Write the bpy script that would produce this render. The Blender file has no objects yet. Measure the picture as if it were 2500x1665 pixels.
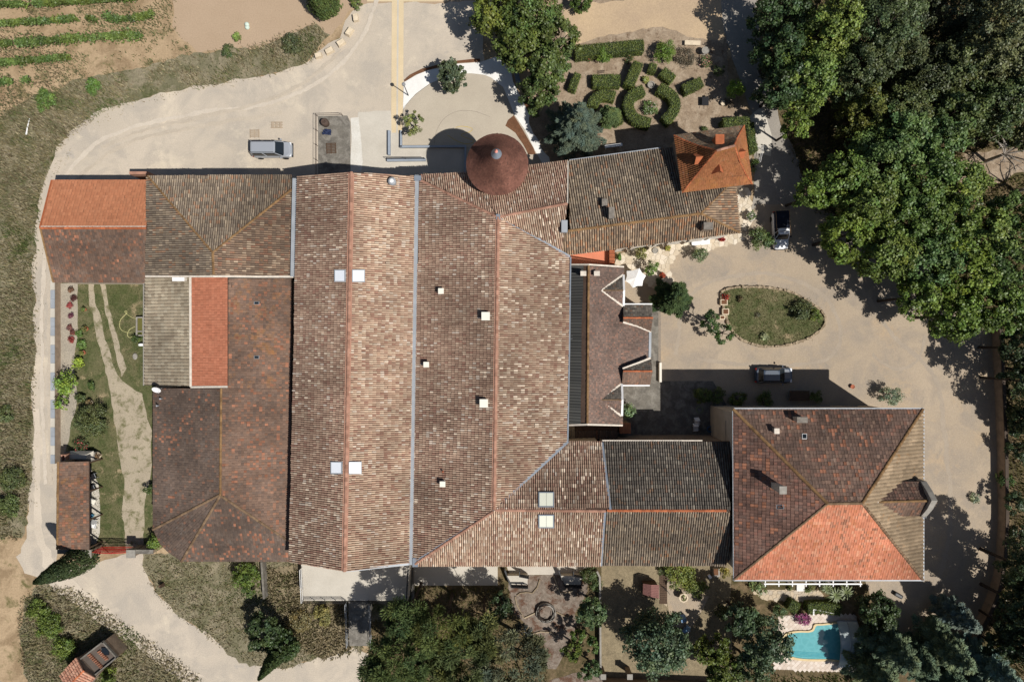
import bpy, bmesh, math, random
import numpy as np
from mathutils import Vector, Matrix
from mathutils.geometry import tessellate_polygon

# ---------------------------------------------------------------- camera, sky, sun, exposure
SC = bpy.context.scene
COL = SC.collection
S = 21.8            # ground pixels of the photograph per metre
H = 76.0            # flying height of the camera
cam_d = bpy.data.cameras.new('camera')
cam = bpy.data.objects.new('camera', cam_d)
COL.objects.link(cam)
cam.location = (0, 0, H)
cam_d.sensor_width = 36
cam_d.lens = 36 * H * S / 2500
cam_d.clip_end = 1000
SC.camera = cam

SUN = Vector((0.546, -0.366, 1.0)).normalized()
world = bpy.data.worlds.new('World')
SC.world = world
world.use_nodes = True
wn = world.node_tree
sky = wn.nodes.new('ShaderNodeTexSky')
sky.sky_type = 'NISHITA'
sky.sun_disc = False
sky.sun_elevation = math.asin(SUN.z)
sky.sun_rotation = math.atan2(SUN.x, SUN.y)
bg = wn.nodes['Background']
wn.links.new(sky.outputs[0], bg.inputs[0])
bg.inputs[1].default_value = 0.05
sun_d = bpy.data.lights.new('sun', 'SUN')
sun_d.energy = 4.4
sun_d.angle = math.radians(0.53)
sun_d.color = (1.0, 0.97, 0.92)
sun_o = bpy.data.objects.new('sun', sun_d)
COL.objects.link(sun_o)
sun_o.rotation_euler = (-SUN).to_track_quat('-Z', 'Y').to_euler()
SC.view_settings.view_transform = 'Standard'
SC.view_settings.look = 'None'
SC.view_settings.exposure = 0.32
SC.view_settings.gamma = 1.0
SC.view_settings.use_curve_mapping = False
SC.render.engine = 'CYCLES'
SC.cycles.max_bounces = 5
SC.cycles.transparent_max_bounces = 6

# ---------------------------------------------------------------- helpers
def P(px, py, z=0.0):
    """place in the world whose top-down view at height z falls on photograph pixel (px, py)"""
    k = (1 - z / H) / S
    return ((px - 1250) * k, (832.5 - py) * k, z)

def lin(c):
    c = c / 255.0
    return c / 12.92 if c <= 0.04045 else ((c + 0.055) / 1.055) ** 2.4

LIGHT = 1.15
def A(r, g, b, k=LIGHT):
    return (lin(r) / k, lin(g) / k, lin(b) / k)

RNG = np.random.default_rng(7)
random.seed(7)

def vnoise(x, y, scale, seed=0):
    x = np.asarray(x) * scale + seed * 17.31
    y = np.asarray(y) * scale - seed * 9.77
    xi = np.floor(x); yi = np.floor(y)
    fx = x - xi; fy = y - yi
    fx = fx * fx * (3 - 2 * fx); fy = fy * fy * (3 - 2 * fy)
    def h(a, b):
        v = np.sin(a * 127.1 + b * 311.7 + seed * 74.7) * 43758.5453
        return v - np.floor(v)
    return (h(xi, yi) * (1 - fx) + h(xi + 1, yi) * fx) * (1 - fy) + (h(xi, yi + 1) * (1 - fx) + h(xi + 1, yi + 1) * fx) * fy

def inpoly(x, y, poly):
    x = np.asarray(x); y = np.asarray(y)
    r = np.zeros(x.shape, bool)
    n = len(poly)
    for i in range(n):
        x1, y1 = poly[i][:2]; x2, y2 = poly[(i + 1) % n][:2]
        if y1 == y2: continue
        c = ((y1 > y) != (y2 > y)) & (x < (x2 - x1) * (y - y1) / (y2 - y1) + x1)
        r ^= c
    return r

# ---- materials
def new_mat(name):
    m = bpy.data.materials.new(name)
    m.use_nodes = True
    nt = m.node_tree
    b = nt.nodes['Principled BSDF']
    b.inputs['Roughness'].default_value = 0.85
    b.inputs['Specular IOR Level'].default_value = 0.25
    return m, nt, b

def mixc(nt, fac, a, b, mode='MIX'):
    n = nt.nodes.new('ShaderNodeMix'); n.data_type = 'RGBA'; n.blend_type = mode
    for sock, v in ((n.inputs[0], fac), (n.inputs[6], a), (n.inputs[7], b)):
        if isinstance(v, (int, float)): sock.default_value = v
        elif isinstance(v, tuple): sock.default_value = (v[0], v[1], v[2], 1)
        else: nt.links.new(v, sock)
    return n.outputs[2]

def noise(nt, scale, detail=4, rough=0.6, dist=0.0, vec=None):
    n = nt.nodes.new('ShaderNodeTexNoise')
    n.inputs['Scale'].default_value = scale
    n.inputs['Detail'].default_value = detail
    n.inputs['Roughness'].default_value = rough
    n.inputs['Distortion'].default_value = dist
    if vec is None:
        g = nt.nodes.get('geo') or nt.nodes.new('ShaderNodeNewGeometry'); g.name = 'geo'
        vec = g.outputs['Position']
    nt.links.new(vec, n.inputs['Vector'])
    return n.outputs['Fac']

def ramp(nt, fac, p0, p1, c0=(0, 0, 0), c1=(1, 1, 1)):
    r = nt.nodes.new('ShaderNodeValToRGB')
    r.color_ramp.elements[0].position = p0; r.color_ramp.elements[1].position = p1
    r.color_ramp.elements[0].color = (*c0, 1); r.color_ramp.elements[1].color = (*c1, 1)
    nt.links.new(fac, r.inputs[0])
    return r.outputs[0]

def bump(nt, b, h, strength=0.5, dist=0.05):
    n = nt.nodes.new('ShaderNodeBump')
    n.inputs['Strength'].default_value = strength
    n.inputs['Distance'].default_value = dist
    nt.links.new(h, n.inputs['Height'])
    nt.links.new(n.outputs[0], b.inputs['Normal'])

def ground_mat(name, cols, scale=0.25, fine=6.0, fine_amt=0.35, bmp=0.6, patch=None, streak=None):
    """cols: main, second (large patches); patch: (colour, scale, lo, hi)"""
    m, nt, b = new_mat(name)
    f = ramp(nt, noise(nt, scale, 5, 0.62), 0.36, 0.66)
    c = mixc(nt, f, cols[0], cols[1])
    if len(cols) > 2:
        f2 = ramp(nt, noise(nt, scale * 3.1, 5, 0.65, 0.5), 0.45, 0.62)
        c = mixc(nt, f2, c, cols[2])
    if patch:
        for (pc, ps, lo, hi) in patch:
            c = mixc(nt, ramp(nt, noise(nt, ps, 6, 0.7, 0.3), lo, hi), c, pc)
    f3 = noise(nt, fine, 3, 0.75)
    c = mixc(nt, ramp(nt, f3, 0.3, 0.72, (1 - fine_amt,) * 3, (1 + fine_amt,) * 3), c, c) if False else c
    g = ramp(nt, f3, 0.28, 0.72, (1 - fine_amt,) * 3, (1.0,) * 3)
    c = mixc(nt, 1.0, c, g, 'MULTIPLY')
    g2 = ramp(nt, noise(nt, fine * 3.3, 2, 0.8), 0.3, 0.7, (1 - fine_amt * 0.8,) * 3, (1.0,) * 3)
    c = mixc(nt, 1.0, c, g2, 'MULTIPLY')
    nt.links.new(c, b.inputs['Base Color'])
    b.inputs['Roughness'].default_value = 0.95
    b.inputs['Specular IOR Level'].default_value = 0.1
    bump(nt, b, f3, bmp, 0.06)
    return m

def plain(name, col, rough=0.8, var=0.2, scale=2.0, metal=0.0, spec=0.3, each=0.0):
    m, nt, b = new_mat(name)
    n = ramp(nt, noise(nt, scale, 5, 0.65), 0.3, 0.7, (1 - var,) * 3, (1,) * 3)
    c = mixc(nt, 1.0, tuple(col), n, 'MULTIPLY')
    if each:
        oi = nt.nodes.new('ShaderNodeObjectInfo')
        c = mixc(nt, 1.0, c, ramp(nt, oi.outputs['Random'], 0.0, 1.0, (1 - each, 1 - each * 1.1, 1 - each * 1.2), (1 + each * 0.6, 1 + each * 0.6, 1 + each * 0.55)), 'MULTIPLY')
    nt.links.new(c, b.inputs['Base Color'])
    b.inputs['Roughness'].default_value = rough
    b.inputs['Metallic'].default_value = metal
    b.inputs['Specular IOR Level'].default_value = spec
    return m

def tint_mat(name, rough=0.9, var=0.3, scale=3.0, spots=None, spec=0.15, transl=0.0, fine=14.0):
    m, nt, b = new_mat(name)
    a = nt.nodes.new('ShaderNodeAttribute'); a.attribute_name = 'tint'
    c = a.outputs['Color']
    if var:
        n = ramp(nt, noise(nt, scale, 4, 0.65), 0.3, 0.7, (1 - var,) * 3, (1.0,) * 3)
        c = mixc(nt, 1.0, c, n, 'MULTIPLY')
    if fine:
        n = ramp(nt, noise(nt, fine, 2, 0.7), 0.3, 0.75, (0.72,) * 3, (1.0,) * 3)
        c = mixc(nt, 1.0, c, n, 'MULTIPLY')
    for (sc, s, lo, hi, amt) in (spots or []):
        f = ramp(nt, noise(nt, s, 6, 0.75), lo, hi, (0, 0, 0), (amt,) * 3)
        c = mixc(nt, f, c, sc)
    nt.links.new(c, b.inputs['Base Color'])
    b.inputs['Roughness'].default_value = rough
    b.inputs['Specular IOR Level'].default_value = spec
    if transl:
        t = nt.nodes.new('ShaderNodeBsdfTranslucent')
        nt.links.new(mixc(nt, 1.0, c, (1.0, 1.1, 0.5), 'MULTIPLY'), t.inputs['Color'])
        mx = nt.nodes.new('ShaderNodeMixShader'); mx.inputs[0].default_value = transl
        out = nt.nodes['Material Output']
        nt.links.new(b.outputs[0], mx.inputs[1]); nt.links.new(t.outputs[0], mx.inputs[2])
        nt.links.new(mx.outputs[0], out.inputs[0])
    return m

# ---- objects
def link(name, mesh, parent=None):
    o = bpy.data.objects.new(name, mesh)
    COL.objects.link(o)
    if parent is not None: o.parent = parent
    return o

def origin(o):
    v = Vector((0, 0, 0))
    while o is not None:
        v += o.location; o = o.parent
    return v

def tag(o, label=None, cat=None, group=None, kind=None):
    if label: o['label'] = label
    if cat: o['category'] = cat
    if group: o['group'] = group
    if kind: o['kind'] = kind
    return o

def thing(name, label, cat, loc=(0, 0, 0), group=None, rz=0.0):
    o = bpy.data.objects.new(name, None)
    COL.objects.link(o)
    o.empty_display_size = 0.2
    o.location = loc
    o.rotation_euler = (0, 0, rz)
    return tag(o, label, cat, group)

def mesh_np(name, V, F, mat, col=None, smooth=False):
    V = np.asarray(V, np.float32).reshape(-1, 3); F = np.asarray(F, np.int32)
    me = bpy.data.meshes.new(name)
    n, k = F.shape
    me.vertices.add(len(V)); me.vertices.foreach_set('co', V.ravel())
    me.loops.add(n * k); me.loops.foreach_set('vertex_index', F.ravel())
    me.polygons.add(n)
    me.polygons.foreach_set('loop_start', np.arange(0, n * k, k, dtype=np.int32))
    me.polygons.foreach_set('loop_total', np.full(n, k, np.int32))
    if smooth: me.polygons.foreach_set('use_smooth', np.ones(n, bool))
    if col is not None:
        at = me.attributes.new('tint', 'FLOAT_COLOR', 'POINT')
        c4 = np.ones((len(V), 4), np.float32); c4[:, :3] = col
        at.data.foreach_set('color', c4.ravel())
    me.update(calc_edges=True)
    me.materials.append(mat)
    return me

class MB:
    def __init__(s): s.v = []; s.f = []
    def add(s, vs, fs):
        b = len(s.v); s.v += [tuple(v) for v in vs]; s.f += [tuple(i + b for i in f) for f in fs]
        return s
    def box(s, c, d, rz=0.0, taper=1.0):
        x, y, z = d[0] / 2, d[1] / 2, d[2] / 2
        ca, sa = math.cos(rz), math.sin(rz)
        vs = []
        for sz in (-1, 1):
            t = taper if sz > 0 else 1.0
            for sx, sy in ((-1, -1), (1, -1), (1, 1), (-1, 1)):
                a, b = sx * x * t, sy * y * t
                vs.append((c[0] + a * ca - b * sa, c[1] + a * sa + b * ca, c[2] + sz * z))
        return s.add(vs, [(3, 2, 1, 0), (4, 5, 6, 7), (0, 1, 5, 4), (1, 2, 6, 5), (2, 3, 7, 6), (3, 0, 4, 7)])
    def prism(s, poly, z0, z1):
        n = len(poly)
        a = sum(poly[i][0] * poly[(i + 1) % n][1] - poly[(i + 1) % n][0] * poly[i][1] for i in range(n))
        if a < 0: poly = poly[::-1]
        vs = [(p[0], p[1], z0) for p in poly] + [(p[0], p[1], z1) for p in poly]
        fs = [(i, (i + 1) % n, n + (i + 1) % n, n + i) for i in range(n)]
        tr = tessellate_polygon([[Vector((p[0], p[1], 0)) for p in poly]])
        for t in tr:
            A_, B_, C_ = [poly[i] for i in t]
            cr = (B_[0] - A_[0]) * (C_[1] - A_[1]) - (B_[1] - A_[1]) * (C_[0] - A_[0])
            t = tuple(t) if cr > 0 else tuple(t[::-1])
            fs.append(tuple(n + i for i in t)); fs.append(t[::-1])
        return s.add(vs, fs)
    def tube(s, pts, r, seg=6, cap=True):
        pts = [Vector(p) for p in pts]
        if not hasattr(r, '__len__'): r = [r] * len(pts)
        rings = []
        for i, p in enumerate(pts):
            d = (pts[min(i + 1, len(pts) - 1)] - pts[max(i - 1, 0)])
            d = d.normalized() if d.length > 1e-9 else Vector((0, 0, 1))
            u = d.cross(Vector((0, 0, 1)) if abs(d.z) < 0.9 else Vector((1, 0, 0))).normalized()
            w = d.cross(u)
            rings.append([p + (u * math.cos(2 * math.pi * k / seg) + w * math.sin(2 * math.pi * k / seg)) * r[i] for k in range(seg)])
        vs = [v for rg in rings for v in rg]
        fs = []
        for i in range(len(pts) - 1):
            for k in range(seg):
                a = i * seg + k; b = i * seg + (k + 1) % seg
                fs.append((a, a + seg, b + seg, b))
        if cap:
            fs.append(tuple(range(seg))); fs.append(tuple(reversed(range((len(pts) - 1) * seg, len(pts) * seg))))
        return s.add(vs, fs)
    def lathe(s, prof, c, seg=16, sx=1.0, sy=1.0):
        vs = []
        for (r, z) in prof:
            for k in range(seg):
                a = 2 * math.pi * k / seg
                vs.append((c[0] + r * sx * math.cos(a), c[1] + r * sy * math.sin(a), c[2] + z))
        fs = []
        for i in range(len(prof) - 1):
            for k in range(seg):
                a = i * seg + k; b = i * seg + (k + 1) % seg
                fs.append((a, b, b + seg, a + seg))
        fs.append(tuple(reversed(range(seg)))); fs.append(tuple(range((len(prof) - 1) * seg, len(prof) * seg)))
        return s.add(vs, fs)
    def sweep(s, path, w, h, z=0.0, closed=False):
        """vertical-sided bar of width w and height h along a ground path"""
        L, R = offset(path, w / 2, closed), offset(path, -w / 2, closed)
        n = len(path)
        vs = []
        for i in range(n):
            vs += [(L[i][0], L[i][1], z), (R[i][0], R[i][1], z), (R[i][0], R[i][1], z + h), (L[i][0], L[i][1], z + h)]
        fs = []
        for i in range(n if closed else n - 1):
            a = 4 * i; b = 4 * ((i + 1) % n)
            for k in range(4):
                fs.append((a + k, a + (k + 1) % 4, b + (k + 1) % 4, b + k))
        if not closed:
            fs.append((0, 3, 2, 1)); e = 4 * (n - 1); fs.append((e, e + 1, e + 2, e + 3))
        return s.add(vs, fs)
    def build(s, name, mat, parent=None, local=False, smooth=False, bevel=0.0):
        me = bpy.data.meshes.new(name)
        vs = s.v
        if parent is not None and not local:
            o = origin(parent); vs = [(v[0] - o.x, v[1] - o.y, v[2] - o.z) for v in vs]
        me.from_pydata(vs, [], s.f)
        bm = bmesh.new(); bm.from_mesh(me); bmesh.ops.recalc_face_normals(bm, faces=bm.faces)
        if bevel:
            bmesh.ops.bevel(bm, geom=[e for e in bm.edges if len(e.link_faces) == 2 and e.calc_face_angle() > 0.6], offset=bevel, segments=2, affect='EDGES', profile=0.6)
        bm.to_mesh(me); bm.free()
        if smooth:
            me.polygons.foreach_set('use_smooth', [True] * len(me.polygons))
        me.materials.append(mat)
        return link(name, me, parent)

def offset(path, d, closed=False):
    n = len(path); out = []
    for i in range(n):
        a = path[(i - 1) % n] if (closed or i > 0) else path[i]
        b = path[(i + 1) % n] if (closed or i < n - 1) else path[i]
        tx, ty = b[0] - a[0], b[1] - a[1]
        l = math.hypot(tx, ty) or 1
        out.append((path[i][0] - ty / l * d, path[i][1] + tx / l * d))
    return out

def smooth_path(pts, n=6, closed=False):
    """Catmull-Rom"""
    out = []; m = len(pts)
    rng = range(m if closed else m - 1)
    for i in rng:
        p = [np.array(pts[(i + k) % m] if closed else pts[min(max(i + k, 0), m - 1)], float) for k in (-1, 0, 1, 2)]
        for j in range(n):
            t = j / n
            q = 0.5 * ((2 * p[1]) + (-p[0] + p[2]) * t + (2 * p[0] - 5 * p[1] + 4 * p[2] - p[3]) * t * t + (-p[0] + 3 * p[1] - 3 * p[2] + p[3]) * t ** 3)
            out.append(tuple(q))
    if not closed: out.append(tuple(pts[-1]))
    return out

LEVEL = [0]
def sheet(name, poly, mat, jitter=0.0, z=None, smooth=0, step=0.6, parent=None, kind='structure', label=None):
    """flat piece of ground; poly in photograph pixels"""
    if z is None:
        LEVEL[0] += 1; z = 0.002 * LEVEL[0]
    if smooth: poly = smooth_path(poly, smooth, True)
    pts = [P(a, b)[:2] for a, b in poly]
    out = []
    n = len(pts)
    for i in range(n):
        a, b = pts[i], pts[(i + 1) % n]
        l = math.dist(a, b)
        k = max(1, int(l / step)) if jitter else 1
        for j in range(k):
            t = j / k
            x, y = a[0] + (b[0] - a[0]) * t, a[1] + (b[1] - a[1]) * t
            if jitter:
                ox = float(vnoise(x, y, 0.5, 3)) - 0.5 + 0.5 * (random.random() - 0.5)
                oy = float(vnoise(x, y, 0.5, 8)) - 0.5 + 0.5 * (random.random() - 0.5)
                x += ox * jitter * 1.6; y += oy * jitter * 1.6
            out.append((x, y))
    tr = tessellate_polygon([[Vector((p[0], p[1], 0)) for p in out]])
    fs = []
    for t in tr:
        a, b, c = [out[i] for i in t]
        cr = (b[0] - a[0]) * (c[1] - a[1]) - (b[1] - a[1]) * (c[0] - a[0])
        fs.append(tuple(t) if cr > 0 else tuple(t[::-1]))
    me = bpy.data.meshes.new(name)
    me.from_pydata([(p[0], p[1], z) for p in out], [], fs)
    me.materials.append(mat)
    o = link(name, me, parent)
    if kind: o['kind'] = kind
    if label: o['label'] = label
    return o

# ---- foliage
def leaves(rng, C, Nrm, size, aspect=1.0, axis=None):
    """rhombic leaves at C facing Nrm; size per leaf; axis = long direction"""
    n = len(C)
    Nrm = Nrm / (np.linalg.norm(Nrm, axis=1, keepdims=True) + 1e-9)
    if axis is None:
        axis = rng.normal(size=(n, 3))
    u = axis - Nrm * np.sum(axis * Nrm, 1, keepdims=True)
    u /= np.linalg.norm(u, axis=1, keepdims=True) + 1e-9
    w = np.cross(Nrm, u)
    s = np.asarray(size).reshape(-1, 1) * 0.5
    V = np.empty((n, 4, 3))
    V[:, 0] = C - u * s; V[:, 1] = C + w * s * aspect * 0.8; V[:, 2] = C + u * s; V[:, 3] = C - w * s * aspect * 0.8
    return V.reshape(-1, 3), np.arange(4 * n).reshape(-1, 4)

def tints(rng, base, n, clump, amt=0.2, hue=0.05):
    """leaf colour: own pigment varies by clump and leaf"""
    k = int(clump.max()) + 1
    cb = 1 + rng.normal(0, amt, k); ch = rng.normal(0, hue, k)
    b = np.clip(cb[clump] * (1 + rng.normal(0, 0.16, n)), 0.35, 1.9)
    h = ch[clump] + rng.normal(0, hue * 0.6, n)
    c = np.empty((n, 3))
    c[:, 0] = base[0] * b * (1 + 1.6 * h); c[:, 1] = base[1] * b * (1 + 0.4 * h); c[:, 2] = base[2] * b * (1 - 1.2 * h)
    return np.clip(c, 0.004, 0.9).repeat(4, 0)

def crown_broad(rng, r, h, nclump, per, cr, leaf, base, low=-0.25, flat=0.35):
    """h = half height of the crown; leaves in clumps over and inside an uneven dome"""
    d = rng.normal(size=(nclump * 3, 3)); d /= np.linalg.norm(d, axis=1, keepdims=True)
    d = d[d[:, 2] > low][:nclump]
    k = len(d)
    lob = 0.62 + 0.62 * vnoise(np.arctan2(d[:, 1], d[:, 0]) * 1.5 + 40, d[:, 2] * 2.0, 1.3, int(rng.integers(999)))
    rad = lob * (0.55 + 0.45 * rng.random(k) ** 0.5)
    cc = d * rad[:, None] * np.array([r, r, h])
    ci = rng.integers(0, k, k * per)
    off = rng.normal(size=(k * per, 3)); off /= np.linalg.norm(off, axis=1, keepdims=True)
    crs = cr * (0.6 + 0.8 * rng.random(k))
    C = cc[ci] + off * (crs[ci] * rng.random(k * per) ** 0.4)[:, None] * np.array([1, 1, 0.7])
    N = off * 0.45 + d[ci] * 0.3 + np.array([0, 0, flat]) + rng.normal(0, 0.5, (k * per, 3))
    V, F = leaves(rng, C, N, leaf * (0.7 + 0.6 * rng.random(k * per)))
    return V, F, tints(rng, base, k * per, ci)

def crown_pine(rng, r, h, nclump, per, cr, leaf, base, low=-0.1):
    d = rng.normal(size=(nclump * 3, 3)); d /= np.linalg.norm(d, axis=1, keepdims=True)
    d = d[d[:, 2] > low][:nclump]; k = len(d)
    lob = 0.7 + 0.45 * vnoise(np.arctan2(d[:, 1], d[:, 0]) * 1.4 + 40, d[:, 2] * 1.5, 1.3, int(rng.integers(999)))
    cc = d * (lob * (0.5 + 0.5 * rng.random(k) ** 0.45))[:, None] * np.array([r, r, h])
    n = k * per
    ci = rng.integers(0, k, n)
    off = rng.normal(size=(n, 3)); off[:, 2] = np.abs(off[:, 2]) * 0.9 - 0.15; off /= np.linalg.norm(off, axis=1, keepdims=True)
    crs = cr * (0.6 + 0.8 * rng.random(k))
    C = cc[ci] + off * (crs[ci] * (0.35 + 0.65 * rng.random(n)))[:, None] * np.array([1, 1, 0.75])
    N = np.cross(off, rng.normal(size=(n, 3))) + np.array([0, 0, 0.5])
    V, F = leaves(rng, C, N, leaf * (0.7 + 0.6 * rng.random(n)), 0.35, off + rng.normal(0, 0.25, (n, 3)))
    return V, F, tints(rng, base, n, ci, 0.2, 0.06)

def crown_cedar(rng, r, top, nbr, per, leaf, base, z0=1.0):
    """tiered conifer: flat sprays on limbs that shorten towards the tip"""
    Cs, Ax, ci = [], [], []
    for i in range(nbr):
        t = (i + rng.random()) / nbr
        z = z0 + (top - z0) * t
        L = r * (1 - t) ** 0.75 * (0.75 + 0.35 * rng.random()) + 0.25
        a = i * 2.399 + rng.normal(0, 0.3)
        dirv = np.array([math.cos(a), math.sin(a), 0.12 - 0.1 * t])
        side = np.array([-math.sin(a), math.cos(a), 0])
        m = max(8, int(per * (L / r)))
        s = rng.random(m) ** 0.6
        sp = (rng.random(m) - 0.5) * 2
        wdt = 0.42 * L * (1 - s) + 0.16
        c = np.array([0, 0, z]) + dirv * (s * L)[:, None] + side * (sp * wdt)[:, None]
        c[:, 2] += rng.normal(0, 0.07, m) - 0.2 * np.abs(sp) * wdt
        Cs.append(c); Ax.append(dirv + side * (sp * 0.9)[:, None] + rng.normal(0, 0.18, (m, 3))); ci += [i] * m
    C = np.vstack(Cs); X = np.vstack(Ax); ci = np.array(ci); n = len(C)
    N = np.array([0, 0, 1.0]) + rng.normal(0, 0.45, (n, 3))
    V, F = leaves(rng, C, N, leaf * (0.6 + 0.8 * rng.random(n)), 0.3, X)
    return V, F, tints(rng, base, n, ci, 0.14, 0.04)

def crown_cypress(rng, r, top, n, leaf, base):
    t = rng.random(n) ** 0.85
    prof = np.minimum(1, t * 6 + 0.35) * (1 - t) ** 0.6
    a = rng.random(n) * 2 * math.pi
    rr = r * prof * (0.8 + 0.3 * vnoise(a * 1.6, t * 9, 1.0, 5)) * (0.75 + 0.25 * rng.random(n))
    C = np.stack([np.cos(a) * rr, np.sin(a) * rr, 0.25 + t * (top - 0.25)], 1)
    N = np.stack([np.cos(a), np.sin(a), 0.3 + 0 * a], 1) + rng.normal(0, 0.4, (n, 3))
    X = np.stack([np.cos(a) * 0.4, np.sin(a) * 0.4, 1 + 0 * a], 1) + rng.normal(0, 0.2, (n, 3))
    V, F = leaves(rng, C, N, leaf * (0.7 + 0.6 * rng.random(n)), 0.5, X)
    return V, F, tints(rng, base, n, (t * 30).astype(int), 0.12, 0.04)

def shift(V, c):
    return V + np.asarray(c, float)
# ---------------------------------------------------------------- materials
LICHEN = (A(168, 112, 48), 0.9, 0.60, 0.72, 0.55)
GREYL = (A(150, 142, 128), 1.7, 0.60, 0.74, 0.45)
M = {}
M['tile_new'] = tint_mat('new_canal_tile', 0.9, 0.2, 0.3, [(A(128, 108, 92), 0.45, 0.58, 0.72, 0.35)])
M['tile_old'] = tint_mat('weathered_canal_tile', 0.95, 0.3, 0.8, [GREYL, LICHEN], fine=9)
M['tile_flat'] = tint_mat('weathered_flat_tile', 0.95, 0.3, 0.5, [(A(120, 112, 104), 1.2, 0.56, 0.70, 0.5)], fine=9)
M['tile_lichen'] = tint_mat('lichen_covered_tile', 0.95, 0.25, 0.8, [(A(164, 112, 56), 0.7, 0.52, 0.68, 0.45), (A(120, 108, 98), 1.6, 0.60, 0.70, 0.6)], fine=9)
M['tile_orange'] = tint_mat('new_orange_tile', 0.85, 0.07, 0.4, fine=0)
M['roof_base'] = plain('roof_underlay', A(92, 72, 60), 0.95, 0.4, 2.0)
M['ridge_old'] = plain('lichened_ridge_clay', A(146, 114, 78), 0.95, 0.5, 2.5, each=0.3)
M['ridge_new'] = plain('pink_ridge_clay', A(172, 130, 110), 0.9, 0.3, 1.5, each=0.3)
M['ridge_grey'] = plain('grey_ridge_clay', A(132, 108, 84), 0.95, 0.45, 2.5, each=0.3)
M['ridge_orange'] = plain('orange_ridge_clay', A(186, 108, 70), 0.9, 0.35, 2.0, each=0.3)
M['pale_tile'] = plain('pale_tile_clay', A(220, 200, 178), 0.9, 0.15, 2.0, each=0.3)
M['salmon_tile'] = plain('salmon_tile_clay', A(160, 110, 86), 0.9, 0.4, 1.2, each=0.3)
M['rose_tile'] = plain('rose_tile_clay', A(198, 140, 112), 0.9, 0.35, 1.2, each=0.3)
M['zinc'] = plain('zinc_sheet', A(160, 164, 168), 0.5, 0.25, 0.8, metal=0.0, spec=0.4)
M['zinc_blue'] = plain('blue_grey_zinc', A(128, 136, 146), 0.5, 0.3, 1.0, spec=0.4)
M['mortar'] = plain('pale_mortar', A(220, 208, 192), 0.95, 0.3, 3.0)
M['render_wall'] = plain('sand_rendered_wall', A(205, 188, 165), 0.95, 0.25, 0.8)
M['stone_wall'] = plain('old_stone_wall', A(158, 138, 118), 0.95, 0.4, 1.6)
M['white_wall'] = plain('white_rendered_wall', A(232, 224, 210), 0.95, 0.15, 0.8)
M['white'] = plain('white_paint', A(245, 243, 240, 1.25), 0.6, 0.08, 1.0)
M['cream'] = plain('cream_paint', A(238, 232, 216, 1.25), 0.7, 0.08, 1.0)
M['concrete'] = ground_mat('pale_concrete', [A(206, 198, 184), A(192, 184, 170)], 0.3, 9, 0.14, 0.1)
M['concrete_old'] = ground_mat('stained_concrete', [A(132, 126, 116), A(108, 103, 96), A(150, 144, 134)], 0.4, 6, 0.3, 0.3)
M['white_conc'] = ground_mat('white_concrete_path', [A(244, 241, 235, 1.22), A(230, 227, 220, 1.22)], 0.5, 9, 0.1, 0.05)
M['exposed'] = ground_mat('exposed_aggregate', [A(196, 184, 165), A(188, 176, 158)], 0.35, 14, 0.2, 0.2)
M['sand_strip'] = ground_mat('sand_strip', [A(222, 201, 165), A(210, 190, 155)], 0.3, 12, 0.15, 0.2)
M['black_metal'] = plain('black_metal', (0.012, 0.012, 0.014), 0.5, 0.2)
M['rust'] = plain('rusty_steel', A(92, 76, 66), 0.85, 0.4, 3)
M['red_metal'] = plain('red_painted_steel', A(190, 40, 40), 0.6, 0.25)
M['dark_wood'] = plain('dark_wood', A(92, 72, 56), 0.85, 0.4, 4)
M['bark'] = plain('bark', A(66, 56, 48), 0.95, 0.45, 4)
M['grey_bark'] = plain('bleached_branch', A(168, 158, 146), 0.95, 0.3, 4)
M['stone'] = plain('limestone', A(222, 204, 176), 0.95, 0.25, 3)
M['grey_stone'] = plain('grey_stone', A(158, 152, 142), 0.95, 0.35, 3)
M['edge_stone'] = plain('rough_edging_stone', A(176, 158, 132), 0.95, 0.5, 5, each=0.3)
M['terracotta'] = plain('terracotta_pot', A(176, 104, 76), 0.85, 0.3, 3)
M['glass_dark'] = plain('dark_glass', (0.012, 0.016, 0.02), 0.08, 0.0, spec=0.5)
M['leaf'] = tint_mat('leaf', 0.5, 0.0, spec=0.35, transl=0.16, fine=0)
M['needle'] = tint_mat('needle', 0.7, 0.0, spec=0.15, transl=0.15, fine=0)
M['grassy'] = tint_mat('grass_blades', 0.8, 0.0, spec=0.1, transl=0.2, fine=0)

# ---------------------------------------------------------------- ground
GRASSDRY = A(150, 132, 100)
M['soil'] = ground_mat('dry_soil', [A(200, 174, 140), A(182, 156, 124), A(160, 136, 106)], 0.12, 5, 0.3, 0.5,
                       [(A(120, 112, 74), 0.5, 0.55, 0.68)])
M['bare_soil'] = ground_mat('raked_bare_soil', [A(188, 164, 138), A(178, 154, 128)], 0.1, 7, 0.2, 0.3)
M['track'] = ground_mat('pale_gravel', [A(209, 195, 176), A(197, 184, 166), A(188, 177, 162)], 0.09, 9, 0.2, 0.4,
                        [(A(222, 207, 184), 0.22, 0.55, 0.7), (A(178, 170, 160), 0.35, 0.62, 0.74)])
M['court'] = ground_mat('courtyard_gravel', [A(190, 172, 149), A(177, 160, 138), A(170, 156, 139)], 0.1, 9, 0.24, 0.45,
                        [(A(196, 172, 142), 0.2, 0.56, 0.7), (A(156, 146, 134), 0.3, 0.6, 0.72)])
M['verge'] = ground_mat('dry_verge', [A(146, 138, 112), A(122, 120, 88), A(168, 156, 130)], 0.16, 3.5, 0.45, 0.8,
                        [(A(84, 92, 50), 0.3, 0.55, 0.66)])
M['lawn'] = ground_mat('patchy_lawn', [A(106, 108, 72), A(132, 124, 92), A(90, 98, 60)], 0.3, 5, 0.4, 0.7,
                       [(A(184, 164, 130), 0.6, 0.58, 0.68)])
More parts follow.
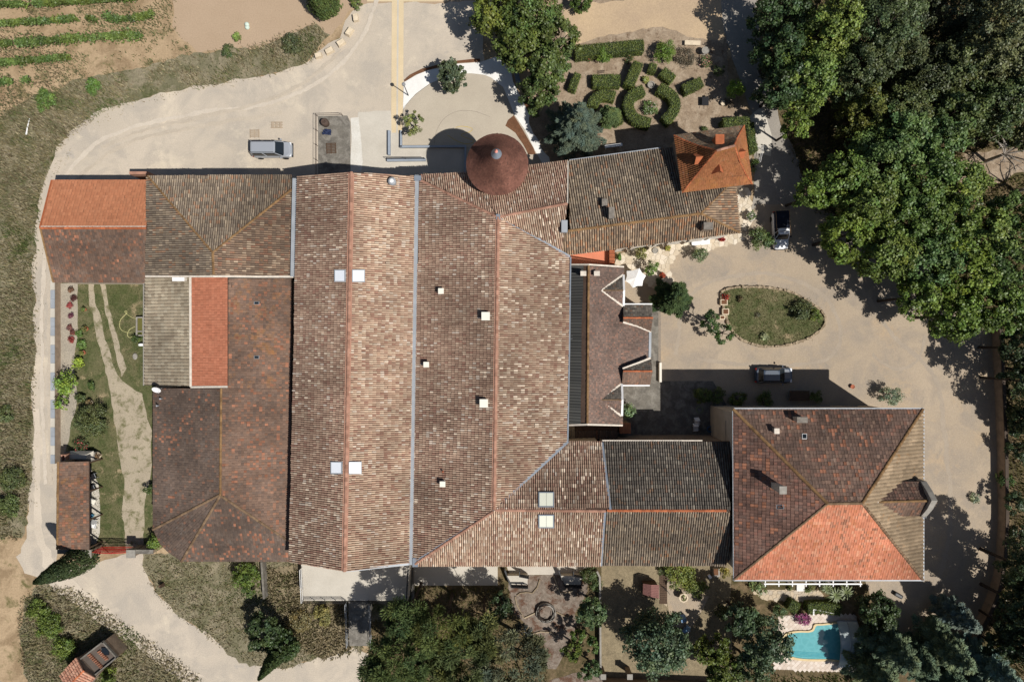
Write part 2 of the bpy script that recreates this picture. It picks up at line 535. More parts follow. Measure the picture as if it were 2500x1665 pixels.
M['garden'] = ground_mat('leaf_littered_soil', [A(178, 157, 133), A(158, 137, 114), A(190, 170, 146)], 0.3, 6, 0.4, 0.6,
                         [(A(120, 96, 76), 1.2, 0.58, 0.68)])
M['mulch'] = ground_mat('bark_mulch', [A(140, 100, 74), A(118, 84, 62)], 1.0, 8, 0.4, 0.8)
M['forest_floor'] = ground_mat('woodland_floor', [A(120, 104, 78), A(92, 86, 56), A(140, 120, 92)], 0.25, 4, 0.45, 0.8)
M['cracked'] = ground_mat('worn_paving', [A(146, 132, 118), A(126, 112, 100), A(160, 146, 132)], 0.6, 6, 0.35, 0.6,
                          [(A(112, 84, 68), 0.7, 0.5, 0.62), (A(164, 156, 144), 1.3, 0.6, 0.7)])
M['straw'] = ground_mat('straw_dry_grass', [A(172, 156, 126), A(158, 142, 114), A(148, 134, 108)], 0.4, 6, 0.4, 0.7)
M['ruts'] = ground_mat('wheel_rut_gravel', [A(190, 176, 152), A(178, 164, 142)], 0.3, 8, 0.28, 0.4, [(A(122, 118, 84), 0.9, 0.5, 0.64)])

me = bpy.data.meshes.new('ground')
me.from_pydata([(-400, -400, 0), (400, -400, 0), (400, 400, 0), (-400, 400, 0)], [], [(0, 1, 2, 3)])
me.materials.append(M['soil'])
tag(link('ground', me), kind='structure')

sheet('bare_field', [(420, -60), (1160, -60), (1160, 20), (1000, 14), (900, 20), (850, 30), (770, 120), (690, 110), (560, 120), (470, 130), (420, 60)], M['bare_soil'], 0.5)
VERGE = [(-60, 330), (20, 270), (110, 225), (230, 190), (360, 160), (500, 130), (640, 110), (770, 60), (800, 90), (760, 150), (684, 182), (600, 196), (505, 212), (421, 226), (337, 248), (252, 272), (182, 322), (140, 366), (108, 440), (95, 540), (84, 640), (88, 840), (82, 970), (72, 1220), (66, 1270), (50, 1312), (0, 1318), (-60, 1320)]
sheet('grass_verge', VERGE, M['verge'], 0.5)
SWV = [(45, 1520), (60, 1460), (105, 1425), (195, 1440), (275, 1500), (345, 1550), (420, 1600), (490, 1655), (500, 1720), (100, 1720), (60, 1640)]
sheet('scrub_patch', SWV, M['verge'], 0.5)
TRACK = [(870, 1720), (500, 1720), (450, 1663), (377, 1614), (319, 1563), (239, 1516), (174, 1468), (120, 1425), (60, 1400), (40, 1360), (68, 1300), (70, 1221), (80, 968), (84, 828), (81, 624), (86, 540), (93, 484), (112, 428), (140, 359), (182, 314), (252, 266), (337, 244), (421, 222), (505, 208), (600, 194), (684, 180), (757, 149), (800, 110), (824, 93), (850, 40), (900, 12), (1000, 8), (1180, 6), (1180, 170), (1010, 230), (1000, 470), (140, 470), (139, 1400), (350, 1340), (352, 1390), (375, 1440), (420, 1485), (480, 1530), (540, 1575), (600, 1612), (690, 1632), (760, 1610), (840, 1570), (900, 1600)]
sheet('gravel_track', TRACK, M['track'], 0.35)
sheet('wheel_track', [(80, 1000), (100, 1000), (96, 1180), (104, 1320), (145, 1390), (225, 1450), (320, 1535), (410, 1600), (500, 1650), (470, 1658), (385, 1606), (290, 1532), (190, 1462), (118, 1404), (88, 1330), (80, 1180)], ground_mat('worn_pale_gravel', [A(217, 203, 184), A(206, 192, 173)], 0.3, 9, 0.2, 0.4), 0.3)
SOUTHG = [(352, 1350), (740, 1360), (1010, 1380), (1010, 1500), (900, 1520), (880, 1600), (840, 1572), (760, 1612), (690, 1634), (600, 1614), (540, 1577), (480, 1532), (420, 1487), (375, 1440), (354, 1390)]
sheet('south_verge', SOUTHG, M['verge'], 0.5)
sheet('dry_bank', [(640, 1380), (735, 1380), (740, 1460), (845, 1470), (860, 1590), (790, 1610), (720, 1570), (690, 1500), (650, 1470)], M['straw'], 0.6)
WYARD = [(150, 660), (360, 660), (380, 940), (380, 1345), (220, 1345), (150, 1130)]
sheet('west_yard', WYARD, M['lawn'], 0.0)
sheet('yard_track', [(214, 690), (228, 690), (238, 760), (262, 840), (282, 900), (300, 930), (345, 960), (358, 1020), (372, 1050), (372, 1150), (356, 1200), (352, 1345), (305, 1345), (300, 1180), (288, 1090), (276, 1000), (260, 920), (240, 840), (222, 760)], M['ruts'], 0.25)
sheet('yard_rut', [(246, 690), (258, 690), (268, 760), (286, 830), (312, 900), (300, 920), (280, 850), (258, 770)], M['ruts'], 0.2)
sheet('pebble_bed', [(148, 690), (190, 690), (190, 820), (178, 900), (190, 960), (172, 1060), (160, 1110), (148, 1110)], ground_mat('pebble_bed_gravel', [A(196, 184, 164), A(176, 166, 150)], 0.4, 6, 0.4, 0.5), 0.15)
sheet('yard_paving', [(216, 1130), (240, 1180), (246, 1300), (230, 1345), (216, 1345)], M['concrete'], 0.1)
# north forecourt
sheet('sand_path', [(957, -60), (986, -60), (984, 330), (955, 330)], M['sand_strip'])
sheet('sand_cross_path', [(896, -60), (1094, -60), (1094, 5), (896, 5)], M['sand_strip'])
sheet('pale_centre_strip', [(970, -60), (974, -60), (971.5, 325), (967.5, 325)], M['concrete'])
sheet('concrete_slab', [(875, 273), (955, 270), (955, 440), (868, 440)], M['concrete'], 0.1)
sheet('paved_forecourt', [(950, 325), (985, 325), (985, 360), (1140, 360), (1150, 470), (930, 470)], M['concrete'])
sheet('white_edge_strip', [(857, 288), (876, 286), (886, 395), (880, 440), (854, 440), (858, 345)], ground_mat('worn_white_concrete', [A(226, 222, 212), A(212, 206, 194)], 0.6, 7, 0.18, 0.2), 0.08)
sheet('old_slab', [(777, 284), (848, 283), (856, 300), (856, 440), (777, 440)], M['concrete_old'])
CIRC = [(984, 270), (993, 255), (1015, 230), (1049, 205), (1090, 188), (1119, 181), (1150, 180), (1184, 184), (1200, 191), (1217, 205), (1228, 213), (1241, 244), (1256, 281), (1281, 317), (1307, 370), (1330, 410), (1300, 470), (1150, 470), (1140, 364), (982, 364)]
sheet('exposed_concrete_yard', CIRC, M['exposed'])
sheet('white_path', [(986, 202), (1021, 182), (1049, 172), (1077, 166), (1119, 157), (1172, 153), (1210, 140), (1243, 138), (1246, 168), (1253, 202), (1273, 241), (1293, 283), (1312, 323), (1346, 376), (1364, 410), (1336, 420), (1307, 370), (1281, 317), (1256, 281), (1241, 244), (1228, 213), (1217, 205), (1200, 191), (1184, 184), (1150, 180), (1119, 181), (1090, 188), (1049, 205), (1015, 230), (993, 255), (984, 269)], M['white_conc'])
sheet('mulch_bed', [(987, 196), (1000, 184), (1030, 170), (1077, 157), (1120, 149), (1171, 144), (1172, 152), (1119, 156), (1077, 165), (1045, 173), (1015, 185), (988, 201)], M['mulch'], 0.05)
sheet('curved_mulch_bed', [(1254, 282), (1266, 300), (1284, 330), (1302, 362), (1308, 378), (1290, 378), (1276, 352), (1258, 325), (1234, 308), (1240, 294)], M['mulch'], 0.04)
sheet('east_mulch_bed', [(1275, 240), (1295, 245), (1315, 262), (1330, 300), (1345, 330), (1346, 372), (1312, 321), (1293, 281)], M['mulch'], 0.08)
# north-east garden
sheet('garden_soil', [(1370, -60), (1765, -60), (1770, 60), (1780, 200), (1840, 300), (1830, 470), (1380, 470), (1290, 300), (1330, 100)], M['garden'], 0.3)
sheet('sandy_drive', [(1376, 22), (1450, 4), (1600, 0), (1760, -20), (1770, 60), (1765, 110), (1700, 90), (1620, 72), (1540, 82), (1460, 98), (1400, 108), (1380, 70)], ground_mat('sandy_drive_gravel', [A(206, 180, 146), A(190, 166, 138)], 0.2, 7, 0.25, 0.4), 0.4)
sheet('lane', [(1752, -60), (1845, -60), (1858, 130), (1900, 280), (1960, 420), (1960, 560), (1830, 560), (1840, 460), (1842, 300), (1810, 210), (1770, 90)], ground_mat('lane_gravel', [A(172, 164, 152), A(160, 152, 142)], 0.2, 8, 0.25, 0.4), 0.2)
sheet('concrete_apron', [(1822, 290), (1862, 262), (1884, 330), (1880, 380), (1838, 372)], M['concrete'], 0.1)
def tyre_mark(path, w, mat):
    pp = smooth_path(path, 5); a = offset(pp, w / 2); c = offset(pp, -w / 2)
    sheet('tyre_mark', a + c[::-1], mat, 0.2, step=0.35)
TY1 = ground_mat('rolled_gravel', [A(215, 202, 184), A(204, 191, 174)], 0.5, 9, 0.2, 0.3)
TY2 = ground_mat('dusty_gravel', [A(204, 190, 171), A(193, 180, 162)], 0.5, 9, 0.22, 0.3)
for q, w_, m_ in (([(112, 1180), (104, 900), (110, 620), (140, 470), (200, 380), (300, 320), (460, 280), (700, 240), (860, 130), (930, -20)], 9, TY1), ([(126, 1180), (122, 900), (127, 640), (160, 480), (230, 400), (330, 345), (480, 308), (690, 275)], 8, TY2),
                  ([(250, 360), (380, 310), (560, 270), (720, 215), (840, 120)], 7, TY2)):
    tyre_mark(q, w_, m_)
# woodland and courtyard
sheet('forest_floor', [(1848, -60), (2700, -60), (2700, 1800), (2380, 1800), (2380, 1560), (2450, 1400), (2455, 1100), (2425, 830), (2300, 640), (2000, 540), (1940, 380), (1880, 200)], M['forest_floor'], 0.5)
sheet('sunny_clearing', [(2330, 400), (2400, 368), (2520, 350), (2520, 420), (2440, 440), (2380, 470), (2340, 450)], M['garden'], 0.5)
COURT = [(1612, 660), (1640, 630), (1680, 612), (1740, 600), (1800, 570), (1850, 500), (1990, 500), (2300, 660), (2430, 830), (2440, 1100), (2440, 1400), (2400, 1500), (2330, 1600), (2250, 1640), (2150, 1560), (2090, 1440), (1790, 1440), (1730, 1100), (1500, 1100), (1500, 640)]
sheet('courtyard', COURT, M['court'], 0.25)
CT1 = ground_mat('rolled_court_gravel', [A(192, 176, 156), A(181, 166, 147)], 0.5, 9, 0.22, 0.3)
CT2 = ground_mat('turned_court_gravel', [A(181, 166, 147), A(171, 157, 140)], 0.5, 9, 0.22, 0.3)
for q, w_, m_ in (([(1650, 870), (1660, 790), (1700, 705), (1800, 675), (1900, 672), (1990, 710), (2050, 790), (2040, 860), (1960, 890), (1800, 890), (1700, 875)], 9, CT2),
                  ([(2100, 700), (2180, 820), (2280, 920), (2310, 1100), (2320, 1300), (2280, 1430)], 11, CT2), ([(2130, 860), (2180, 900), (2240, 880), (2260, 820)], 8, CT2)):
    tyre_mark(q, w_, m_)
sheet('court_paving', [(1500, 740), (1612, 740), (1612, 1010), (1500, 1100)], M['concrete_old'])
sheet('sett_threshold', [(1607, 760), (1613, 760), (1613, 945), (1607, 945)], plain('setts', A(150, 138, 124), 0.95, 0.4, 9))
sheet('west_service_court', [(1500, 930), (1740, 930), (1780, 1000), (1780, 1100), (1500, 1100)], M['concrete_old'])
# south gardens
sheet('south_garden', [(1005, 1380), (1480, 1380), (1480, 1720), (900, 1720), (900, 1520), (1005, 1500)], M['forest_floor'], 0.2)
sheet('south_pavement', [(1000, 1370), (1215, 1370), (1215, 1428), (1005, 1428)], M['concrete'])
sheet('tiled_pavement', [(1232, 1370), (1450, 1370), (1430, 1402), (1245, 1402)], ground_mat('pale_paving', [A(205, 196, 182), A(194, 184, 170)], 0.5, 8, 0.15, 0.2))
sheet('worn_patio', [(1240, 1400), (1310, 1400), (1345, 1400), (1432, 1405), (1432, 1440), (1405, 1500), (1410, 1530), (1385, 1560), (1370, 1610), (1355, 1632), (1335, 1632), (1325, 1560), (1290, 1530), (1258, 1500), (1245, 1450)], M['cracked'], 0.2)
sheet('walled_lawn', [(1468, 1370), (1790, 1370), (1790, 1650), (1468, 1650)], M['straw'], 0.0)
sheet('grey_paving', [(1612, 1385), (1660, 1440), (1730, 1455), (1690, 1530), (1640, 1530), (1630, 1470), (1612, 1450)], M['court'], 0.2)
sheet('pool_garden', [(1785, 1400), (2110, 1400), (2160, 1560), (2380, 1600), (2380, 1720), (1785, 1720)], M['forest_floor'], 0.2)
sheet('bottom_path', [(1340, 1660), (1400, 1640), (1480, 1640), (1480, 1720), (1320, 1720)], M['cracked'], 0.2)

# ---------------------------------------------------------------- roofs
PAL = {
 'new': [(30, (200, 168, 138)), (26, (182, 146, 116)), (18, (164, 124, 100)), (12, (208, 182, 150)), (8, (152, 98, 78)), (5, (222, 204, 182))],
 'newshade': [(30, (186, 152, 124)), (26, (168, 132, 106)), (20, (150, 112, 90)), (10, (200, 172, 142)), (8, (146, 94, 76)), (5, (216, 200, 180))],  # same cream clay, with the shade of slopes facing off the sun mixed in
 'old': [(30, (136, 120, 104)), (24, (116, 102, 90)), (18, (154, 134, 112)), (8, (160, 110, 78)), (10, (96, 86, 78)), (5, (188, 164, 138))],
 'oldwarm': [(26, (150, 126, 102)), (22, (126, 106, 90)), (16, (172, 140, 110)), (14, (176, 116, 74)), (8, (104, 90, 80)), (8, (196, 168, 138))],
 'oldgrey': [(30, (112, 102, 94)), (24, (96, 88, 82)), (18, (130, 118, 106)), (6, (136, 98, 76)), (12, (82, 76, 72)), (3, (170, 156, 140))],
 'striped': [(24, (140, 116, 96)), (20, (118, 98, 84)), (16, (176, 142, 114)), (14, (162, 104, 78)), (8, (206, 178, 148)), (8, (100, 86, 78))],
 'cream': [(30, (186, 168, 144)), (24, (170, 150, 126)), (18, (152, 130, 108)), (8, (202, 186, 162))],
 'orange': [(30, (192, 118, 78)), (24, (186, 111, 72)), (20, (197, 124, 84))],
 'orange2': [(30, (188, 110, 78)), (24, (182, 104, 72)), (20, (192, 116, 84))],
 'brown': [(30, (110, 88, 76)), (24, (120, 96, 82)), (20, (100, 82, 73)), (4, (160, 98, 66)), (10, (92, 78, 72)), (6, (136, 92, 68))],
 'brownred': [(30, (128, 96, 78)), (24, (138, 104, 84)), (20, (112, 88, 76)), (8, (168, 106, 72)), (10, (100, 84, 76)), (6, (152, 98, 66))],
 'manor': [(30, (122, 90, 76)), (24, (106, 80, 68)), (16, (140, 104, 84)), (16, (90, 70, 63)), (9, (156, 98, 76)), (4, (168, 128, 104))],
 'manorred': [(26, (134, 92, 76)), (22, (114, 80, 68)), (18, (150, 104, 86)), (16, (94, 70, 63)), (10, (162, 98, 78))],
 'salmon': [(30, (200, 116, 84)), (22, (206, 128, 94)), (18, (190, 106, 70)), (9, (210, 150, 116)), (7, (178, 102, 52))],
 'ribs': [(30, (160, 134, 106)), (24, (148, 124, 98)), (16, (174, 146, 116))],
 'flame': [(30, (186, 112, 64)), (24, (176, 104, 58)), (16, (194, 122, 74)), (8, (164, 110, 56))],
 'cone': [(30, (146, 86, 66)), (24, (134, 78, 60)), (18, (156, 94, 72)), (5, (112, 68, 56))],
 'pink': [(30, (214, 150, 122)), (24, (196, 130, 102)), (14, (222, 168, 138)), (10, (170, 104, 80))],
 'char': [(30, (78, 76, 74)), (24, (70, 68, 67)), (10, (92, 89, 86))],
 'house': [(28, (140, 100, 82)), (24, (124, 92, 78)), (14, (160, 112, 88)), (12, (108, 88, 78)), (10, (184, 108, 66))],
}

SAT = {'new': 0.84, 'newshade': 0.8, 'orange': 0.86, 'orange2': 0.86, 'flame': 0.86, 'salmon': 0.86, 'brownred': 0.74, 'brown': 0.74, 'manor': 0.72, 'manorred': 0.72, 'house': 0.52, 'cone': 0.72}
BR = {'old': 1.45, 'oldwarm': 1.4, 'oldgrey': 1.35, 'striped': 1.25, 'new': 1.2, 'newshade': 1.22, 'brown': 1.2, 'brownred': 1.14, 'house': 1.25, 'cone': 1.2, 'salmon': 0.95, 'ribs': 1.1, 'manor': 1.18, 'manorred': 1.12, 'flame': 0.92, 'orange': 0.9, 'orange2': 0.92, 'cream': 0.95}
def pick(rng, pal, n, x, y, patch=0.16):
    w = np.array([p[0] for p in PAL[pal]], float); w /= w.sum()
    cols = np.array([A(*p[1]) for p in PAL[pal]])
    mean = (cols * w[:, None]).sum(0)
    k = 0.58 if pal in ('new', 'newshade') else 0.5
    cols = cols * BR.get(pal, 1.0)
    cols = mean + (cols - mean) * k
    g = cols @ np.array([0.3, 0.5, 0.2])
    cols = g[:, None] + (cols - g[:, None]) * SAT.get(pal, 0.85)
    idx = rng.choice(len(cols), n, p=w)
    patch = 0.05 if pal.startswith('orange') else patch * 1.6
    cols = cols * (np.array([1.0, 1.0, 1.0]) if pal.startswith('new') else np.array([0.99, 1.02, 0.98]))
    c = cols[idx] * (1 + rng.normal(0, 0.06, (n, 1))) * (1 + patch * 1.2 * (vnoise(x, y, 0.11, 2)[:, None] - 0.5)) * (1 + patch * 2 * (vnoise(x, y, 0.25, 4)[:, None] - 0.5)) * (1 + patch * (vnoise(x, y, 0.9, 6)[:, None] - 0.5))
    return c

UNIT = {}
def profile(style, w):
    """cross section (u, h) of one tile"""
    if style == 'canal':
        r = 0.40 * w
        return [(r * math.cos(t), 0.02 + 0.42 * w * math.sin(t)) for t in (math.pi, 2.45, 1.57, 0.69, 0.0)]
    if style == 'rib':
        r = 0.36 * w
        return [(-0.5 * w, 0.005), (-r, 0.02), (-0.12 * w, 0.34 * w), (0.12 * w, 0.34 * w), (r, 0.02), (0.5 * w, 0.005)]
    if style == 'mech':
        return [(-0.48 * w, 0.02), (-0.36 * w, 0.045), (-0.22 * w, 0.02), (0.18 * w, 0.02), (0.32 * w, 0.045), (0.48 * w, 0.01)]
    return [(-0.48 * w, 0.015), (0.0, 0.026), (0.48 * w, 0.015)]

class Building:
    def __init__(s, name, label, cat, at, group=None):
        s.root = thing(name, label, cat, P(at[0], at[1], 0), group)
        s.base = MB(); s.T = {}; s.sel = []; s.walls = []; s.ridges = []; s.ro = None
    def plane(s, pts, style='canal', pal='new', w=0.215, l=0.38, mat='tile_new', nsel=0, selmat='pale_tile', thick=0.16, down=None, rot=None, lift=0.0, fit=False):
        W = [Vector(P(*p)) for p in pts]
        if fit:
            a, n = on_plane(pts)
            for i in range(3, len(W)):
                dv = Vector(P(pts[i][0], pts[i][1], 0)) - Vector((0, 0, H)); W[i] = Vector((0, 0, H)) + dv * ((a - Vector((0, 0, H))).dot(n) / dv.dot(n))
        n = Vector((0, 0, 0))
        for i in range(len(W)):
            n += (W[i] - W[0]).cross(W[(i + 1) % len(W)] - W[0])
        if n.z < 0: n = -n; W = W[::-1]
        n.normalize()
        if down is None:
            d = Vector((0, 0, -1)); d = d - n * d.dot(n)
            if d.length < 1e-4: d = Vector((1, 0, 0)) - n * n.x
        else:
            d = Vector((down[0], down[1], 0)); d = d - n * d.dot(n)
        d.normalize(); c = d.cross(n)
        s.base.add([v for v in W] + [v - Vector((0, 0, thick)) for v in W],
                   [tuple(range(len(W))), tuple(reversed(range(len(W), 2 * len(W))))] + [(i, len(W) + i, len(W) + (i + 1) % len(W), (i + 1) % len(W)) for i in range(len(W))])
        o = sum(W, Vector()) / len(W)
        cn, dn, nn, on = (np.array(q) for q in (c, d, n, o))
        q = np.array([[(p - o).dot(c), (p - o).dot(d)] for p in W])
        if np.sum(q[:, 0] * np.roll(q[:, 1], -1) - np.roll(q[:, 0], -1) * q[:, 1]) < 0: q = q[::-1]
        gu = float(o.dot(c)) % w; gv = float(o.dot(d)) % l
        us = np.arange(math.floor((q[:, 0].min() + gu) / w), math.ceil((q[:, 0].max() + gu) / w)) * w - gu + w / 2
        vs = np.arange(math.floor((q[:, 1].min() + gv) / l), math.ceil((q[:, 1].max() + gv) / l)) * l - gv + l / 2
        U, Vv = np.meshgrid(us, vs); ctr = np.stack([U.ravel(), Vv.ravel()], 1)
        E = [(q[i], np.roll(q, -1, 0)[i]) for i in range(len(q))]
        halfp = []
        for a, b in E:
            t = (b - a) / (np.linalg.norm(b - a) + 1e-9); halfp.append((a, np.array([-t[1], t[0]])))
        def dist(p): return np.min([((p - a) @ nrm) for a, nrm in halfp], axis=0)
        dd = dist(ctr)
        ctr = ctr[dd > -0.25 * min(w, l)]; dd = dd[dd > -0.25 * min(w, l)]
        N = len(ctr)
        if N == 0: return
        rng = RNG
        ww = on + np.outer(ctr[:, 0], cn) + np.outer(ctr[:, 1], dn)
        col = pick(rng, pal, N, ww[:, 0], ww[:, 1])
        selm = np.zeros(N, bool)
        if nsel:
            cand = np.where(dd > max(w, l) * 0.75)[0]
            near = vnoise(ww[cand, 0], ww[cand, 1], 0.3, 9) * 0.5 + rng.random(len(cand)) * 1.6
            selm[cand[np.argsort(-near)[:nsel]]] = True
        pr = np.array(profile(style, w)); k = len(pr)
        wv = (vnoise(ww[:, 0], ww[:, 1], 0.35, 31) - 0.5)
        jit = rng.normal(0, 0.018 if style == 'canal' else 0.006, N) + 0.16 * wv; ju = rng.normal(0, 0.006, N) + 0.05 * (vnoise(ww[:, 0], ww[:, 1], 0.4, 33) - 0.5); jh = rng.normal(0, 0.006, N)
        lo = 0.035 if style in ('canal', 'rib') else 0.03
        V3 = np.empty((N, 2 * k, 3))
        for e, (vv, hh, sc) in enumerate(((-0.5 * l, 0.0, 0.86), (0.5 * l + 0.03, lo, 1.0))):
            for j in range(k):
                scj = sc if style == 'canal' else 1.0
                p2 = np.stack([ctr[:, 0] + pr[j, 0] * scj + ju, ctr[:, 1] + vv + jit], 1)
                for a, nrm in halfp:
                    sd = (p2 - a) @ nrm
                    p2 = p2 - np.outer(np.minimum(sd, 0), nrm)
                V3[:, e * k + j] = on + np.outer(p2[:, 0], cn) + np.outer(p2[:, 1], dn) + np.outer(pr[j, 1] * scj + hh + jh + 0.01 + lift, nn)
        keep = ~selm
        Vk = V3[keep]; n_ = len(Vk)
        b = (np.arange(n_) * 2 * k)[:, None]
        F = np.concatenate([np.concatenate([b + j, b + j + 1, b + k + j + 1, b + k + j], 1) for j in range(k - 1)], 0)[:, ::-1]
        s.T.setdefault(mat, []).append((Vk.reshape(-1, 3), F, col[keep].repeat(2 * k, 0)))
        if nsel:
            key = (style, w, l, selmat)
            if key not in UNIT:
                uv = [(pr[j, 0] * (sc if style == 'canal' else 1), v_, pr[j, 1] + h_ + 0.02) for (v_, h_, sc) in ((-0.5 * l, 0, 0.86), (0.5 * l + 0.03, lo, 1.0)) for j in range(k)]
                me = bpy.data.meshes.new('roof_tile')
                me.from_pydata(uv, [], [(k + j, k + j + 1, j + 1, j) for j in range(k - 1)])
                me.materials.append(M[selmat]); UNIT[key] = me
            for i in np.where(selm)[0]:
                s.sel.append((UNIT[key], ww[i], (c, d, n)))
    def ridge(s, a, b, mat='ridge_new', r=0.13, l=0.42, lift=0.03):
        s.ridges.append((Vector(P(*a)), Vector(P(*b)), mat, r, l, lift))
    def outline(s, pts, mat='render_wall', inset=0.3, drop=0.12):
        """walls below a closed roof outline"""
        W = [P(*p) for p in pts]
        cx = sum(p[0] for p in W) / len(W); cy = sum(p[1] for p in W) / len(W)
        a2 = sum(W[i][0] * W[(i + 1) % len(W)][1] - W[(i + 1) % len(W)][0] * W[i][1] for i in range(len(W)))
        if a2 < 0: W = W[::-1]
        q = offset([(p[0], p[1]) for p in W], inset, True)
        mb = MB(); n = len(W)
        vs = [(q[i][0], q[i][1], 0) for i in range(n)] + [(q[i][0], q[i][1], W[i][2] - drop) for i in range(n)]
        mb.add(vs, [(i, (i + 1) % n, n + (i + 1) % n, n + i) for i in range(n)])
        mb.build('wall', M[mat], s.root)
    def finish(s):
        ro = s.base.build('roof', M['roof_base'], s.root); s.ro = ro
        o = np.array(origin(ro))
        for mat, L in s.T.items():
            V, F, Cc, nb = [], [], [], 0
            for v, f, c in L:
                V.append(v - o); F.append(f + nb); Cc.append(c); nb += len(v)
            t = link('roof_tiles', mesh_np('roof_tiles', np.vstack(V), np.vstack(F), M[mat], np.vstack(Cc)), ro)
            t['kind'] = 'stuff'
        for me, w, (c, d, n) in s.sel:
            t = link('roof_tile', me, ro)
            m = Matrix((c, d, n)).transposed().to_4x4(); m.translation = Vector(w - o)
            t.matrix_local = m
        for a, b, mat, r, l, lift in s.ridges:
            key = ('ridge', mat, r, l)
            if key not in UNIT:
                mb = MB(); seg = 6; vs = []
                for e, (x, rr) in enumerate(((-l / 2 - 0.03, r * 0.88), (l / 2 + 0.02, r))):
                    for j in range(seg + 1):
                        t = math.pi * j / seg
                        vs.append((x, rr * math.cos(t), rr * 0.8 * math.sin(t) - 0.02 + 0.02 * e))
                mb.add(vs, [(j, j + 1, seg + 2 + j, seg + 1 + j) for j in range(seg)])
                mb.add([vs[seg + 1 + j] for j in range(seg + 1)], [tuple(range(seg + 1))])
                me = bpy.data.meshes.new('ridge_tile'); me.from_pydata(mb.v, [], mb.f)
                me.polygons.foreach_set('use_smooth', [True] * seg + [False]); me.materials.append(M[mat]); UNIT[key] = me
            d = (b - a); L = d.length; n = max(1, round(L / l)); d.normalize()
            y = Vector((0, 0, 1)).cross(d).normalized(); z = d.cross(y)
            for i in range(n):
                p = a + d * (L * (i + 0.5) / n) + Vector((0, 0, lift))
                t = link('ridge_tile', UNIT[key], ro)
                jd = random.gauss(0, 0.03)
                dd = (d + y * jd).normalized(); yy = z.cross(dd)
                m = Matrix((dd, yy, z)).transposed().to_4x4(); m.translation = p - Vector(o)
                t.matrix_local = m
        return s
    def strip(s, name, pts, mat, w=0.3, h=0.06, parent=None):
        """flat metal or mortar strip along points with heights"""
        W = [Vector(P(*p)) for p in pts]
        L = offset([(p.x, p.y) for p in W], w / 2); R = offset([(p.x, p.y) for p in W], -w / 2)
        mb = MB(); n = len(W); vs = []
        for i in range(n):
            z = W[i].z
            vs += [(L[i][0], L[i][1], z), (R[i][0], R[i][1], z), (R[i][0], R[i][1], z + h), (L[i][0], L[i][1], z + h)]
        fs = []
        for i in range(n - 1):
            a = 4 * i; b = a + 4
            for k in range(4): fs.append((a + k, a + (k + 1) % 4, b + (k + 1) % 4, b + k))
        fs += [(0, 3, 2, 1), (4 * n - 4, 4 * n - 3, 4 * n - 2, 4 * n - 1)]
        mb.add(vs, fs)
        return mb.build(name, M[mat], parent or s.root)
    def box(s, name, px, py, z0, z1, sx, sy, mat, parent=None, rz=0.0, bevel=0.0):
        """upright box whose top shows at pixel (px, py)"""
        x, y, _ = P(px, py, z1)
        return MB().box((x, y, (z0 + z1) / 2), (sx, sy, z1 - z0), rz).build(name, M[mat], parent or s.root, bevel=bevel)
    def chimney(s, px, py, zr, h, sx, sy, mat='render_wall', cap='grey_stone', pots=0, rz=0.0):
        x, y, _ = P(px, py, zr + h)
        st = MB().box((x, y, zr + h / 2 - 0.5), (sx, sy, h + 1.0), rz).build('chimney', M[mat], s.root, bevel=0.015)
        MB().box((x, y, zr + h + 0.045), (sx + 0.14, sy + 0.14, 0.09), rz).build('chimney_cap', M[cap], st, bevel=0.015)
        for i in range(pots):
            MB().lathe([(0.10, 0), (0.09, 0.25), (0.12, 0.27), (0.07, 0.28)], (x + (i - (pots - 1) / 2) * 0.32, y, zr + h + 0.09), 10).build('chimney_pot', M['terracotta'], st)
        return st
    def skylight(s, cx, cy, wpx, hpx, zfun, tilt_axis, up=0.12, panes=1, frame='zinc', glass='skylight', name='skylight', blind='skylight'):
        pass
M['chim_cap'] = plain('sooty_chimney_cap', A(136, 128, 118), 0.95, 0.45, 3)
M['skylight'] = plain('white_skylight_blind', A(240, 243, 248, 1.22), 0.35, 0.04, 1.0, spec=0.4)
M['skylight_cream'] = plain('cream_skylight_blind', A(226, 226, 208, 1.25), 0.35, 0.06, 1.0, spec=0.4)

def on_plane(pts):
    a, b, c = [Vector(P(*p)) for p in pts[:3]]
    n = (b - a).cross(c - a).normalized()
    if n.z < 0: n = -n
    return a, n

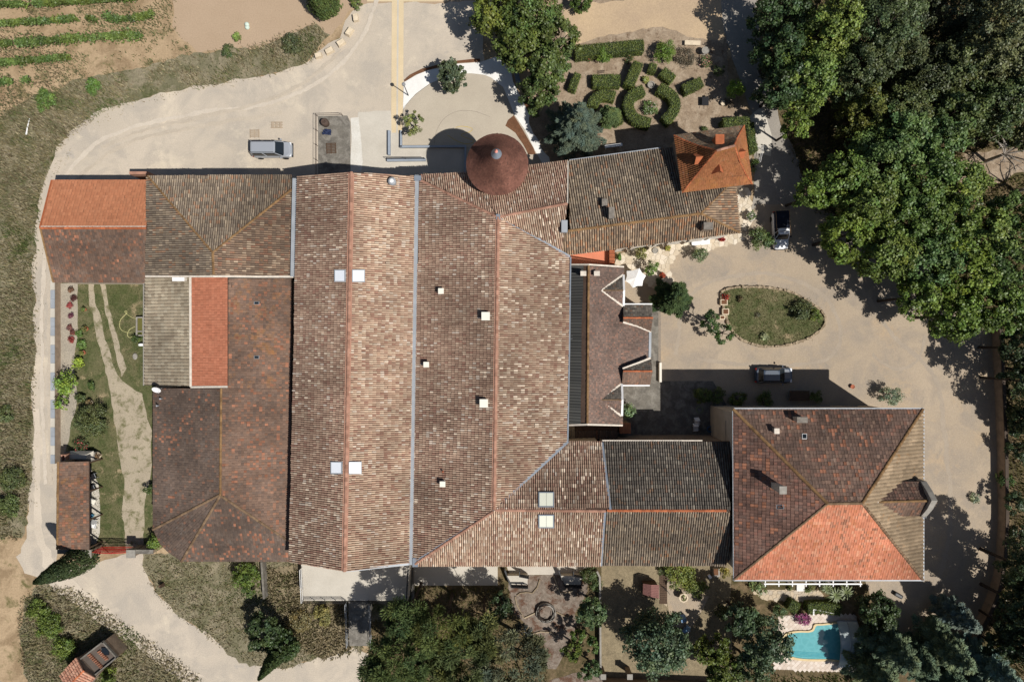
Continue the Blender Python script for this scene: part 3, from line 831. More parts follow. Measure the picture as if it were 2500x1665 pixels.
def roof_window(b, plane, px0, py0, px1, py1, panes=1, blind='skylight', frame='zinc', up=0.10, name='skylight', bar='pale'):
    """window lying on a roof plane; pixel box of its glass"""
    a, n = on_plane(plane)
    def hit(px, py):
        d = Vector(P(px, py, 0)) - Vector((0, 0, H)); o = Vector((0, 0, H))
        t = (a - o).dot(n) / d.dot(n)
        return o + d * t
    q = [hit(px0, py0), hit(px1, py0), hit(px1, py1), hit(px0, py1)]
    cen = sum(q, Vector()) / 4
    f = []
    for k, e in ((1.16, 0.0), (1.16, up), (1.0, up), (1.0, up - 0.05)):
        f.append([cen + (p - cen) * k + n * e for p in q])
    mb = MB(); vs = [p for ring in f for p in ring]; fs = []
    for r in range(3):
        for k in range(4): fs.append((4 * r + k, 4 * r + (k + 1) % 4, 4 * r + 4 + (k + 1) % 4, 4 * r + 4 + k))
    fr = mb.add(vs, fs).build(name, M[frame], b.root)
    for i in range(panes):
        t0, t1 = i / panes + (0.01 if i else 0), (i + 1) / panes - (0.01 if i < panes - 1 else 0)
        w = [q[0] + (q[1] - q[0]) * t0, q[0] + (q[1] - q[0]) * t1, q[3] + (q[2] - q[3]) * t1, q[3] + (q[2] - q[3]) * t0]
        w1 = [p + n * (up - 0.02) for p in w]; w0 = [p + n * (up - 0.06) for p in w]
        MB().add(w0 + w1, [(4, 5, 6, 7), (3, 2, 1, 0)] + [(k, (k + 1) % 4, 4 + (k + 1) % 4, 4 + k) for k in range(4)]).build('pane', M[blind], fr)
    return fr

def wall_window(b, a, c, z0, h, w, t, out, shutters=None, name='window', mat='white'):
    """window in the wall line a->c (world xy), at fraction t, facing out (unit xy)"""
    x, y = a[0] + (c[0] - a[0]) * t, a[1] + (c[1] - a[1]) * t
    ang = math.atan2(c[1] - a[1], c[0] - a[0])
    ox, oy = out
    f = MB()
    for sx in (-1, 1):
        f.box((x + math.cos(ang) * sx * w / 2 + ox * 0.03, y + math.sin(ang) * sx * w / 2 + oy * 0.03, z0 + h / 2), (0.08, 0.12, h), ang)
    for zz in (z0, z0 + h):
        f.box((x + ox * 0.03, y + oy * 0.03, zz), (w + 0.1, 0.13, 0.08), ang)
    f.box((x + ox * 0.03, y + oy * 0.03, z0 + h / 2), (0.05, 0.09, h), ang)
    fr = f.build(name, M[mat], b.root)
    MB().box((x + ox * 0.02, y + oy * 0.02, z0 + h / 2), (w - 0.06, 0.04, h - 0.06), ang).build('pane', M['glass_dark'], fr)
    MB().box((x + ox * 0.12, y + oy * 0.12, z0 - 0.07), (w + 0.3, 0.28, 0.07), ang).build('sill', M['grey_stone'], fr)
    if shutters:
        for sx in (-1, 1):
            px, py = x + math.cos(ang) * sx * (w / 2 + 0.06), y + math.sin(ang) * sx * (w / 2 + 0.06)
            k = math.radians(shutters) * sx
            dx, dy = math.cos(ang + (0 if sx > 0 else math.pi)), math.sin(ang + (0 if sx > 0 else math.pi))
            cx, cy = dx * math.cos(math.radians(shutters)) + ox * math.sin(math.radians(shutters)), dy * math.cos(math.radians(shutters)) + oy * math.sin(math.radians(shutters))
            MB().box((px + cx * w / 4 + ox * 0.05, py + cy * w / 4 + oy * 0.05, z0 + h / 2), (w / 2, 0.05, h + 0.05), math.atan2(cy, cx)).build('shutter', M['shutter'], fr)
M['shutter'] = plain('grey_brown_shutter', A(176, 160, 140), 0.8, 0.2)

# heights
ZE, ZR = 6.84, 9.2
# ---- west nave
b = Building('barn', 'long barn with cream canal tiles and two pairs of white skylights on its ridge', 'barn', (860, 900))
AW = [(727, 431, ZE), (858, 421, ZR), (841, 1394, ZR), (705, 1371, ZE)]
AE = [(858, 421, ZR), (1013, 430, ZE), (999, 1375, ZE), (841, 1394, ZR)]
b.plane(AW, pal='newshade', nsel=130); b.plane(AE, pal='new', nsel=130)
b.ridge((858, 421, ZR), (841, 1394, ZR), 'ridge_new', 0.17, 0.42, 0.05)
b.outline([AW[0], AW[1], AE[1], AE[2], AE[3], AW[3]], 'render_wall', 0.25)
b.finish()
b.strip('gutter', [(1018, 428, ZE + 0.02), (1003, 1378, ZE + 0.02)], 'zinc', 0.42, 0.08)
b.strip('ridge_flashing', [(852.5, 424, ZR - 0.02), (835.5, 1392, ZR - 0.02)], 'ridge_new', 0.12, 0.07)
b.strip('ridge_flashing', [(863.5, 424, ZR - 0.02), (846.5, 1392, ZR - 0.02)], 'ridge_new', 0.12, 0.07)
b.strip('gutter', [(720, 436, ZE - 0.25), (717, 560, ZE - 0.25), (715, 676, ZE - 0.25)], 'zinc', 0.45, 0.08)
for (x0, y0, x1, y1, pl) in ((821, 661, 844, 687, AW), (861, 661, 888, 687, AE), (812, 1128, 836, 1154, AW), (853, 1128, 880, 1154, AE)):
    roof_window(b, pl, x0, y0, x1, y1, 1, up=0.22)
x, y, z = P(957, 443, 8.3)
v = MB().lathe([(0.34, -0.9), (0.34, 0), (0.40, 0.02), (0.40, 0.1), (0.30, 0.2), (0.12, 0.24)], (x, y, z), 20).build('roof_vent', M['zinc'], b.root, smooth=False)
MB().box((x + 0.12, y - 0.05, z - 0.92), (1.0, 1.0, 0.25)).build('vent_flashing', M['zinc'], v)
MB().lathe([(0.2, 0.24), (0.2, 0.26), (0.02, 0.3)], (x, y, z), 16).build('vent_cap', M['white'], v)
b.strip('verge_flashing', [(846, 1393, ZR - 0.35), (925, 1384, 8.0), (1000, 1376, ZE)], 'zinc', 0.22, 0.06)

# ---- east nave
ZB = 9.3
b = Building('barn', 'wide barn with cream canal tiles and five white vent boxes on its western slope', 'barn', (1200, 900))
BW = [(1023, 440, ZE), (1216, 531, ZB), (1206, 1243, ZB), (1008, 1374, ZE)]
BE = [(1216, 531, ZB), (1391, 628, 7.2), (1384, 1077, 7.2), (1206, 1243, ZB)]
b.plane(BW, pal='newshade', nsel=80); b.plane(BE, pal='new', nsel=170)
b.ridge((1216, 531, ZB), (1206, 1243, ZB), 'ridge_new', 0.17, 0.42, 0.05)
b.ridge((1027, 441, ZE + 0.05), (1213, 530, ZB), 'ridge_new', 0.15)
b.outline([BW[0], BW[1], BE[1], BE[2], BE[3], BW[3]], 'render_wall', 0.3)
b.finish()
b.strip('ridge_flashing', [(1211, 534, ZB - 0.02), (1201, 1243, ZB - 0.02)], 'ridge_new', 0.12, 0.07)
b.strip('ridge_flashing', [(1221, 534, ZB - 0.02), (1211, 1243, ZB - 0.02)], 'ridge_new', 0.12, 0.07)
b.strip('valley_flashing', [(1218, 532, ZB - 0.1), (1290, 571, 8.25), (1390, 629, 7.15)], 'zinc_blue', 0.42, 0.1)
b.strip('valley_flashing', [(1206, 1243, ZB - 0.1), (1290, 1165, 8.25), (1386, 1076, 7.1)], 'zinc_blue', 0.38, 0.1)
b.strip('hip_flashing', [(1206, 1243, ZB - 0.1), (1110, 1307, 8.1), (1008, 1373, ZE)], 'zinc_blue', 0.16, 0.1)
b.strip('gutter', [(1393, 628, 7.05), (1390, 860, 7.05), (1386, 1076, 7.05)], 'zinc_blue', 0.14, 0.12)
x, y, z = P(1216, 530, ZB)
MB().box((x, y, z), (0.4, 0.5, 0.25)).build('lead_saddle', M['zinc_blue'], b.root)
MB().box(P(1020, 436, ZE + 0.1), (0.7, 0.5, 0.3)).build('rain_hopper', M['zinc_blue'], b.root)
MB().box(P(1014, 1372, ZE + 0.1), (0.55, 0.9, 0.2)).build('rain_hopper', M['zinc_blue'], b.root)
for (px, py, sz, zr) in ((1076.5, 710.6, 0.56, 7.6), (1185.6, 772, 0.82, 9.0), (1040.5, 890, 0.56, 7.2), (1181, 984.6, 0.82, 9.0), (1080.4, 1181.6, 0.56, 7.75)):
    x, y, z = P(px, py, zr + 0.62)
    v = MB().box((x, y, zr + 0.1), (sz * 0.8, sz * 0.8, 0.9)).build('vent_box', M['cream'], b.root)
    MB().box((x, y, zr + 0.6), (sz, sz, 0.14)).build('vent_lid', M['cream'], v, bevel=0.02)
MB().lathe([(0.06, -0.4), (0.06, 0.35), (0.09, 0.36), (0.03, 0.4)], P(1082, 1150, 7.9), 8).build('vent_pipe', M['terracotta'], b.root)

# ---- north wing
b = Building('wing', 'short cream tiled wing whose eave passes under the round tower', 'building', (1330, 470))
b.plane([(1026, 426, ZE), (1140, 423, ZE), (1216, 530, ZB), (1026, 439, ZE)], pal='newshade')
b.plane([(1140, 423, ZE), (1386, 394, ZE), (1385, 497, ZB), (1216, 530, ZB)], pal='newshade')
b.plane([(1216, 530, ZB), (1385, 497, ZB), (1372, 612, 7.35)], pal='new', nsel=20)
b.ridge((1220, 529, ZB), (1385, 497, ZB), 'ridge_new', 0.15)
b.outline([(1026, 426, ZE), (1140, 423, ZE), (1386, 394, ZE), (1385, 497, ZB), (1380, 600, 7.3), (1216, 530, ZB)], 'render_wall', 0.3)
b.finish()
b.strip('verge_flashing', [(1386.5, 394, ZE + 0.1), (1385.5, 497, ZB + 0.05)], 'mortar', 0.12, 0.12)

# ---- south wing, new tiles
b = Building('wing', 'southern wing with pinkish cream tiles and a pair of cream roof windows', 'building', (1300, 1250))
JN = [(1386, 1077, ZE), (1469, 1078, ZE), (1490, 1243, ZB), (1206, 1243, ZB)]
JS = [(1206, 1243, ZB), (1476, 1247, ZB), (1466, 1381, ZE), (1005, 1381, ZE)]
b.plane(JN, pal='newshade', nsel=40); b.plane([(1206, 1243, ZB), (1476, 1247, ZB), (1466, 1381, ZE), (1012, 1381, ZE), (1010, 1374, ZE + 0.1)], pal='new', nsel=120)
b.ridge((1210, 1245, ZB), (1478, 1247, ZB), 'ridge_new', 0.16)
b.ridge((1204, 1248, ZB), (1014, 1376, ZE + 0.1), 'ridge_new', 0.15)
b.outline([(1386, 1077, ZE), (1469, 1078, ZE), (1480, 1246, ZB), (1466, 1381, ZE), (1010, 1381, ZE), (1206, 1243, ZB)], 'render_wall', 0.3)
b.finish()
roof_window(b, JN, 1317, 1204, 1350, 1236, 2, 'skylight_cream', 'zinc_blue', 0.25)
roof_window(b, JS, 1317, 1255, 1350, 1283, 2, 'skylight_cream', 'zinc_blue', 0.25)
# ---- south wing, old tiles
b = Building('wing', 'old wing with dark grey canal tiles joined to the tall mansion', 'building', (1620, 1240))
O_N = [(1471, 1078, ZE - 0.1), (1782, 1077, ZE - 0.1), (1782, 1246, ZR), (1492, 1243, ZR)]
O_S = [(1478, 1247, ZR), (1782, 1247, ZR), (1782, 1362, ZE + 0.2), (1770, 1381, ZE - 0.1), (1468, 1381, ZE - 0.1)]
b.plane(O_N, pal='oldgrey', mat='tile_old', w=0.235, l=0.4); b.plane(O_S, pal='old', mat='tile_old', w=0.235, l=0.4)
b.ridge((1482, 1246, ZR), (1772, 1246, ZR), 'ridge_orange', 0.15)
b.outline([O_N[0], O_N[1], O_S[1], O_S[3], O_S[4], (1480, 1246, ZR)], 'stone_wall', 0.3)
b.finish()
b.strip('lead_flashing', [(1470, 1079, ZE), (1480, 1160, 8.1), (1490, 1243, ZR + 0.08)], 'zinc_blue', 0.22, 0.12)
b.strip('lead_flashing', [(1477, 1249, ZR + 0.06), (1471, 1320, 8.0), (1467, 1381, ZE)], 'zinc_blue', 0.22, 0.12)
b.strip('gutter', [(1470, 1075, ZE - 0.15), (1714, 1075, ZE - 0.15)], 'mortar', 0.12, 0.12)

# ---- north-west hipped block
b = Building('barn', 'hipped barn with grey canal tiles and lichen yellow hips in the north west corner', 'barn', (530, 580))
zr = 7.7
b.plane([(359, 428, 6), (712, 428, 6), (712, 463, 6.3), (520, 617, zr)], pal='old', mat='tile_old', w=0.225, l=0.4)
b.plane([(359, 428, 6), (520, 617, zr), (522, 673, zr), (355, 673, 6)], pal='old', mat='tile_old', w=0.225, l=0.4)
b.plane([(712, 463, 6.3), (716, 673, 6.2), (522, 673, zr), (520, 617, zr)], pal='striped', mat='tile_old', w=0.225, l=0.4)
b.ridge((361, 430, 6.05), (520, 617, zr), 'ridge_old', 0.14); b.ridge((712, 463, 6.35), (520, 617, zr), 'ridge_old', 0.14); b.ridge((520, 619, zr), (522, 671, zr), 'ridge_old', 0.16)
b.outline([(359, 428, 6), (712, 428, 6), (716, 673, 6.2), (522, 673, zr), (355, 673, 6)], 'stone_wall', 0.25)
b.finish()
b.strip('mortar_verge', [(356, 675, 6.02), (440, 675, 6.85), (522, 675, 7.68), (620, 676, 6.9), (717, 676, 6.2)], 'mortar', 0.2, 0.12)

# ---- far west shed
b = Building('shed', 'gabled shed at the western end, new orange tiles north and old brown tiles south', 'shed', (230, 560))
zr = 6.4
b.plane([(128, 440, 4.2), (359, 440, 4.2), (358, 556, zr), (99, 556, zr)], 'flat', 'orange', 0.3, 0.36, 'tile_orange')
b.plane([(99, 558, zr), (358, 558, zr), (356, 691, 4.2), (131, 690, 4.2)], 'flat', 'brownred', 0.24, 0.28, 'tile_flat', nsel=36, selmat='salmon_tile')
b.ridge((98, 557, zr), (357, 557, zr), 'ridge_orange', 0.14)
b.outline([(128, 440, 4.2), (359, 440, 4.2), (358, 557, zr), (356, 691, 4.2), (131, 690, 4.2), (99, 557, zr)], 'render_wall', 0.2)
b.finish()
b.strip('verge_tiles', [(127, 440, 4.22), (98, 556, zr + 0.02)], 'ridge_orange', 0.14, 0.1)
b.strip('verge_tiles', [(99.5, 559, zr + 0.02), (131, 690, 4.22)], 'ridge_old', 0.16, 0.1)
b.strip('mortar_line', [(100, 553.5, zr - 0.02), (357, 553.5, zr - 0.02)], 'mortar', 0.08, 0.07)
b.box('lean_to_roof', 338, 422.5, 0, 2.6, 2.0, 0.3, 'ridge_new')

# ---- brown barn with patches
b = Building('barn', 'large brown tiled barn with hipped southern end and a fresh orange patch', 'barn', (540, 1050))
zr = 7.0; zc = 5.2
kw = dict(style='flat', w=0.25, l=0.29, mat='tile_flat')
b.plane([(374, 948, 4.5), (540, 948, zr), (538, 1209, zr), (374, 1293, 4.5)], pal='brown', nsel=40, selmat='salmon_tile', **kw)
b.plane([(556, 680, 7.0), (713, 680, zc), (711, 948, zc), (540, 948, zr)], pal='brownred', nsel=60, selmat='salmon_tile', style='flat', w=0.25, l=0.29, mat='tile_lichen')
b.plane([(540, 948, zr), (711, 948, zc), (707, 1319, zc), (538, 1209, zr)], pal='brownred', nsel=70, selmat='salmon_tile', **kw)
b.plane([(538, 1209, zr), (374, 1293, 4.5), (443, 1370, 4.5), (412, 1349, 4.5), (390, 1328, 4.5)][:3] + [], pal='brown', **kw)
b.plane([(374, 1293, 4.5), (390, 1328, 4.5), (412, 1349, 4.5), (443, 1370, 4.5)], pal='brown', **kw)
b.plane([(538, 1209, zr), (443, 1370, 4.5), (706, 1370, 4.5), (706, 1320, zc)], fit=True, pal='brown', nsel=70, selmat='salmon_tile', **kw)
b.plane([(354, 676, 4.3), (463, 675, 6.0), (465, 943, 6.0), (354, 940, 4.3)], pal='cream', mat='tile_new', w=0.34, l=0.42, style='rib')
b.plane([(467, 678, 6.05), (556, 678, 7.3), (556, 942, 7.3), (466, 943, 6.05)], 'flat', 'orange2', 0.26, 0.34, 'tile_orange')
for p, q in (((538, 1207, zr), (374, 1292, 4.5)), ((538, 1209, zr), (443, 1370, 4.5)), ((538, 1209, zr), (704, 1320, zc))):
    b.ridge(p, q, 'ridge_grey', 0.15)
b.ridge((540, 949, zr), (538, 1209, zr), 'ridge_old', 0.13)
b.outline([(374, 948, 4.5), (540, 948, zr), (556, 680, 7.0), (713, 680, zc), (707, 1319, zc), (706, 1370, 4.5), (443, 1370, 4.5), (412, 1349, 4.5), (390, 1328, 4.5), (374, 1293, 4.5)], 'render_wall', 0.25)
b.outline([(354, 676, 4.3), (463, 675, 6.0), (556, 678, 7.3), (556, 942, 7.3), (466, 943, 6.0), (354, 940, 4.3)], 'render_wall', 0.2)
b.finish()
b.strip('mortar_verge', [(465.5, 677, 6.1), (466.5, 944, 6.1)], 'mortar', 0.22, 0.12)
b.strip('mortar_verge', [(466, 945, 6.1), (556, 944, 7.3)], 'mortar', 0.2, 0.1)
b.strip('mortar_verge', [(463, 676, 6.1), (556, 676, 7.3)], 'mortar', 0.14, 0.1)
b.strip('fascia', [(352, 676, 4.1), (352, 941, 4.1)], 'grey_stone', 0.1, 0.15)
for (cx, cy) in ((626.5, 740), (626.5, 872)):
    roof_window(b, [(556, 680, 7.0), (713, 680, zc), (711, 948, zc)], cx - 5.5, cy - 3.2, cx + 5.5, cy + 3.2, 1, 'glass_dark', 'zinc', 0.08)
c1 = b.chimney(436, 679, 5.6, 1.0, 1.1, 0.5, 'white_wall', 'white')
d = MB().lathe([(0.02, 0.0), (0.3, 0.06), (0.45, 0.16), (0.44, 0.18), (0.02, 0.04)], (0, 0, 0), 18)
d.v = [tuple(Matrix.Rotation(math.radians(48), 3, 'X') @ Vector(p)) for p in d.v]
px = Vector(P(383, 949, 5.6)); d.v = [tuple(Vector(p) + px) for p in d.v]
so = d.build('satellite_dish', M['white'], b.root)
MB().tube([px, px + Vector((0.2, 0.0, -1.0))], 0.03).build('dish_arm', M['zinc'], so)
MB().tube([px, px + Vector((0.25, -0.45, 0.1))], 0.02).build('dish_feed', M['white'], so)
for q in ((394, 973), (386, 990)):
    MB().lathe([(0.07, -0.4), (0.07, 0.3), (0.1, 0.31), (0.04, 0.36)], P(q[0], q[1], 4.9), 8).build('vent_pipe', M['zinc'], b.root)

# ---- lean-to by the west wall
b = Building('lean_to', 'narrow lean-to with mossy orange brown tiles along the western track', 'shed', (180, 1235))
b.plane([(143, 1128, 3.3), (217, 1126, 2.7), (218, 1341, 2.7), (141, 1340, 3.3)], 'flat', 'brownred', 0.25, 0.29, 'tile_lichen', nsel=30, selmat='salmon_tile')
b.outline([(143, 1128, 3.3), (150, 1128, 3.25), (149, 1340, 3.25), (141, 1340, 3.3)], 'stone_wall', 0.04)
for yy in (1130, 1200, 1270, 1338):
    x, y, _ = P(215, yy, 2.6); MB().box((x, y, 1.28), (0.14, 0.14, 2.56)).build('post', M['dark_wood'], b.root)
b.ridge((142, 1128, 3.32), (140, 1340, 3.32), 'ridge_old', 0.12)
b.finish()

# ---- north-east wing
b = Building('wing', 'north eastern wing with grey canal tiles, orange lichen ridge and two chimneys', 'building', (1560, 480))
z0, z1 = 6.3, 8.2
E_N = [(1711, 521, z1), (1391, 563, z1), (1388, 394, z0), (1790, 341, z0), (1795, 437, z0)]
b.plane(E_N, fit=True, pal='old', mat='tile_old', w=0.24, l=0.4)
b.plane([(1370, 567, z1), (1391, 564, z1), (1711, 521, z1), (1807, 568, z0), (1367, 625, z0)], pal='oldwarm', mat='tile_old', w=0.24, l=0.4)
b.plane([(1711, 521, z1), (1795, 437, z0), (1807, 568, z0)], pal='oldwarm', mat='tile_old', w=0.24, l=0.4)
b.ridge((1388, 564, z1), (1709, 522, z1), 'ridge_old', 0.15); b.ridge((1712, 522, z1), (1805, 568, z0), 'ridge_old', 0.13); b.ridge((1712, 520, z1), (1794, 438, z0), 'ridge_old', 0.13)
b.outline([E_N[2], E_N[3], E_N[4], (1807, 568, z0), (1367, 625, z0), (1370, 567, z1), (1391, 563, z1)], 'white_wall', 0.35)
b.finish()
b.chimney(1476, 495, 7.4, 0.8, 0.42, 0.6, 'concrete_old', 'chim_cap'); b.chimney(1493, 520, 7.6, 1.4, 0.42, 1.0, 'concrete_old', 'chim_cap')
b.chimney(1729, 552, 7.2, 1.2, 0.8, 0.6, 'stone_wall', 'chim_cap')
b.box('lead_box', 1378, 552, 7.0, 8.9, 0.62, 1.2, 'zinc', bevel=0.05)
roof_window(b, E_N, 1638, 424, 1647, 434, 1, 'glass_dark', 'zinc_blue', 0.1)
b.strip('gutter', [(1390, 392, z0 - 0.1), (1612, 362, z0 - 0.1)], 'zinc', 0.12, 0.1)
wa, wc = P(1372, 612, z0)[:2], P(1800, 556, z0)[:2]
ang = math.atan2(wc[1] - wa[1], wc[0] - wa[0]); out = (math.sin(ang), -math.cos(ang))
for t, sh in ((0.36, 60), (0.48, 35), (0.58, 70), (0.7, 40), (0.84, 25)):
    wall_window(b, wa, wc, 3.6, 1.5, 1.0, t, out, sh)
    wall_window(b, wa, wc, 0.9, 1.6, 1.1, t, out, sh)

# ---- pigeon tower
b = Building('pigeon_tower', 'square tower with steep swept orange roof and small triangular dormers', 'tower', (1740, 400))
ze, zt = 8.5, 12.5
NW, NE, SE, SW = (1646, 331), (1817, 307), (1836, 449), (1666, 470)
RA, RB = (1750, 368), (1793, 356)
def lerp3(p, q, t): return tuple(p[i] + (q[i] - p[i]) * t for i in range(3))
def W3(p, z): return Vector(P(p[0], p[1], z))
eN = [(*p, ze) for p in (NW, NE, SE, SW)]; top = [(*RA, zt), (*RB, zt), (*RB, zt), (*RA, zt)]
def unproj(v):
    k = (1 - v.z / H) / S
    return (v.x / k + 1250, 832.5 - v.y / k, v.z)
def sag(i, t, amt=0.5):
    v = W3(eN[i][:2], ze).lerp(W3(top[i][:2], zt), t); v.z -= amt * math.sin(math.pi * t) * 1.0
    return unproj(v)
kw = dict(style='flat', w=0.19, l=0.2, mat='tile_lichen', pal='flame')
for i, j in ((0, 1), (1, 2), (2, 3), (3, 0)):
    ts = (0, 0.28, 0.6, 1.0)
    for a, c in zip(ts[:-1], ts[1:]):
        q = [sag(i, a), sag(j, a), sag(j, c), sag(i, c)]
        if c == 1.0 and i in (1, 3): q = [q[0], q[1], q[2]]
        kk = dict(kw)
        if i == 0: kk['pal'] = 'oldwarm'; kk['mat'] = 'tile_flat'
        if i == 3: kk.update(style='rib', w=0.2, l=0.3)
        if i == 1: kk['mat'] = 'tile_lichen'
        b.plane(q, thick=0.1, **kk)
for i in range(4):
    for a, c in ((0, 0.28), (0.28, 0.6), (0.6, 1.0)):
        b.ridge(sag(i, a), sag(i, c), 'ridge_orange', 0.09, 0.36)
b.ridge((*RA, zt), (*RB, zt), 'ridge_new', 0.13, 0.36)
b.outline(eN, 'stone_wall', 0.35)
b.finish()
def dormer(px, py, z, dirv, w=0.9, h=0.75, d=1.0):
    x, y, _ = P(px, py, z)
    f = Vector((*dirv, 0)).normalized(); s_ = Vector((-f.y, f.x, 0)); c = Vector((x, y, z))
    ap = c + Vector((0, 0, h)); l = c - s_ * w / 2; r = c + s_ * w / 2
    bk = ap - f * d - Vector((0, 0, 0.1))
    q = MB().add([l, r, ap, l - f * d, r - f * d, bk], [(0, 1, 2), (3, 5, 4)]).build('dormer', M['dark_wood'], b.root)
    e = 0.12
    l2 = l - s_ * e + f * e - Vector((0, 0, e * 0.8)); r2 = r + s_ * e + f * e - Vector((0, 0, e * 0.8)); a2 = ap + f * e + Vector((0, 0, 0.05)); b2 = bk + Vector((0, 0, 0.05))
    mb = MB()
    for A_, B_ in ((l2, l2 - f * d), (r2, r2 - f * d)):
        up = Vector((0, 0, 0.07))
        mb.add([A_, a2, b2, B_, A_ + up, a2 + up, b2 + up, B_ + up], [(0, 1, 2, 3), (4, 5, 6, 7), (0, 1, 5, 4), (1, 2, 6, 5), (2, 3, 7, 6), (3, 0, 4, 7)])
    mb.build('dormer_roof', M['ridge_orange'], q)
    for sx in (-1, 1):
        MB().tube([c + f * 0.02 + s_ * sx * (w / 2), ap + f * 0.02], 0.04, 4).build('bargeboard', M['cream'], q)
dormer(1752, 421, 10.0, (0.13, -1)); dormer(1697, 389, 10.3, (-1, -0.12), 0.8, 0.7)
dormer(1812, 375, 10.2, (1, 0.12), 0.7, 0.6)
b.chimney(1757, 341, 10.4, 1.0, 0.7, 0.8, 'ridge_orange', 'ridge_orange')

# ---- round tower
b = Building('round_tower', 'round tower with dark red conical tile roof and zinc finial', 'tower', (1217, 441))
ze, zt, rad = 9.4, 13.9, 3.02
cx, cy, _ = P(1214, 402, ze)
def cone_r(t): return rad * (1 - t) ** 1.0 * (1 - 0.16 * math.sin(math.pi * min(1, t * 1.0)))
mb = MB().lathe([(rad - 0.05, ze - 0.15)] + [(cone_r(t) , ze + (zt - ze) * t) for t in np.linspace(0, 0.97, 9)], (cx, cy, 0), 48)
cone = mb.build('roof', M['roof_base'], b.root)
V, F, Cc, nb = [], [], [], 0
rows = 30
for i in range(rows):
    t0, t1 = i / rows * 0.93, (i + 1.25) / rows * 0.93
    r0, r1 = cone_r(t0) + 0.035, cone_r(t1) + 0.015
    n = max(8, int(2 * math.pi * r0 / 0.17))
    a0 = np.arange(n) * 2 * math.pi / n + (i % 2) * math.pi / n; hw = math.pi / n * 0.95
    j = RNG.normal(0, 0.008, n)
    za, zb = ze + (zt - ze) * t0, ze + (zt - ze) * t1
    q = np.stack([np.stack([np.cos(a0 + sg * hw) * (r + j), np.sin(a0 + sg * hw) * (r + j), np.full(n, z)], 1) for sg, r, z in ((-1, r0, za), (1, r0, za), (1, r1, zb), (-1, r1, zb))], 1)
    V.append(q.reshape(-1, 3) + np.array([cx, cy, 0]) - np.array(origin(cone))); F.append(np.arange(4 * n).reshape(-1, 4) + nb); nb += 4 * n
    Cc.append(pick(RNG, 'cone', n, np.cos(a0) * r0 * 2, np.sin(a0) * r0 * 2, 0.25).repeat(4, 0))
t = link('roof_tiles', mesh_np('roof_tiles', np.vstack(V), np.vstack(F), tint_mat('red_scallop_tile', 0.9, 0.35, 0.9, [(A(104, 72, 60), 1.2, 0.52, 0.7, 0.5)], fine=6), np.vstack(Cc)), cone); t['kind'] = 'stuff'
MB().lathe([(2.6, 0), (2.6, ze - 0.1)], (cx, cy, 0), 40).build('wall', M['render_wall'], b.root)
fin = MB().lathe([(0.5, -0.72), (0.48, -0.68), (0.3, -0.3), (0.14, 0.0), (0.1, 0.05)], (cx, cy, zt), 18).build('finial', M['zinc_blue'], b.root)
MB().lathe([(0.09, 0.0), (0.16, 0.08), (0.09, 0.18), (0.14, 0.28), (0.07, 0.36), (0.09, 0.45), (0.02, 0.62)], (cx, cy, zt), 12).build('finial_knob', plain('pink_finial_clay', A(226, 150, 134), 0.7, 0.2), fin)

# ---- house with gables
b = Building('house', 'gabled house with brown tiles, white trimmed dormers and charcoal rear slope', 'house', (1470, 840))
zr, ze = 7.2, 4.9
b.plane([(1393, 648, 6.2), (1437, 648, zr), (1434, 1034, zr), (1387, 1036, 6.2)], 'rib', 'char', 0.3, 1.6, tint_mat and 'tile_orange')
kw = dict(style='flat', w=0.19, l=0.2, mat='tile_flat', pal='house')
def eastz(px): return zr - (px - 1437) / 86 * (zr - ze)
b.plane([(1437, 650, zr), (1523, 654, ze), (1520, 1036, ze), (1434, 1034, zr)], nsel=0, **kw)
zl = 3.9
b.plane([(1521, 776, ze), (1521, 905, ze), (1587, 874, zl), (1588, 809, zl)], **kw)
b.ridge((1437, 649, zr), (1434, 1034, zr), 'ridge_old', 0.13)
# side gables of the porch wing
zg = 6.0
for (y0, ym, y1, pn, ps, nm) in ((744, 776, 810, 'oldgrey', 'brownred', 1), (876, 906, 940, 'oldgrey', 'brownred', -1)):
    if nm > 0:
        b.plane([(1522, 744, 5.0), (1592, 744, 5.0), (1593, 776, zg), (1521, 776, zg)], 'flat', pn, 0.24, 0.26, 'tile_flat')
        b.plane([(1521, 776, zg), (1594, 776, zg), (1589, 810, 4.6), (1521, 787, 5.6)], 'flat', ps, 0.2, 0.24, 'tile_flat')
        b.ridge((1522, 776, zg), (1594, 776, zg), 'ridge_orange', 0.1)
    else:
        b.plane([(1521, 901, 5.7), (1590, 876, 4.7), (1592, 906, zg), (1521, 906, zg)], 'flat', pn, 0.24, 0.26, 'tile_flat')
        b.plane([(1521, 906, zg), (1593, 906, zg), (1587, 939, 5.0), (1518, 939, 5.0)], 'flat', ps, 0.2, 0.24, 'tile_flat')
        b.ridge((1522, 906, zg), (1592, 906, zg), 'ridge_orange', 0.1)
for (ya, y0, y1, xa, xb) in ((709, 671, 748, 1471, 1521), (976, 937, 1015, 1465, 1517)):
    zd = 6.3
    b.plane([(xa, ya, zd), (xb, ya, zd), (xb, y0 + 2, 5.0)], 'flat', 'oldgrey', 0.22, 0.26, 'tile_flat', lift=0.04)
    b.plane([(xa, ya, zd), (xb, ya, zd), (xb, y1 - 2, 5.0)], 'flat', 'house', 0.2, 0.24, 'tile_flat', lift=0.04)
    b.ridge((xa, ya, zd), (xb, ya, zd), 'ridge_grey', 0.09)
b.outline([(1393, 648, 6.2), (1437, 648, zr), (1523, 654, ze), (1520, 1036, ze), (1434, 1034, zr), (1387, 1036, 6.2)], 'render_wall', 0.15)
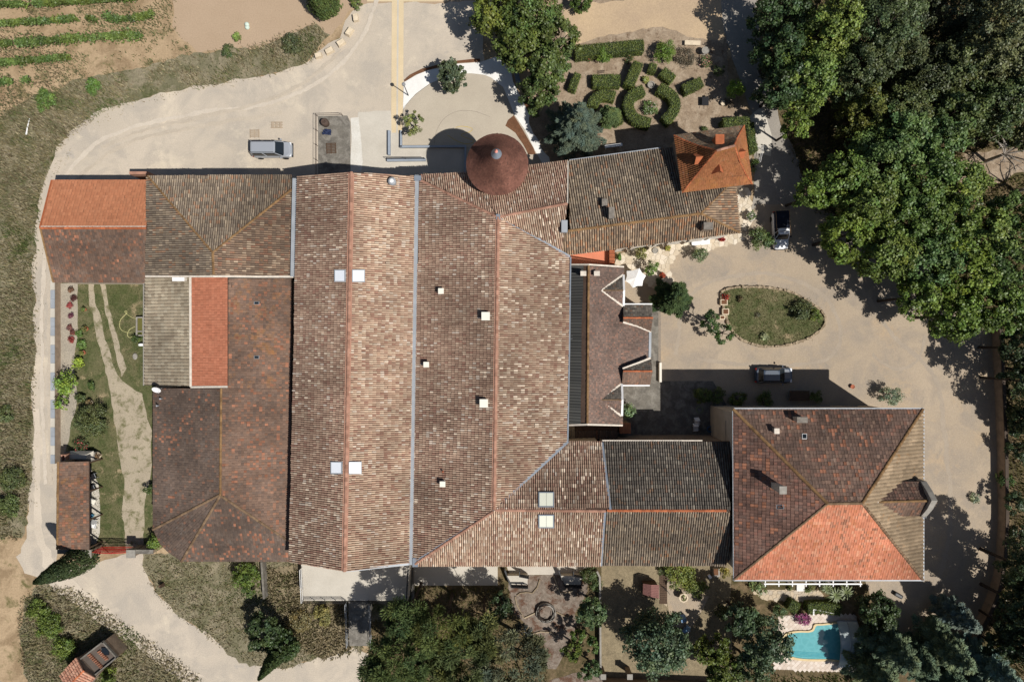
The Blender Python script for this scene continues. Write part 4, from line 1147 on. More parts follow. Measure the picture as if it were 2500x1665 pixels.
b.outline([(1521, 744, 5.0), (1592, 744, 5.0), (1593, 776, zg), (1589, 810, 4.0), (1587, 874, 4.0), (1592, 906, zg), (1587, 939, 5.0), (1519, 939, 5.0)], 'render_wall', 0.12)
b.finish()
for (ya, y0, y1, xa, xb) in ((709, 671, 748, 1471, 1521), (976, 937, 1015, 1465, 1517)):
    b.strip('white_trim', [(xa - 2, ya, 6.32), (xb, y0, 5.02)], 'mortar', 0.2, 0.1)
    b.strip('white_trim', [(xa - 2, ya, 6.32), (xb, y1, 5.02)], 'mortar', 0.22, 0.1)
    b.strip('white_trim', [(xb + 1, y0, 4.95), (xb + 2, ya, 6.2), (xb + 1, y1, 4.95)], 'white', 0.22, 0.16)
    x, y, _ = P(xb, ya, 5.3)
    f = MB().box((x - 0.12, y, 4.9), (0.1, 1.2, 1.0)).build('window', M['white'], b.root)
    MB().box((x - 0.06, y, 4.9), (0.04, 1.0, 0.8)).build('pane', M['glass_dark'], f)
b.strip('white_trim', [(1521, 787, 5.65), (1555, 796, 5.2), (1589, 810, 4.6)], 'mortar', 0.2, 0.1)
b.strip('white_trim', [(1520, 900, 5.72), (1555, 887, 5.2), (1588, 874, 4.7)], 'mortar', 0.2, 0.1)
b.strip('gutter', [(1587, 811, 3.95), (1586, 873, 3.95)], 'zinc', 0.26, 0.12)
b.strip('white_trim', [(1520, 742.5, 5.0), (1592, 742.5, 5.0)], 'white', 0.12, 0.1)
b.strip('white_trim', [(1518, 941, 5.0), (1586, 941, 5.0)], 'white', 0.14, 0.1)
b.strip('mortar_verge', [(1393, 646.5, 6.2), (1437, 646.5, zr + 0.02), (1523, 652, ze)], 'mortar', 0.16, 0.14)
b.strip('mortar_verge', [(1387, 1037.5, 6.2), (1434, 1036, zr + 0.02), (1520, 1038, ze)], 'mortar', 0.18, 0.14)
b.chimney(1424, 668, 6.9, 0.8, 0.45, 0.35, 'ridge_orange', 'mortar', 0); b.chimney(1457, 668, 6.7, 0.8, 0.45, 0.35, 'ridge_orange', 'mortar', 0)
roof_window(b, [(1393, 648, 6.2), (1437, 648, zr), (1434, 1034, zr)], 1391, 818, 1397, 827, 1, 'glass_dark', 'zinc', 0.1)

# ---- terracotta terrace and corrugated lean-to
b = Building('terrace', 'small sunken terracotta terrace between two roofs with a tiled parapet', 'terrace', (1442, 635))
x0, y0, _ = P(1388, 600, 3.4); x1, y1, _ = P(1490, 648, 3.4)
MB().box(((x0 + x1) / 2, (y0 + y1) / 2, 1.7), (x1 - x0, y0 - y1, 3.4)).build('floor_slab', plain('terracotta_floor', A(206, 128, 98), 0.9, 0.15, 1.0), b.root)
p0 = Vector(P(1494, 606, 4.1)); p1 = Vector(P(1494, 650, 4.1))
MB().box(((p0 + p1) / 2 - Vector((0, 0, 2.1))), (0.5, (p0 - p1).length, 4.2)).build('parapet', M['ridge_new'], b.root)
for i in range(9):
    q = p0.lerp(p1, (i + 0.5) / 9)
    MB().tube([q + Vector((-0.28, 0, 0.03)), q + Vector((0.28, 0, 0.03))], 0.09, 8).build('coping_tile', M['ridge_orange'], b.root)
b = Building('lean_to', 'brown corrugated lean-to roof in the shadow beside the gabled house', 'shed', (1445, 1055))
b.plane([(1386, 1039, 3.4), (1508, 1039, 3.4), (1508, 1072, 3.0), (1386, 1072, 3.0)], 'rib', 'brown', 0.2, 1.2, 'tile_orange')
b.plane([(1386, 1039, 3.46), (1403, 1039, 3.46), (1403, 1072, 3.06), (1386, 1072, 3.06)], 'rib', 'cream', 0.2, 1.2, 'tile_new')
b.outline([(1386, 1039, 3.4), (1508, 1039, 3.4), (1508, 1072, 3.0), (1386, 1072, 3.0)], 'stone_wall', 0.1)
b.finish()
# low buildings inside the shaded service court
b = Building('outhouse', 'low outhouse with orange roof in the dark service court', 'shed', (1525, 1045))
b.plane([(1512, 1032, 2.5), (1540, 1032, 2.5), (1540, 1058, 2.3), (1512, 1058, 2.3)], 'flat', 'orange', 0.25, 0.3, 'tile_orange')
b.outline([(1512, 1032, 2.5), (1540, 1032, 2.5), (1540, 1058, 2.3), (1512, 1058, 2.3)], 'stone_wall', 0.1)
b.finish()

# ---- mansion
b = Building('mansion', 'tall mansion with large hipped roof, salmon tiles on the south slope', 'house', (1960, 1130))
ze, zt = 9.35, 12.9
NW, NE, SE, SW = (1790, 999, ze), (2253, 999, ze), (2252, 1414, ze), (1792, 1414, ze)
R0, R1 = (2020, 1229, zt), (2105, 1228, zt)
MN, MW, MS, ME = [NW, NE, R1, R0], [NW, R0, SW], [R0, R1, SE, SW], [NE, SE, R1]
b.plane(MN, 'mech', 'manor', 0.30, 0.36, 'tile_flat', nsel=70, selmat='salmon_tile')
b.plane(MW, 'mech', 'manorred', 0.30, 0.36, 'tile_flat', nsel=60, selmat='salmon_tile')
b.plane(MS, 'mech', 'salmon', 0.24, 0.34, 'tile_orange', nsel=120, selmat='rose_tile')
b.plane(ME, 'rib', 'ribs', 0.36, 0.45, 'tile_old')
b.ridge(NW, R0, 'ridge_old', 0.17, 0.4); b.ridge(SW, R0, 'ridge_grey', 0.13, 0.4); b.ridge(SE, R1, 'ridge_grey', 0.15, 0.4); b.ridge(NE, R1, 'ridge_old', 0.17, 0.4); b.ridge(R0, R1, 'ridge_grey', 0.15, 0.4)
b.outline([NW, NE, SE, SW], 'render_wall', 0.7, 0.2)
b.finish()
b.strip('gutter', [(1790, 997, ze - 0.1), (2254, 997, ze - 0.1)], 'zinc', 0.14, 0.12)
b.strip('gutter', [(1788.5, 998, ze - 0.1), (1790.5, 1416, ze - 0.1)], 'zinc', 0.12, 0.12)
b.strip('gutter', [(1791, 1415.5, ze - 0.1), (2254, 1415.5, ze - 0.1)], 'zinc', 0.12, 0.12)
b.strip('gutter', [(2254, 997, ze - 0.1), (2253.5, 1416, ze - 0.1)], 'zinc', 0.1, 0.12)
b.chimney(1958, 1025, 9.7, 1.1, 0.9, 0.42, 'render_wall', 'chim_cap'); b.chimney(1896, 1052, 9.9, 0.9, 0.36, 0.4, 'render_wall', 'mortar')
b.chimney(1911, 1196, 11.2, 1.8, 0.55, 0.6, 'concrete', 'grey_stone')
roof_window(b, MN, 1958, 1060, 1968, 1071, 2, 'glass_dark', 'white', 0.12)
roof_window(b, MW, 1897, 1232, 1913, 1241, 1, 'glass_dark', 'zinc', 0.08)
# east dormer
zg = 12.0
b2 = Building('dormer_block', '', '', (2225, 1222)); b2.root.parent = None
for k in ('label', 'category'):
    if k in b2.root: del b2.root[k]
bpy.data.objects.remove(b2.root); b2.root = b.root
b2.plane([(2181, 1176, 10.75), (2257, 1176, 10.75), (2264, 1222, zg), (2143, 1225, zg)], 'mech', 'manor', 0.28, 0.34, 'tile_flat', thick=0.2)
b2.plane([(2143, 1225, zg), (2264, 1222, zg), (2258, 1258, 10.75), (2183, 1259, 10.75)], 'mech', 'brownred', 0.28, 0.34, 'tile_flat', thick=0.2)
b2.ridge((2145, 1225, zg), (2264, 1222, zg), 'ridge_old', 0.12, 0.4)
b2.finish(); b2.ro.name = 'dormer_roof'
b.strip('white_trim', [(2142, 1225, zg), (2160, 1200, 11.3), (2180, 1176, 10.75)], 'mortar', 0.18, 0.1); b.strip('white_trim', [(2142, 1225, zg), (2160, 1241, 11.3), (2184, 1260, 10.75)], 'mortar', 0.22, 0.1)
q = [W3((2261, 1175), 10.9), W3((2275, 1200), 11.9), W3((2278, 1222), 12.6), W3((2274, 1243), 11.9), W3((2262, 1261), 10.9)]
mb = MB(); xf = max(p.x for p in q)
vs = [(xf - 0.55, p.y, p.z) for p in q] + [(xf, p.y, p.z) for p in q]
ys = (q[0].y, q[-1].y)
vs += [(xf - 0.55, ys[1], 0), (xf - 0.55, ys[0], 0), (xf, ys[1], 0), (xf, ys[0], 0)]
mb.add(vs, [(0, 1, 2, 3, 4, 10, 11), (5, 6, 7, 8, 9, 12, 13)] + [(i, i + 1, 6 + i, 5 + i) for i in range(4)] + [(4, 9, 12, 10), (0, 5, 13, 11)]).build('stone_gable', M['grey_stone'], b.root)
MB().tube([W3((2262, 1263), 10.8), W3((2250, 1263), 11.4)], 0.03).build('aerial', M['zinc'], b.root)
# windows of the west and north fronts
o_ = 0.7
wNW = Vector(P(*NW)); wSW = Vector(P(*SW)); wNE = Vector(P(*NE)); wSE = Vector(P(*SE))
a_, c_ = (wNW.x + o_, wNW.y - o_), (wSW.x + o_, wSW.y + o_)
for t, z, sh in ((0.16, 5.6, None), (0.16, 1.2, None), (0.1, 5.6, None)):
    wall_window(b, a_, c_, z, 1.8, 1.0, t, (-1, 0), sh)
a_, c_ = (wNW.x + o_, wNW.y - o_), (wNE.x - o_, wNE.y - o_)
for t in (0.12, 0.3, 0.5, 0.7, 0.88):
    for z in (1.0, 5.4):
        wall_window(b, a_, c_, z, 1.8, 1.1, t, (0, 1), 15)
a_, c_ = (wSW.x + o_, wSW.y + o_), (wSE.x - o_, wSE.y + o_)
for t in (0.14, 0.32, 0.5, 0.68, 0.86):
    for z in (1.0, 5.4):
        wall_window(b, a_, c_, z, 1.8, 1.1, t, (0, -1), 10)
# pergola on the south front
pg = thing('pergola', 'white slatted awning along the south front of the mansion', 'pergola', P(1990, 1420, 0))
pz = 3.2
ys, ye = wSW.y + 0.72, P(1990, 1429, pz)[1] - 0.35
xs, xe = P(1868, 1420, pz)[0], P(2100, 1420, pz)[0]
ys = wSW.y + 0.66
yo = P(0, 1431, pz)[1]
for i in range(8):
    xx = xs + (xe - xs) * i / 7
    MB().box((xx, (ys + yo) / 2, pz), (0.1, abs(ys - yo), 0.14)).build('rafter', M['white'], pg)
    if i in (0, 2, 4, 5, 7): MB().box((xx, yo + 0.1, pz / 2), (0.12, 0.12, pz)).build('post', M['white'], pg)
for i in range(6):
    yy = ys + (yo - ys) * (i + 0.5) / 6
    MB().box(((xs + xe) / 2, yy, pz + 0.1), (xe - xs + 0.3, 0.14, 0.05)).build('slat', M['white'], pg)

# ---- south west shed
b = Building('shed', 'small concrete walled shed with pink canal tiles in the south west corner', 'shed', (230, 1620))
zs = 2.4
co = [(193, 1611), (250, 1567), (284, 1605), (228, 1650)]
W = [P(p[0], p[1], zs) for p in co]
MB().prism([(p[0], p[1]) for p in W], 0, zs - 0.35).build('wall', M['stone_wall'], b.root)
fl = MB().prism([(p[0], p[1]) for p in offset([(q[0], q[1]) for q in (W if False else W)], 0.0, True)], zs - 0.35, zs - 0.3).build('flat_roof', plain('grey_brown_screed', A(98, 88, 80), 0.95, 0.3, 1.0), b.root)
for i in (0, 1, 2, 3):
    a_, c_ = Vector(W[i]), Vector(W[(i + 1) % 4]); d_ = (c_ - a_)
    MB().box((a_ + c_) / 2 - Vector((0, 0, 0.14)), (d_.length + 0.14, 0.15, 0.32), math.atan2(d_.y, d_.x)).build('parapet', M['concrete_old'], b.root)
b.plane([(146, 1648, 2.6), (188, 1604, 2.6), (205, 1636, 3.2), (160, 1682, 3.2)], pal='pink', w=0.3, l=0.42)
b.plane([(205, 1636, 3.2), (160, 1682, 3.2), (190, 1700, 2.6), (233, 1653, 2.6)], pal='pink', w=0.3, l=0.42)
b.ridge((205, 1636, 3.2), (160, 1682, 3.2), 'ridge_orange', 0.13)
b.outline([(146, 1648, 2.6), (188, 1604, 2.6), (205, 1636, 3.2), (233, 1653, 2.6), (190, 1700, 2.6), (160, 1682, 3.2)], 'stone_wall', 0.1)
b.finish()
for (p, q, n) in (((216, 1596), (250, 1630), 9), ((240, 1588), (262, 1610), 6)):
    for i in range(n):
        t = (i + 0.5) / n
        c_ = Vector(P(p[0] + (q[0] - p[0]) * t, p[1] + (q[1] - p[1]) * t, zs - 0.2)); u = Vector((0.75, -0.5, 0)) * 0.22; u = Vector((0.8, 0.45, 0)) * 0.2
        MB().tube([c_ - u, c_ + u], [0.09, 0.11], 8).build('loose_tile', M['salmon_tile'], b.root)
roof_window(b, [(193, 1611, zs - 0.3), (250, 1567, zs - 0.3), (284, 1605, zs - 0.3)], 250, 1580, 266, 1596, 1, 'glass_dark', 'black_metal', 0.12)
# ---------------------------------------------------------------- vegetation
G_PLANE = A(128, 140, 62, 1.15); G_LIME = A(140, 152, 70, 1.15); G_DEEP = A(84, 104, 58, 1.15)
G_OLIVE = A(102, 112, 68, 1.15); G_PINE = A(98, 114, 66, 1.15); G_PINEG = A(112, 116, 84, 1.15)
G_CEDAR = A(98, 112, 92, 1.15); G_CEDARB = A(122, 140, 122, 1.15); G_CYP = A(62, 76, 48, 1.15)
G_HEDGE = A(98, 110, 56, 1.15); G_BOX = A(112, 128, 54, 1.15); G_FIG = A(124, 148, 62, 1.15); G_GREY = A(132, 146, 118, 1.15); G_HAZY = A(136, 136, 92, 1.15)

def trunk(root, h, r, rng, limbs=5, spread=1.5, mat='bark'):
    b = root.location
    mb = MB()
    bend = rng.normal(0, 0.15, 2)
    mb.tube([b, b + Vector((bend[0] * 0.4, bend[1] * 0.4, h * 0.4)), b + Vector((bend[0], bend[1], h * 0.85))], [r, r * 0.75, r * 0.45], 7)
    for i in range(limbs):
        a = i * 2.4 + rng.random(); t = 0.4 + 0.4 * rng.random()
        p = b + Vector((bend[0] * t, bend[1] * t, h * t))
        e = p + Vector((math.cos(a) * spread, math.sin(a) * spread, h * 0.3))
        mb.tube([p, p.lerp(e, 0.5) + Vector((0, 0, 0.15)), e], [r * 0.4, r * 0.28, r * 0.1], 5)
    return mb.build('trunk', M[mat], root)

def tree(kind, px, py, rpx, top, label, name=None, group=None, base=None, dens=1.0, seed=None, cat='tree'):
    """crown centre shows at (px, py), crown radius rpx, highest leaf at top metres"""
    rng = np.random.default_rng(int(seed if seed is not None else px * 7 + py))
    if kind == 'cedar':
        zc = top * 0.45
    elif kind == 'cypress': zc = 0.0
    else:
        top *= 0.82 if kind == 'plane' else 1.0; hh = min(top * 0.48, rpx / S * 1.6) if kind in ('broad', 'olive') and top > 7.5 else min(top * 0.46, rpx / S * 0.95); zc = top - hh
    x, y, _ = P(px, py, zc)
    r = rpx / S * (1 - zc / H) * (1.1 if kind in ('broad', 'olive', 'pine') else 1.0)
    root = thing(name or {'broad': 'tree', 'plane': 'plane_tree', 'pine': 'pine_tree', 'cedar': 'cedar_tree', 'cypress': 'cypress_tree', 'olive': 'olive_tree'}[kind], label, cat, (x, y, 0), group)
    area = r * r * 3.3
    if kind in ('plane', 'broad', 'olive'):
        leaf = {'plane': 0.25, 'broad': 0.23, 'olive': 0.2}[kind]
        if r < 1.6: leaf *= 0.75
        ncl = int(max(22, area * (4.6 if kind == 'plane' else 5.4) * dens)); per = int(np.clip(3.6 / (leaf * leaf) * dens, 20, 62))
        V, F, Cc = crown_broad(rng, r * 0.92, hh, ncl, per, 0.20 * r ** 0.5 + 0.05 * r, leaf, tuple((0.8 if kind == 'olive' else 0.68) * q * w_ for q, w_ in zip(base or G_PLANE, (0.9, 1.0, 1.05))), -0.75)
        m = 'leaf'
    elif kind == 'pine':
        V, F, Cc = crown_pine(rng, r * 0.95, hh, int(max(24, area * 1.15 * dens)), int(200 * dens), 0.72, 0.34, tuple(0.68 * q for q in (base or G_PINE))); m = 'needle'
    elif kind == 'cedar':
        V, F, Cc = crown_cedar(rng, r * 1.08, top, int(44 + 14 * r), int(190 + 60 * r), 0.34, base or G_CEDAR); m = 'needle'; 
        V[:, 2] -= 0
    else:
        V, F, Cc = crown_cypress(rng, r, top, int(5200 * dens), 0.3, base or G_CYP); m = 'needle'
    if kind not in ('cedar', 'cypress'): V = V + np.array([0, 0, zc])
    link('crown', mesh_np('crown', V, F, M[m], Cc), root)
    if kind in ('cedar', 'cypress'):
        MB().tube([root.location, root.location + Vector((0, 0, top * 0.95))], [0.05 * r + 0.08, 0.03], 7).build('trunk', M['bark'], root)
    else:
        trunk(root, zc + 0.2 * hh, 0.07 + 0.045 * r, rng, 6, r * 0.55)
    return root

def shrub(px, py, rpx, h, label, base=None, leaf=0.16, name='shrub', cat='shrub', group=None, flowers=None, dens=1.0, low=0.0, sx=1.0):
    rng = np.random.default_rng(int(px * 13 + py * 3))
    x, y, _ = P(px, py, h * 0.5); r = rpx / S * (1 - h * 0.5 / H)
    root = thing(name, label, cat, (x, y, 0), group)
    ncl = int(max(10, r * r * 26 * dens)); per = int(np.clip(1.1 / leaf ** 2, 16, 60))
    V, F, Cc = crown_broad(rng, r * 0.9, h * 0.55, ncl, per, 0.16 + 0.16 * r, leaf, base or G_HEDGE, -0.2)
    V[:, 0] *= sx
    if flowers:
        k = len(F); m = rng.random(k) < flowers[1]
        m &= (V[0::4, 2] > 0)
        Cc[np.repeat(m, 4)] = flowers[0]
    link('foliage', mesh_np('foliage', V + np.array([0, 0, h * 0.48]), F, M['leaf'], Cc), root)
    mb = MB()
    for i in range(5):
        a = i * 1.26 + rng.random()
        mb.tube([(x + 0.03 * math.cos(a), y + 0.03 * math.sin(a), 0), (x + r * 0.5 * math.cos(a), y + r * 0.5 * math.sin(a), h * 0.6)], [0.035, 0.012], 5)
    mb.build('stem', M['bark'], root)
    return root

def hedge(path, wpx, h, label, base=None, name='hedge', closed=False, group=None, leaf=0.085, dens=230, rough=0.04):
    """clipped hedge: small leaves over an added dark core that blocks light"""
    rng = np.random.default_rng(int(path[0][0] * 5 + path[0][1]))
    h = h * 1.3; base = tuple(0.66 * q for q in base)
    p2 = smooth_path([P(a, c, h * 0.7)[:2] for a, c in path], 5, closed)
    w = wpx / S * 1.06
    c = np.mean(np.array(p2), 0)
    root = thing(name, label, 'hedge', (c[0], c[1], 0), group)
    MB().sweep(p2, w * 0.86, h * 0.93, 0, closed).build('branches', plain_cached('hedge_core', (0.02, 0.028, 0.01)), root)  # solid filler added inside the hedge to block light, not real branches
    segs = []
    n = len(p2)
    for i in range(n if closed else n - 1):
        a = np.array(p2[i]); b_ = np.array(p2[(i + 1) % n]); L = np.linalg.norm(b_ - a)
        if L < 1e-6: continue
        t = (b_ - a) / L; nn = np.array([-t[1], t[0]])
        m = max(2, int(L * w * dens)); s = rng.random(m); q = (rng.random(m) - 0.5)
        bx = a + np.outer(s * L, t) + np.outer(q * w, nn)
        edge = np.abs(q) * 2
        z = h * (1 - 0.16 * np.maximum(0, edge - 0.6) / 0.4)
        segs.append((np.c_[bx, z], np.tile([0, 0, 1.0], (m, 1))))
        for sg in (-1, 1):
            m2 = max(2, int(L * h * dens * 0.6)); s = rng.random(m2); zz = rng.random(m2) * h
            segs.append((np.c_[a + np.outer(s * L, t) + nn * sg * w * 0.47, zz], np.tile([nn[0] * sg, nn[1] * sg, 0.2], (m2, 1))))
    if not closed:
        for e, a, b_ in ((0, p2[0], p2[1]), (1, p2[-1], p2[-2])):
            t = np.array(a) - np.array(b_); t /= np.linalg.norm(t); nn = np.array([-t[1], t[0]])
            m = int(w * h * dens * 0.8) + 4; q = rng.random(m) - 0.5
            segs.append((np.c_[np.array(a) + np.outer(q * w, nn) + t * 0.06 * (1 - 2 * np.abs(q))[:, None], rng.random(m) * h], np.tile([t[0], t[1], 0.2], (m, 1))))
    C = np.vstack([s[0] for s in segs]); N = np.vstack([s[1] for s in segs]); k = len(C)
    C = C + rng.normal(0, rough, (k, 3)); C[:, 2] += 0.05 * (vnoise(C[:, 0], C[:, 1], 1.6, 3) - 0.5)
    V, F = leaves(rng, C, N + rng.normal(0, 0.5, (k, 3)), leaf * (0.7 + 0.7 * rng.random(k)))
    cl = (vnoise(C[:, 0], C[:, 1], 1.2, 5) * 40).astype(int)
    link('foliage', mesh_np('foliage', V - np.array([c[0], c[1], 0]), F, M['leaf'], tints(rng, base or G_HEDGE, k, cl, 0.1, 0.05)), root)
    return root

_pc = {}
def plain_cached(n, col):
    if n not in _pc: _pc[n] = plain(n, col, 0.95, 0.3, 3)
    return _pc[n]

def tufts(name, poly, dens, hgt, cols, seed=1, holes=(), patch=0.0, pscale=0.25, width=0.07, label=None, lean=0.5):
    """ground cover: one mass of short blades in a pixel polygon"""
    rng = np.random.default_rng(seed)
    xs = [p[0] for p in poly]; ys = [p[1] for p in poly]
    x0, x1, y0, y1 = max(min(xs), -30), min(max(xs), 2530), max(min(ys), -30), min(max(ys), 1695)
    n = int((x1 - x0) * (y1 - y0) / S / S * dens)
    px = x0 + (x1 - x0) * rng.random(n); py = y0 + (y1 - y0) * rng.random(n)
    k = inpoly(px + rng.normal(0, 4, n), py + rng.normal(0, 4, n), poly)
    for h_ in holes: k &= ~inpoly(px, py, h_)
    px, py = px[k], py[k]
    wx, wy = (px - 1250) / S, (832.5 - py) / S
    if patch:
        k = vnoise(wx, wy, pscale, 11) * 0.6 + vnoise(wx, wy, pscale * 3.7, 12) * 0.4 > patch + rng.normal(0, 0.07, len(wx))
        wx, wy = wx[k], wy[k]
    n = len(wx)
    z = np.zeros(n)
    hh = hgt * (0.5 + rng.random(n))
    a = rng.random(n) * 2 * np.pi
    ln = hh * lean * (0.6 + 0.8 * rng.random(n))
    wd = width * (0.6 + 0.8 * rng.random(n))
    b0 = np.stack([wx - np.sin(a) * wd, wy + np.cos(a) * wd, z], 1); b1 = np.stack([wx + np.sin(a) * wd, wy - np.cos(a) * wd, z], 1)
    t = np.stack([wx + np.cos(a) * ln, wy + np.sin(a) * ln, hh], 1)
    V = np.stack([b0, b1, t], 1).reshape(-1, 3); F = np.arange(3 * n).reshape(-1, 3)
    cc = np.array([A(*c, 1.2) for c in cols])
    zone = vnoise(wx, wy, 0.16, seed) * 0.55 + vnoise(wx, wy, 0.7, seed + 5) * 0.45 + rng.normal(0, 0.1, n)
    idx = np.clip((zone * len(cols) * 1.25 - 0.12 * len(cols)).astype(int), 0, len(cols) - 1)
    c = cc[idx] * (1 + rng.normal(0, 0.18, (n, 1)))
    o = link(name, mesh_np(name, V, F, M['grassy'], np.clip(c, 0.005, 1).repeat(3, 0)))
    o['kind'] = 'stuff'
    if label: o['label'] = label
    return o

DRYG = [(92, 106, 62), (104, 112, 70), (128, 120, 86), (142, 130, 98), (170, 158, 128), (122, 108, 84), (110, 114, 76), (150, 138, 106)]
GREENG = [(90, 100, 60), (102, 108, 66), (118, 116, 78), (138, 130, 98)]
tufts('dry_grass', VERGE, 75, 0.4, DRYG, 1, patch=0.3, pscale=0.14, width=0.045, label='dry olive and brown grass beside the pale track')
tufts('grass', SWV, 70, 0.35, DRYG, 2, width=0.05, label='rough grass around the concrete shed')
tufts('grass', SOUTHG, 60, 0.25, DRYG, 3, patch=0.32, width=0.045, label='patchy grass south of the brown barn')
tufts('field_weeds', [(-30, -30), (430, -30), (420, 60), (470, 130), (330, 170), (200, 200), (60, 250), (-30, 330)], 55, 0.24, [(100, 108, 72), (126, 120, 88), (98, 98, 70), (112, 100, 78)], 4, patch=0.44, pscale=0.35, label='sparse weeds between the vine rows')
tufts('lawn_grass', WYARD, 70, 0.10, GREENG, 5, holes=[[(214, 690), (228, 690), (238, 760), (262, 840), (282, 900), (345, 960), (372, 1050), (372, 1345), (300, 1345), (300, 1180), (276, 1000), (240, 840)], [(246, 690), (258, 690), (268, 760), (312, 900), (290, 905), (258, 770)], [(148, 680), (192, 680), (192, 960), (170, 1110), (148, 1130)]], patch=0.3, width=0.04, label='short lawn in the western yard')
tufts('track_weeds', [(258, 690), (366, 690), (372, 1000), (330, 1000), (290, 880)], 30, 0.12, GREENG, 6, patch=0.45, width=0.04, label='lawn edge creeping over the wheel ruts')
tufts('dry_brush', [(640, 1385), (735, 1385), (740, 1460), (845, 1470), (860, 1590), (790, 1610), (720, 1570), (690, 1500), (650, 1470)], 60, 0.4, [(146, 132, 102), (164, 150, 122), (122, 112, 84), (104, 104, 70)], 7, patch=0.3, label='dry brush on the bank below the terrace')
tufts('undergrowth', [(1850, -30), (2530, -30), (2530, 1695), (2370, 1695), (2400, 1560), (2452, 1400), (2458, 1100), (2430, 830), (2300, 640), (1990, 520), (1930, 380)], 26, 0.45, [(84, 92, 50), (104, 100, 60), (120, 108, 74), (76, 84, 48)], 8, width=0.08, holes=[[(2330, 400), (2400, 368), (2520, 350), (2520, 420), (2440, 440), (2380, 470), (2340, 450)]], label='dark undergrowth on the woodland floor')
tufts('garden_weeds', [(1010, 1430), (1240, 1430), (1260, 1520), (1330, 1560), (1340, 1690), (900, 1690), (900, 1530)], 30, 0.35, [(70, 84, 44), (88, 94, 54), (110, 100, 66)], 9, width=0.07, label='weeds under the southern pine trees')
tufts('dry_lawn', [(1470, 1385), (1610, 1385), (1610, 1500), (1560, 1640), (1470, 1640)], 60, 0.08, [(164, 148, 118), (150, 136, 108), (136, 126, 98)], 10, patch=0.3, width=0.035, label='straw coloured lawn inside the garden wall')
tufts('garden_litter', [(1390, 110), (1770, 110), (1840, 300), (1830, 350), (1400, 350)], 22, 0.05, [(120, 92, 70), (150, 122, 94), (104, 84, 66), (190, 164, 132)], 11, patch=0.42, pscale=0.5, width=0.06, label='fallen leaves on the garden soil')
tufts('poolside_plants', [(1785, 1640), (1960, 1650), (2110, 1640), (2110, 1695), (1785, 1695)], 40, 0.4, [(70, 88, 44), (92, 104, 52)], 12, width=0.08, label='low planting along the pool terrace')
tufts('track_edge_grass', [(75, 1240), (130, 420), (190, 300), (420, 215), (760, 140), (760, 158), (430, 232), (205, 318), (142, 430), (92, 700), (90, 1240)], 25, 0.12, DRYG, 14, patch=0.45, pscale=0.6, width=0.04, label='thin grass creeping onto the track edge')

# vine rows
VINES = [([(-20, 10), (120, 8), (240, 0), (330, -6)], 9, 'vine row cut by the upper edge of the field'),
         ([(-20, 58), (90, 52), (186, 45)], 12, 'long western vine row, second from the field top'),
         ([(212, 44), (232, 46)], 11, 'single short vine clump in the gap of the second row'),
         ([(254, 40), (310, 46), (374, 34)], 13, 'eastern vine row piece beyond the gap of the second row'),
         ([(-20, 108), (26, 104)], 14, 'short vine piece at the west end of the third row'),
         ([(38, 104), (120, 100), (200, 92), (344, 86)], 17, 'longest thick vine row, third from the field top'),
         ([(-20, 154), (90, 146), (168, 138)], 13, 'vine row fourth from the field top'),
         ([(-20, 202), (26, 196)], 12, 'short vine piece at the left edge in the lowest row'),
         ([(54, 197), (70, 194)], 11, 'lone vine clump ending the lowest row')]
for i, (pth, w, lab) in enumerate(VINES):
    rng = np.random.default_rng(50 + i)
    p2 = smooth_path([P(a, c, 0.8)[:2] for a, c in pth], 8)
    L = sum(math.dist(p2[k], p2[k + 1]) for k in range(len(p2) - 1))
    n = int(L * 230)
    pa = np.array(p2); seg = np.r_[0, np.cumsum(np.linalg.norm(np.diff(pa, axis=0), axis=1))]
    t = rng.random(n) * L
    cx = np.interp(t, seg, pa[:, 0]); cy = np.interp(t, seg, pa[:, 1])
    ww = w / S * (0.6 + 0.7 * vnoise(t, 0 * t, 0.9, i))
    C = np.stack([cx + rng.normal(0, 0.1, n), cy + rng.normal(0, 0.33, n) * ww, 0.25 + 0.9 * rng.random(n) ** 0.7], 1)
    k = vnoise(t, t * 0, 0.5, i + 3) + rng.normal(0, 0.1, n) > 0.16
    C = C[k]; n = len(C); t = t[k]
    V, F = leaves(rng, C, np.array([0, 0, 1.0]) + rng.normal(0, 0.6, (n, 3)), 0.2 * (0.6 + 0.8 * rng.random(n)))
    root = thing('vine_row', lab, 'vines', (p2[0][0], p2[0][1], 0), 'vine rows in the field')
    link('foliage', mesh_np('foliage', V - np.array([p2[0][0], p2[0][1], 0]), F, M['leaf'], tints(rng, A(100, 118, 58, 1.25), n, (t * 1.2).astype(int), 0.15)), root)
    mb = MB()
    for s_ in np.arange(0.3, L, 1.1):
        x, y = np.interp(s_, seg, pa[:, 0]), np.interp(s_, seg, pa[:, 1]); mb.tube([(x, y, 0), (x + 0.05, y, 0.7)], [0.05, 0.03], 5)
    mb.build('stem', M['bark'], root)

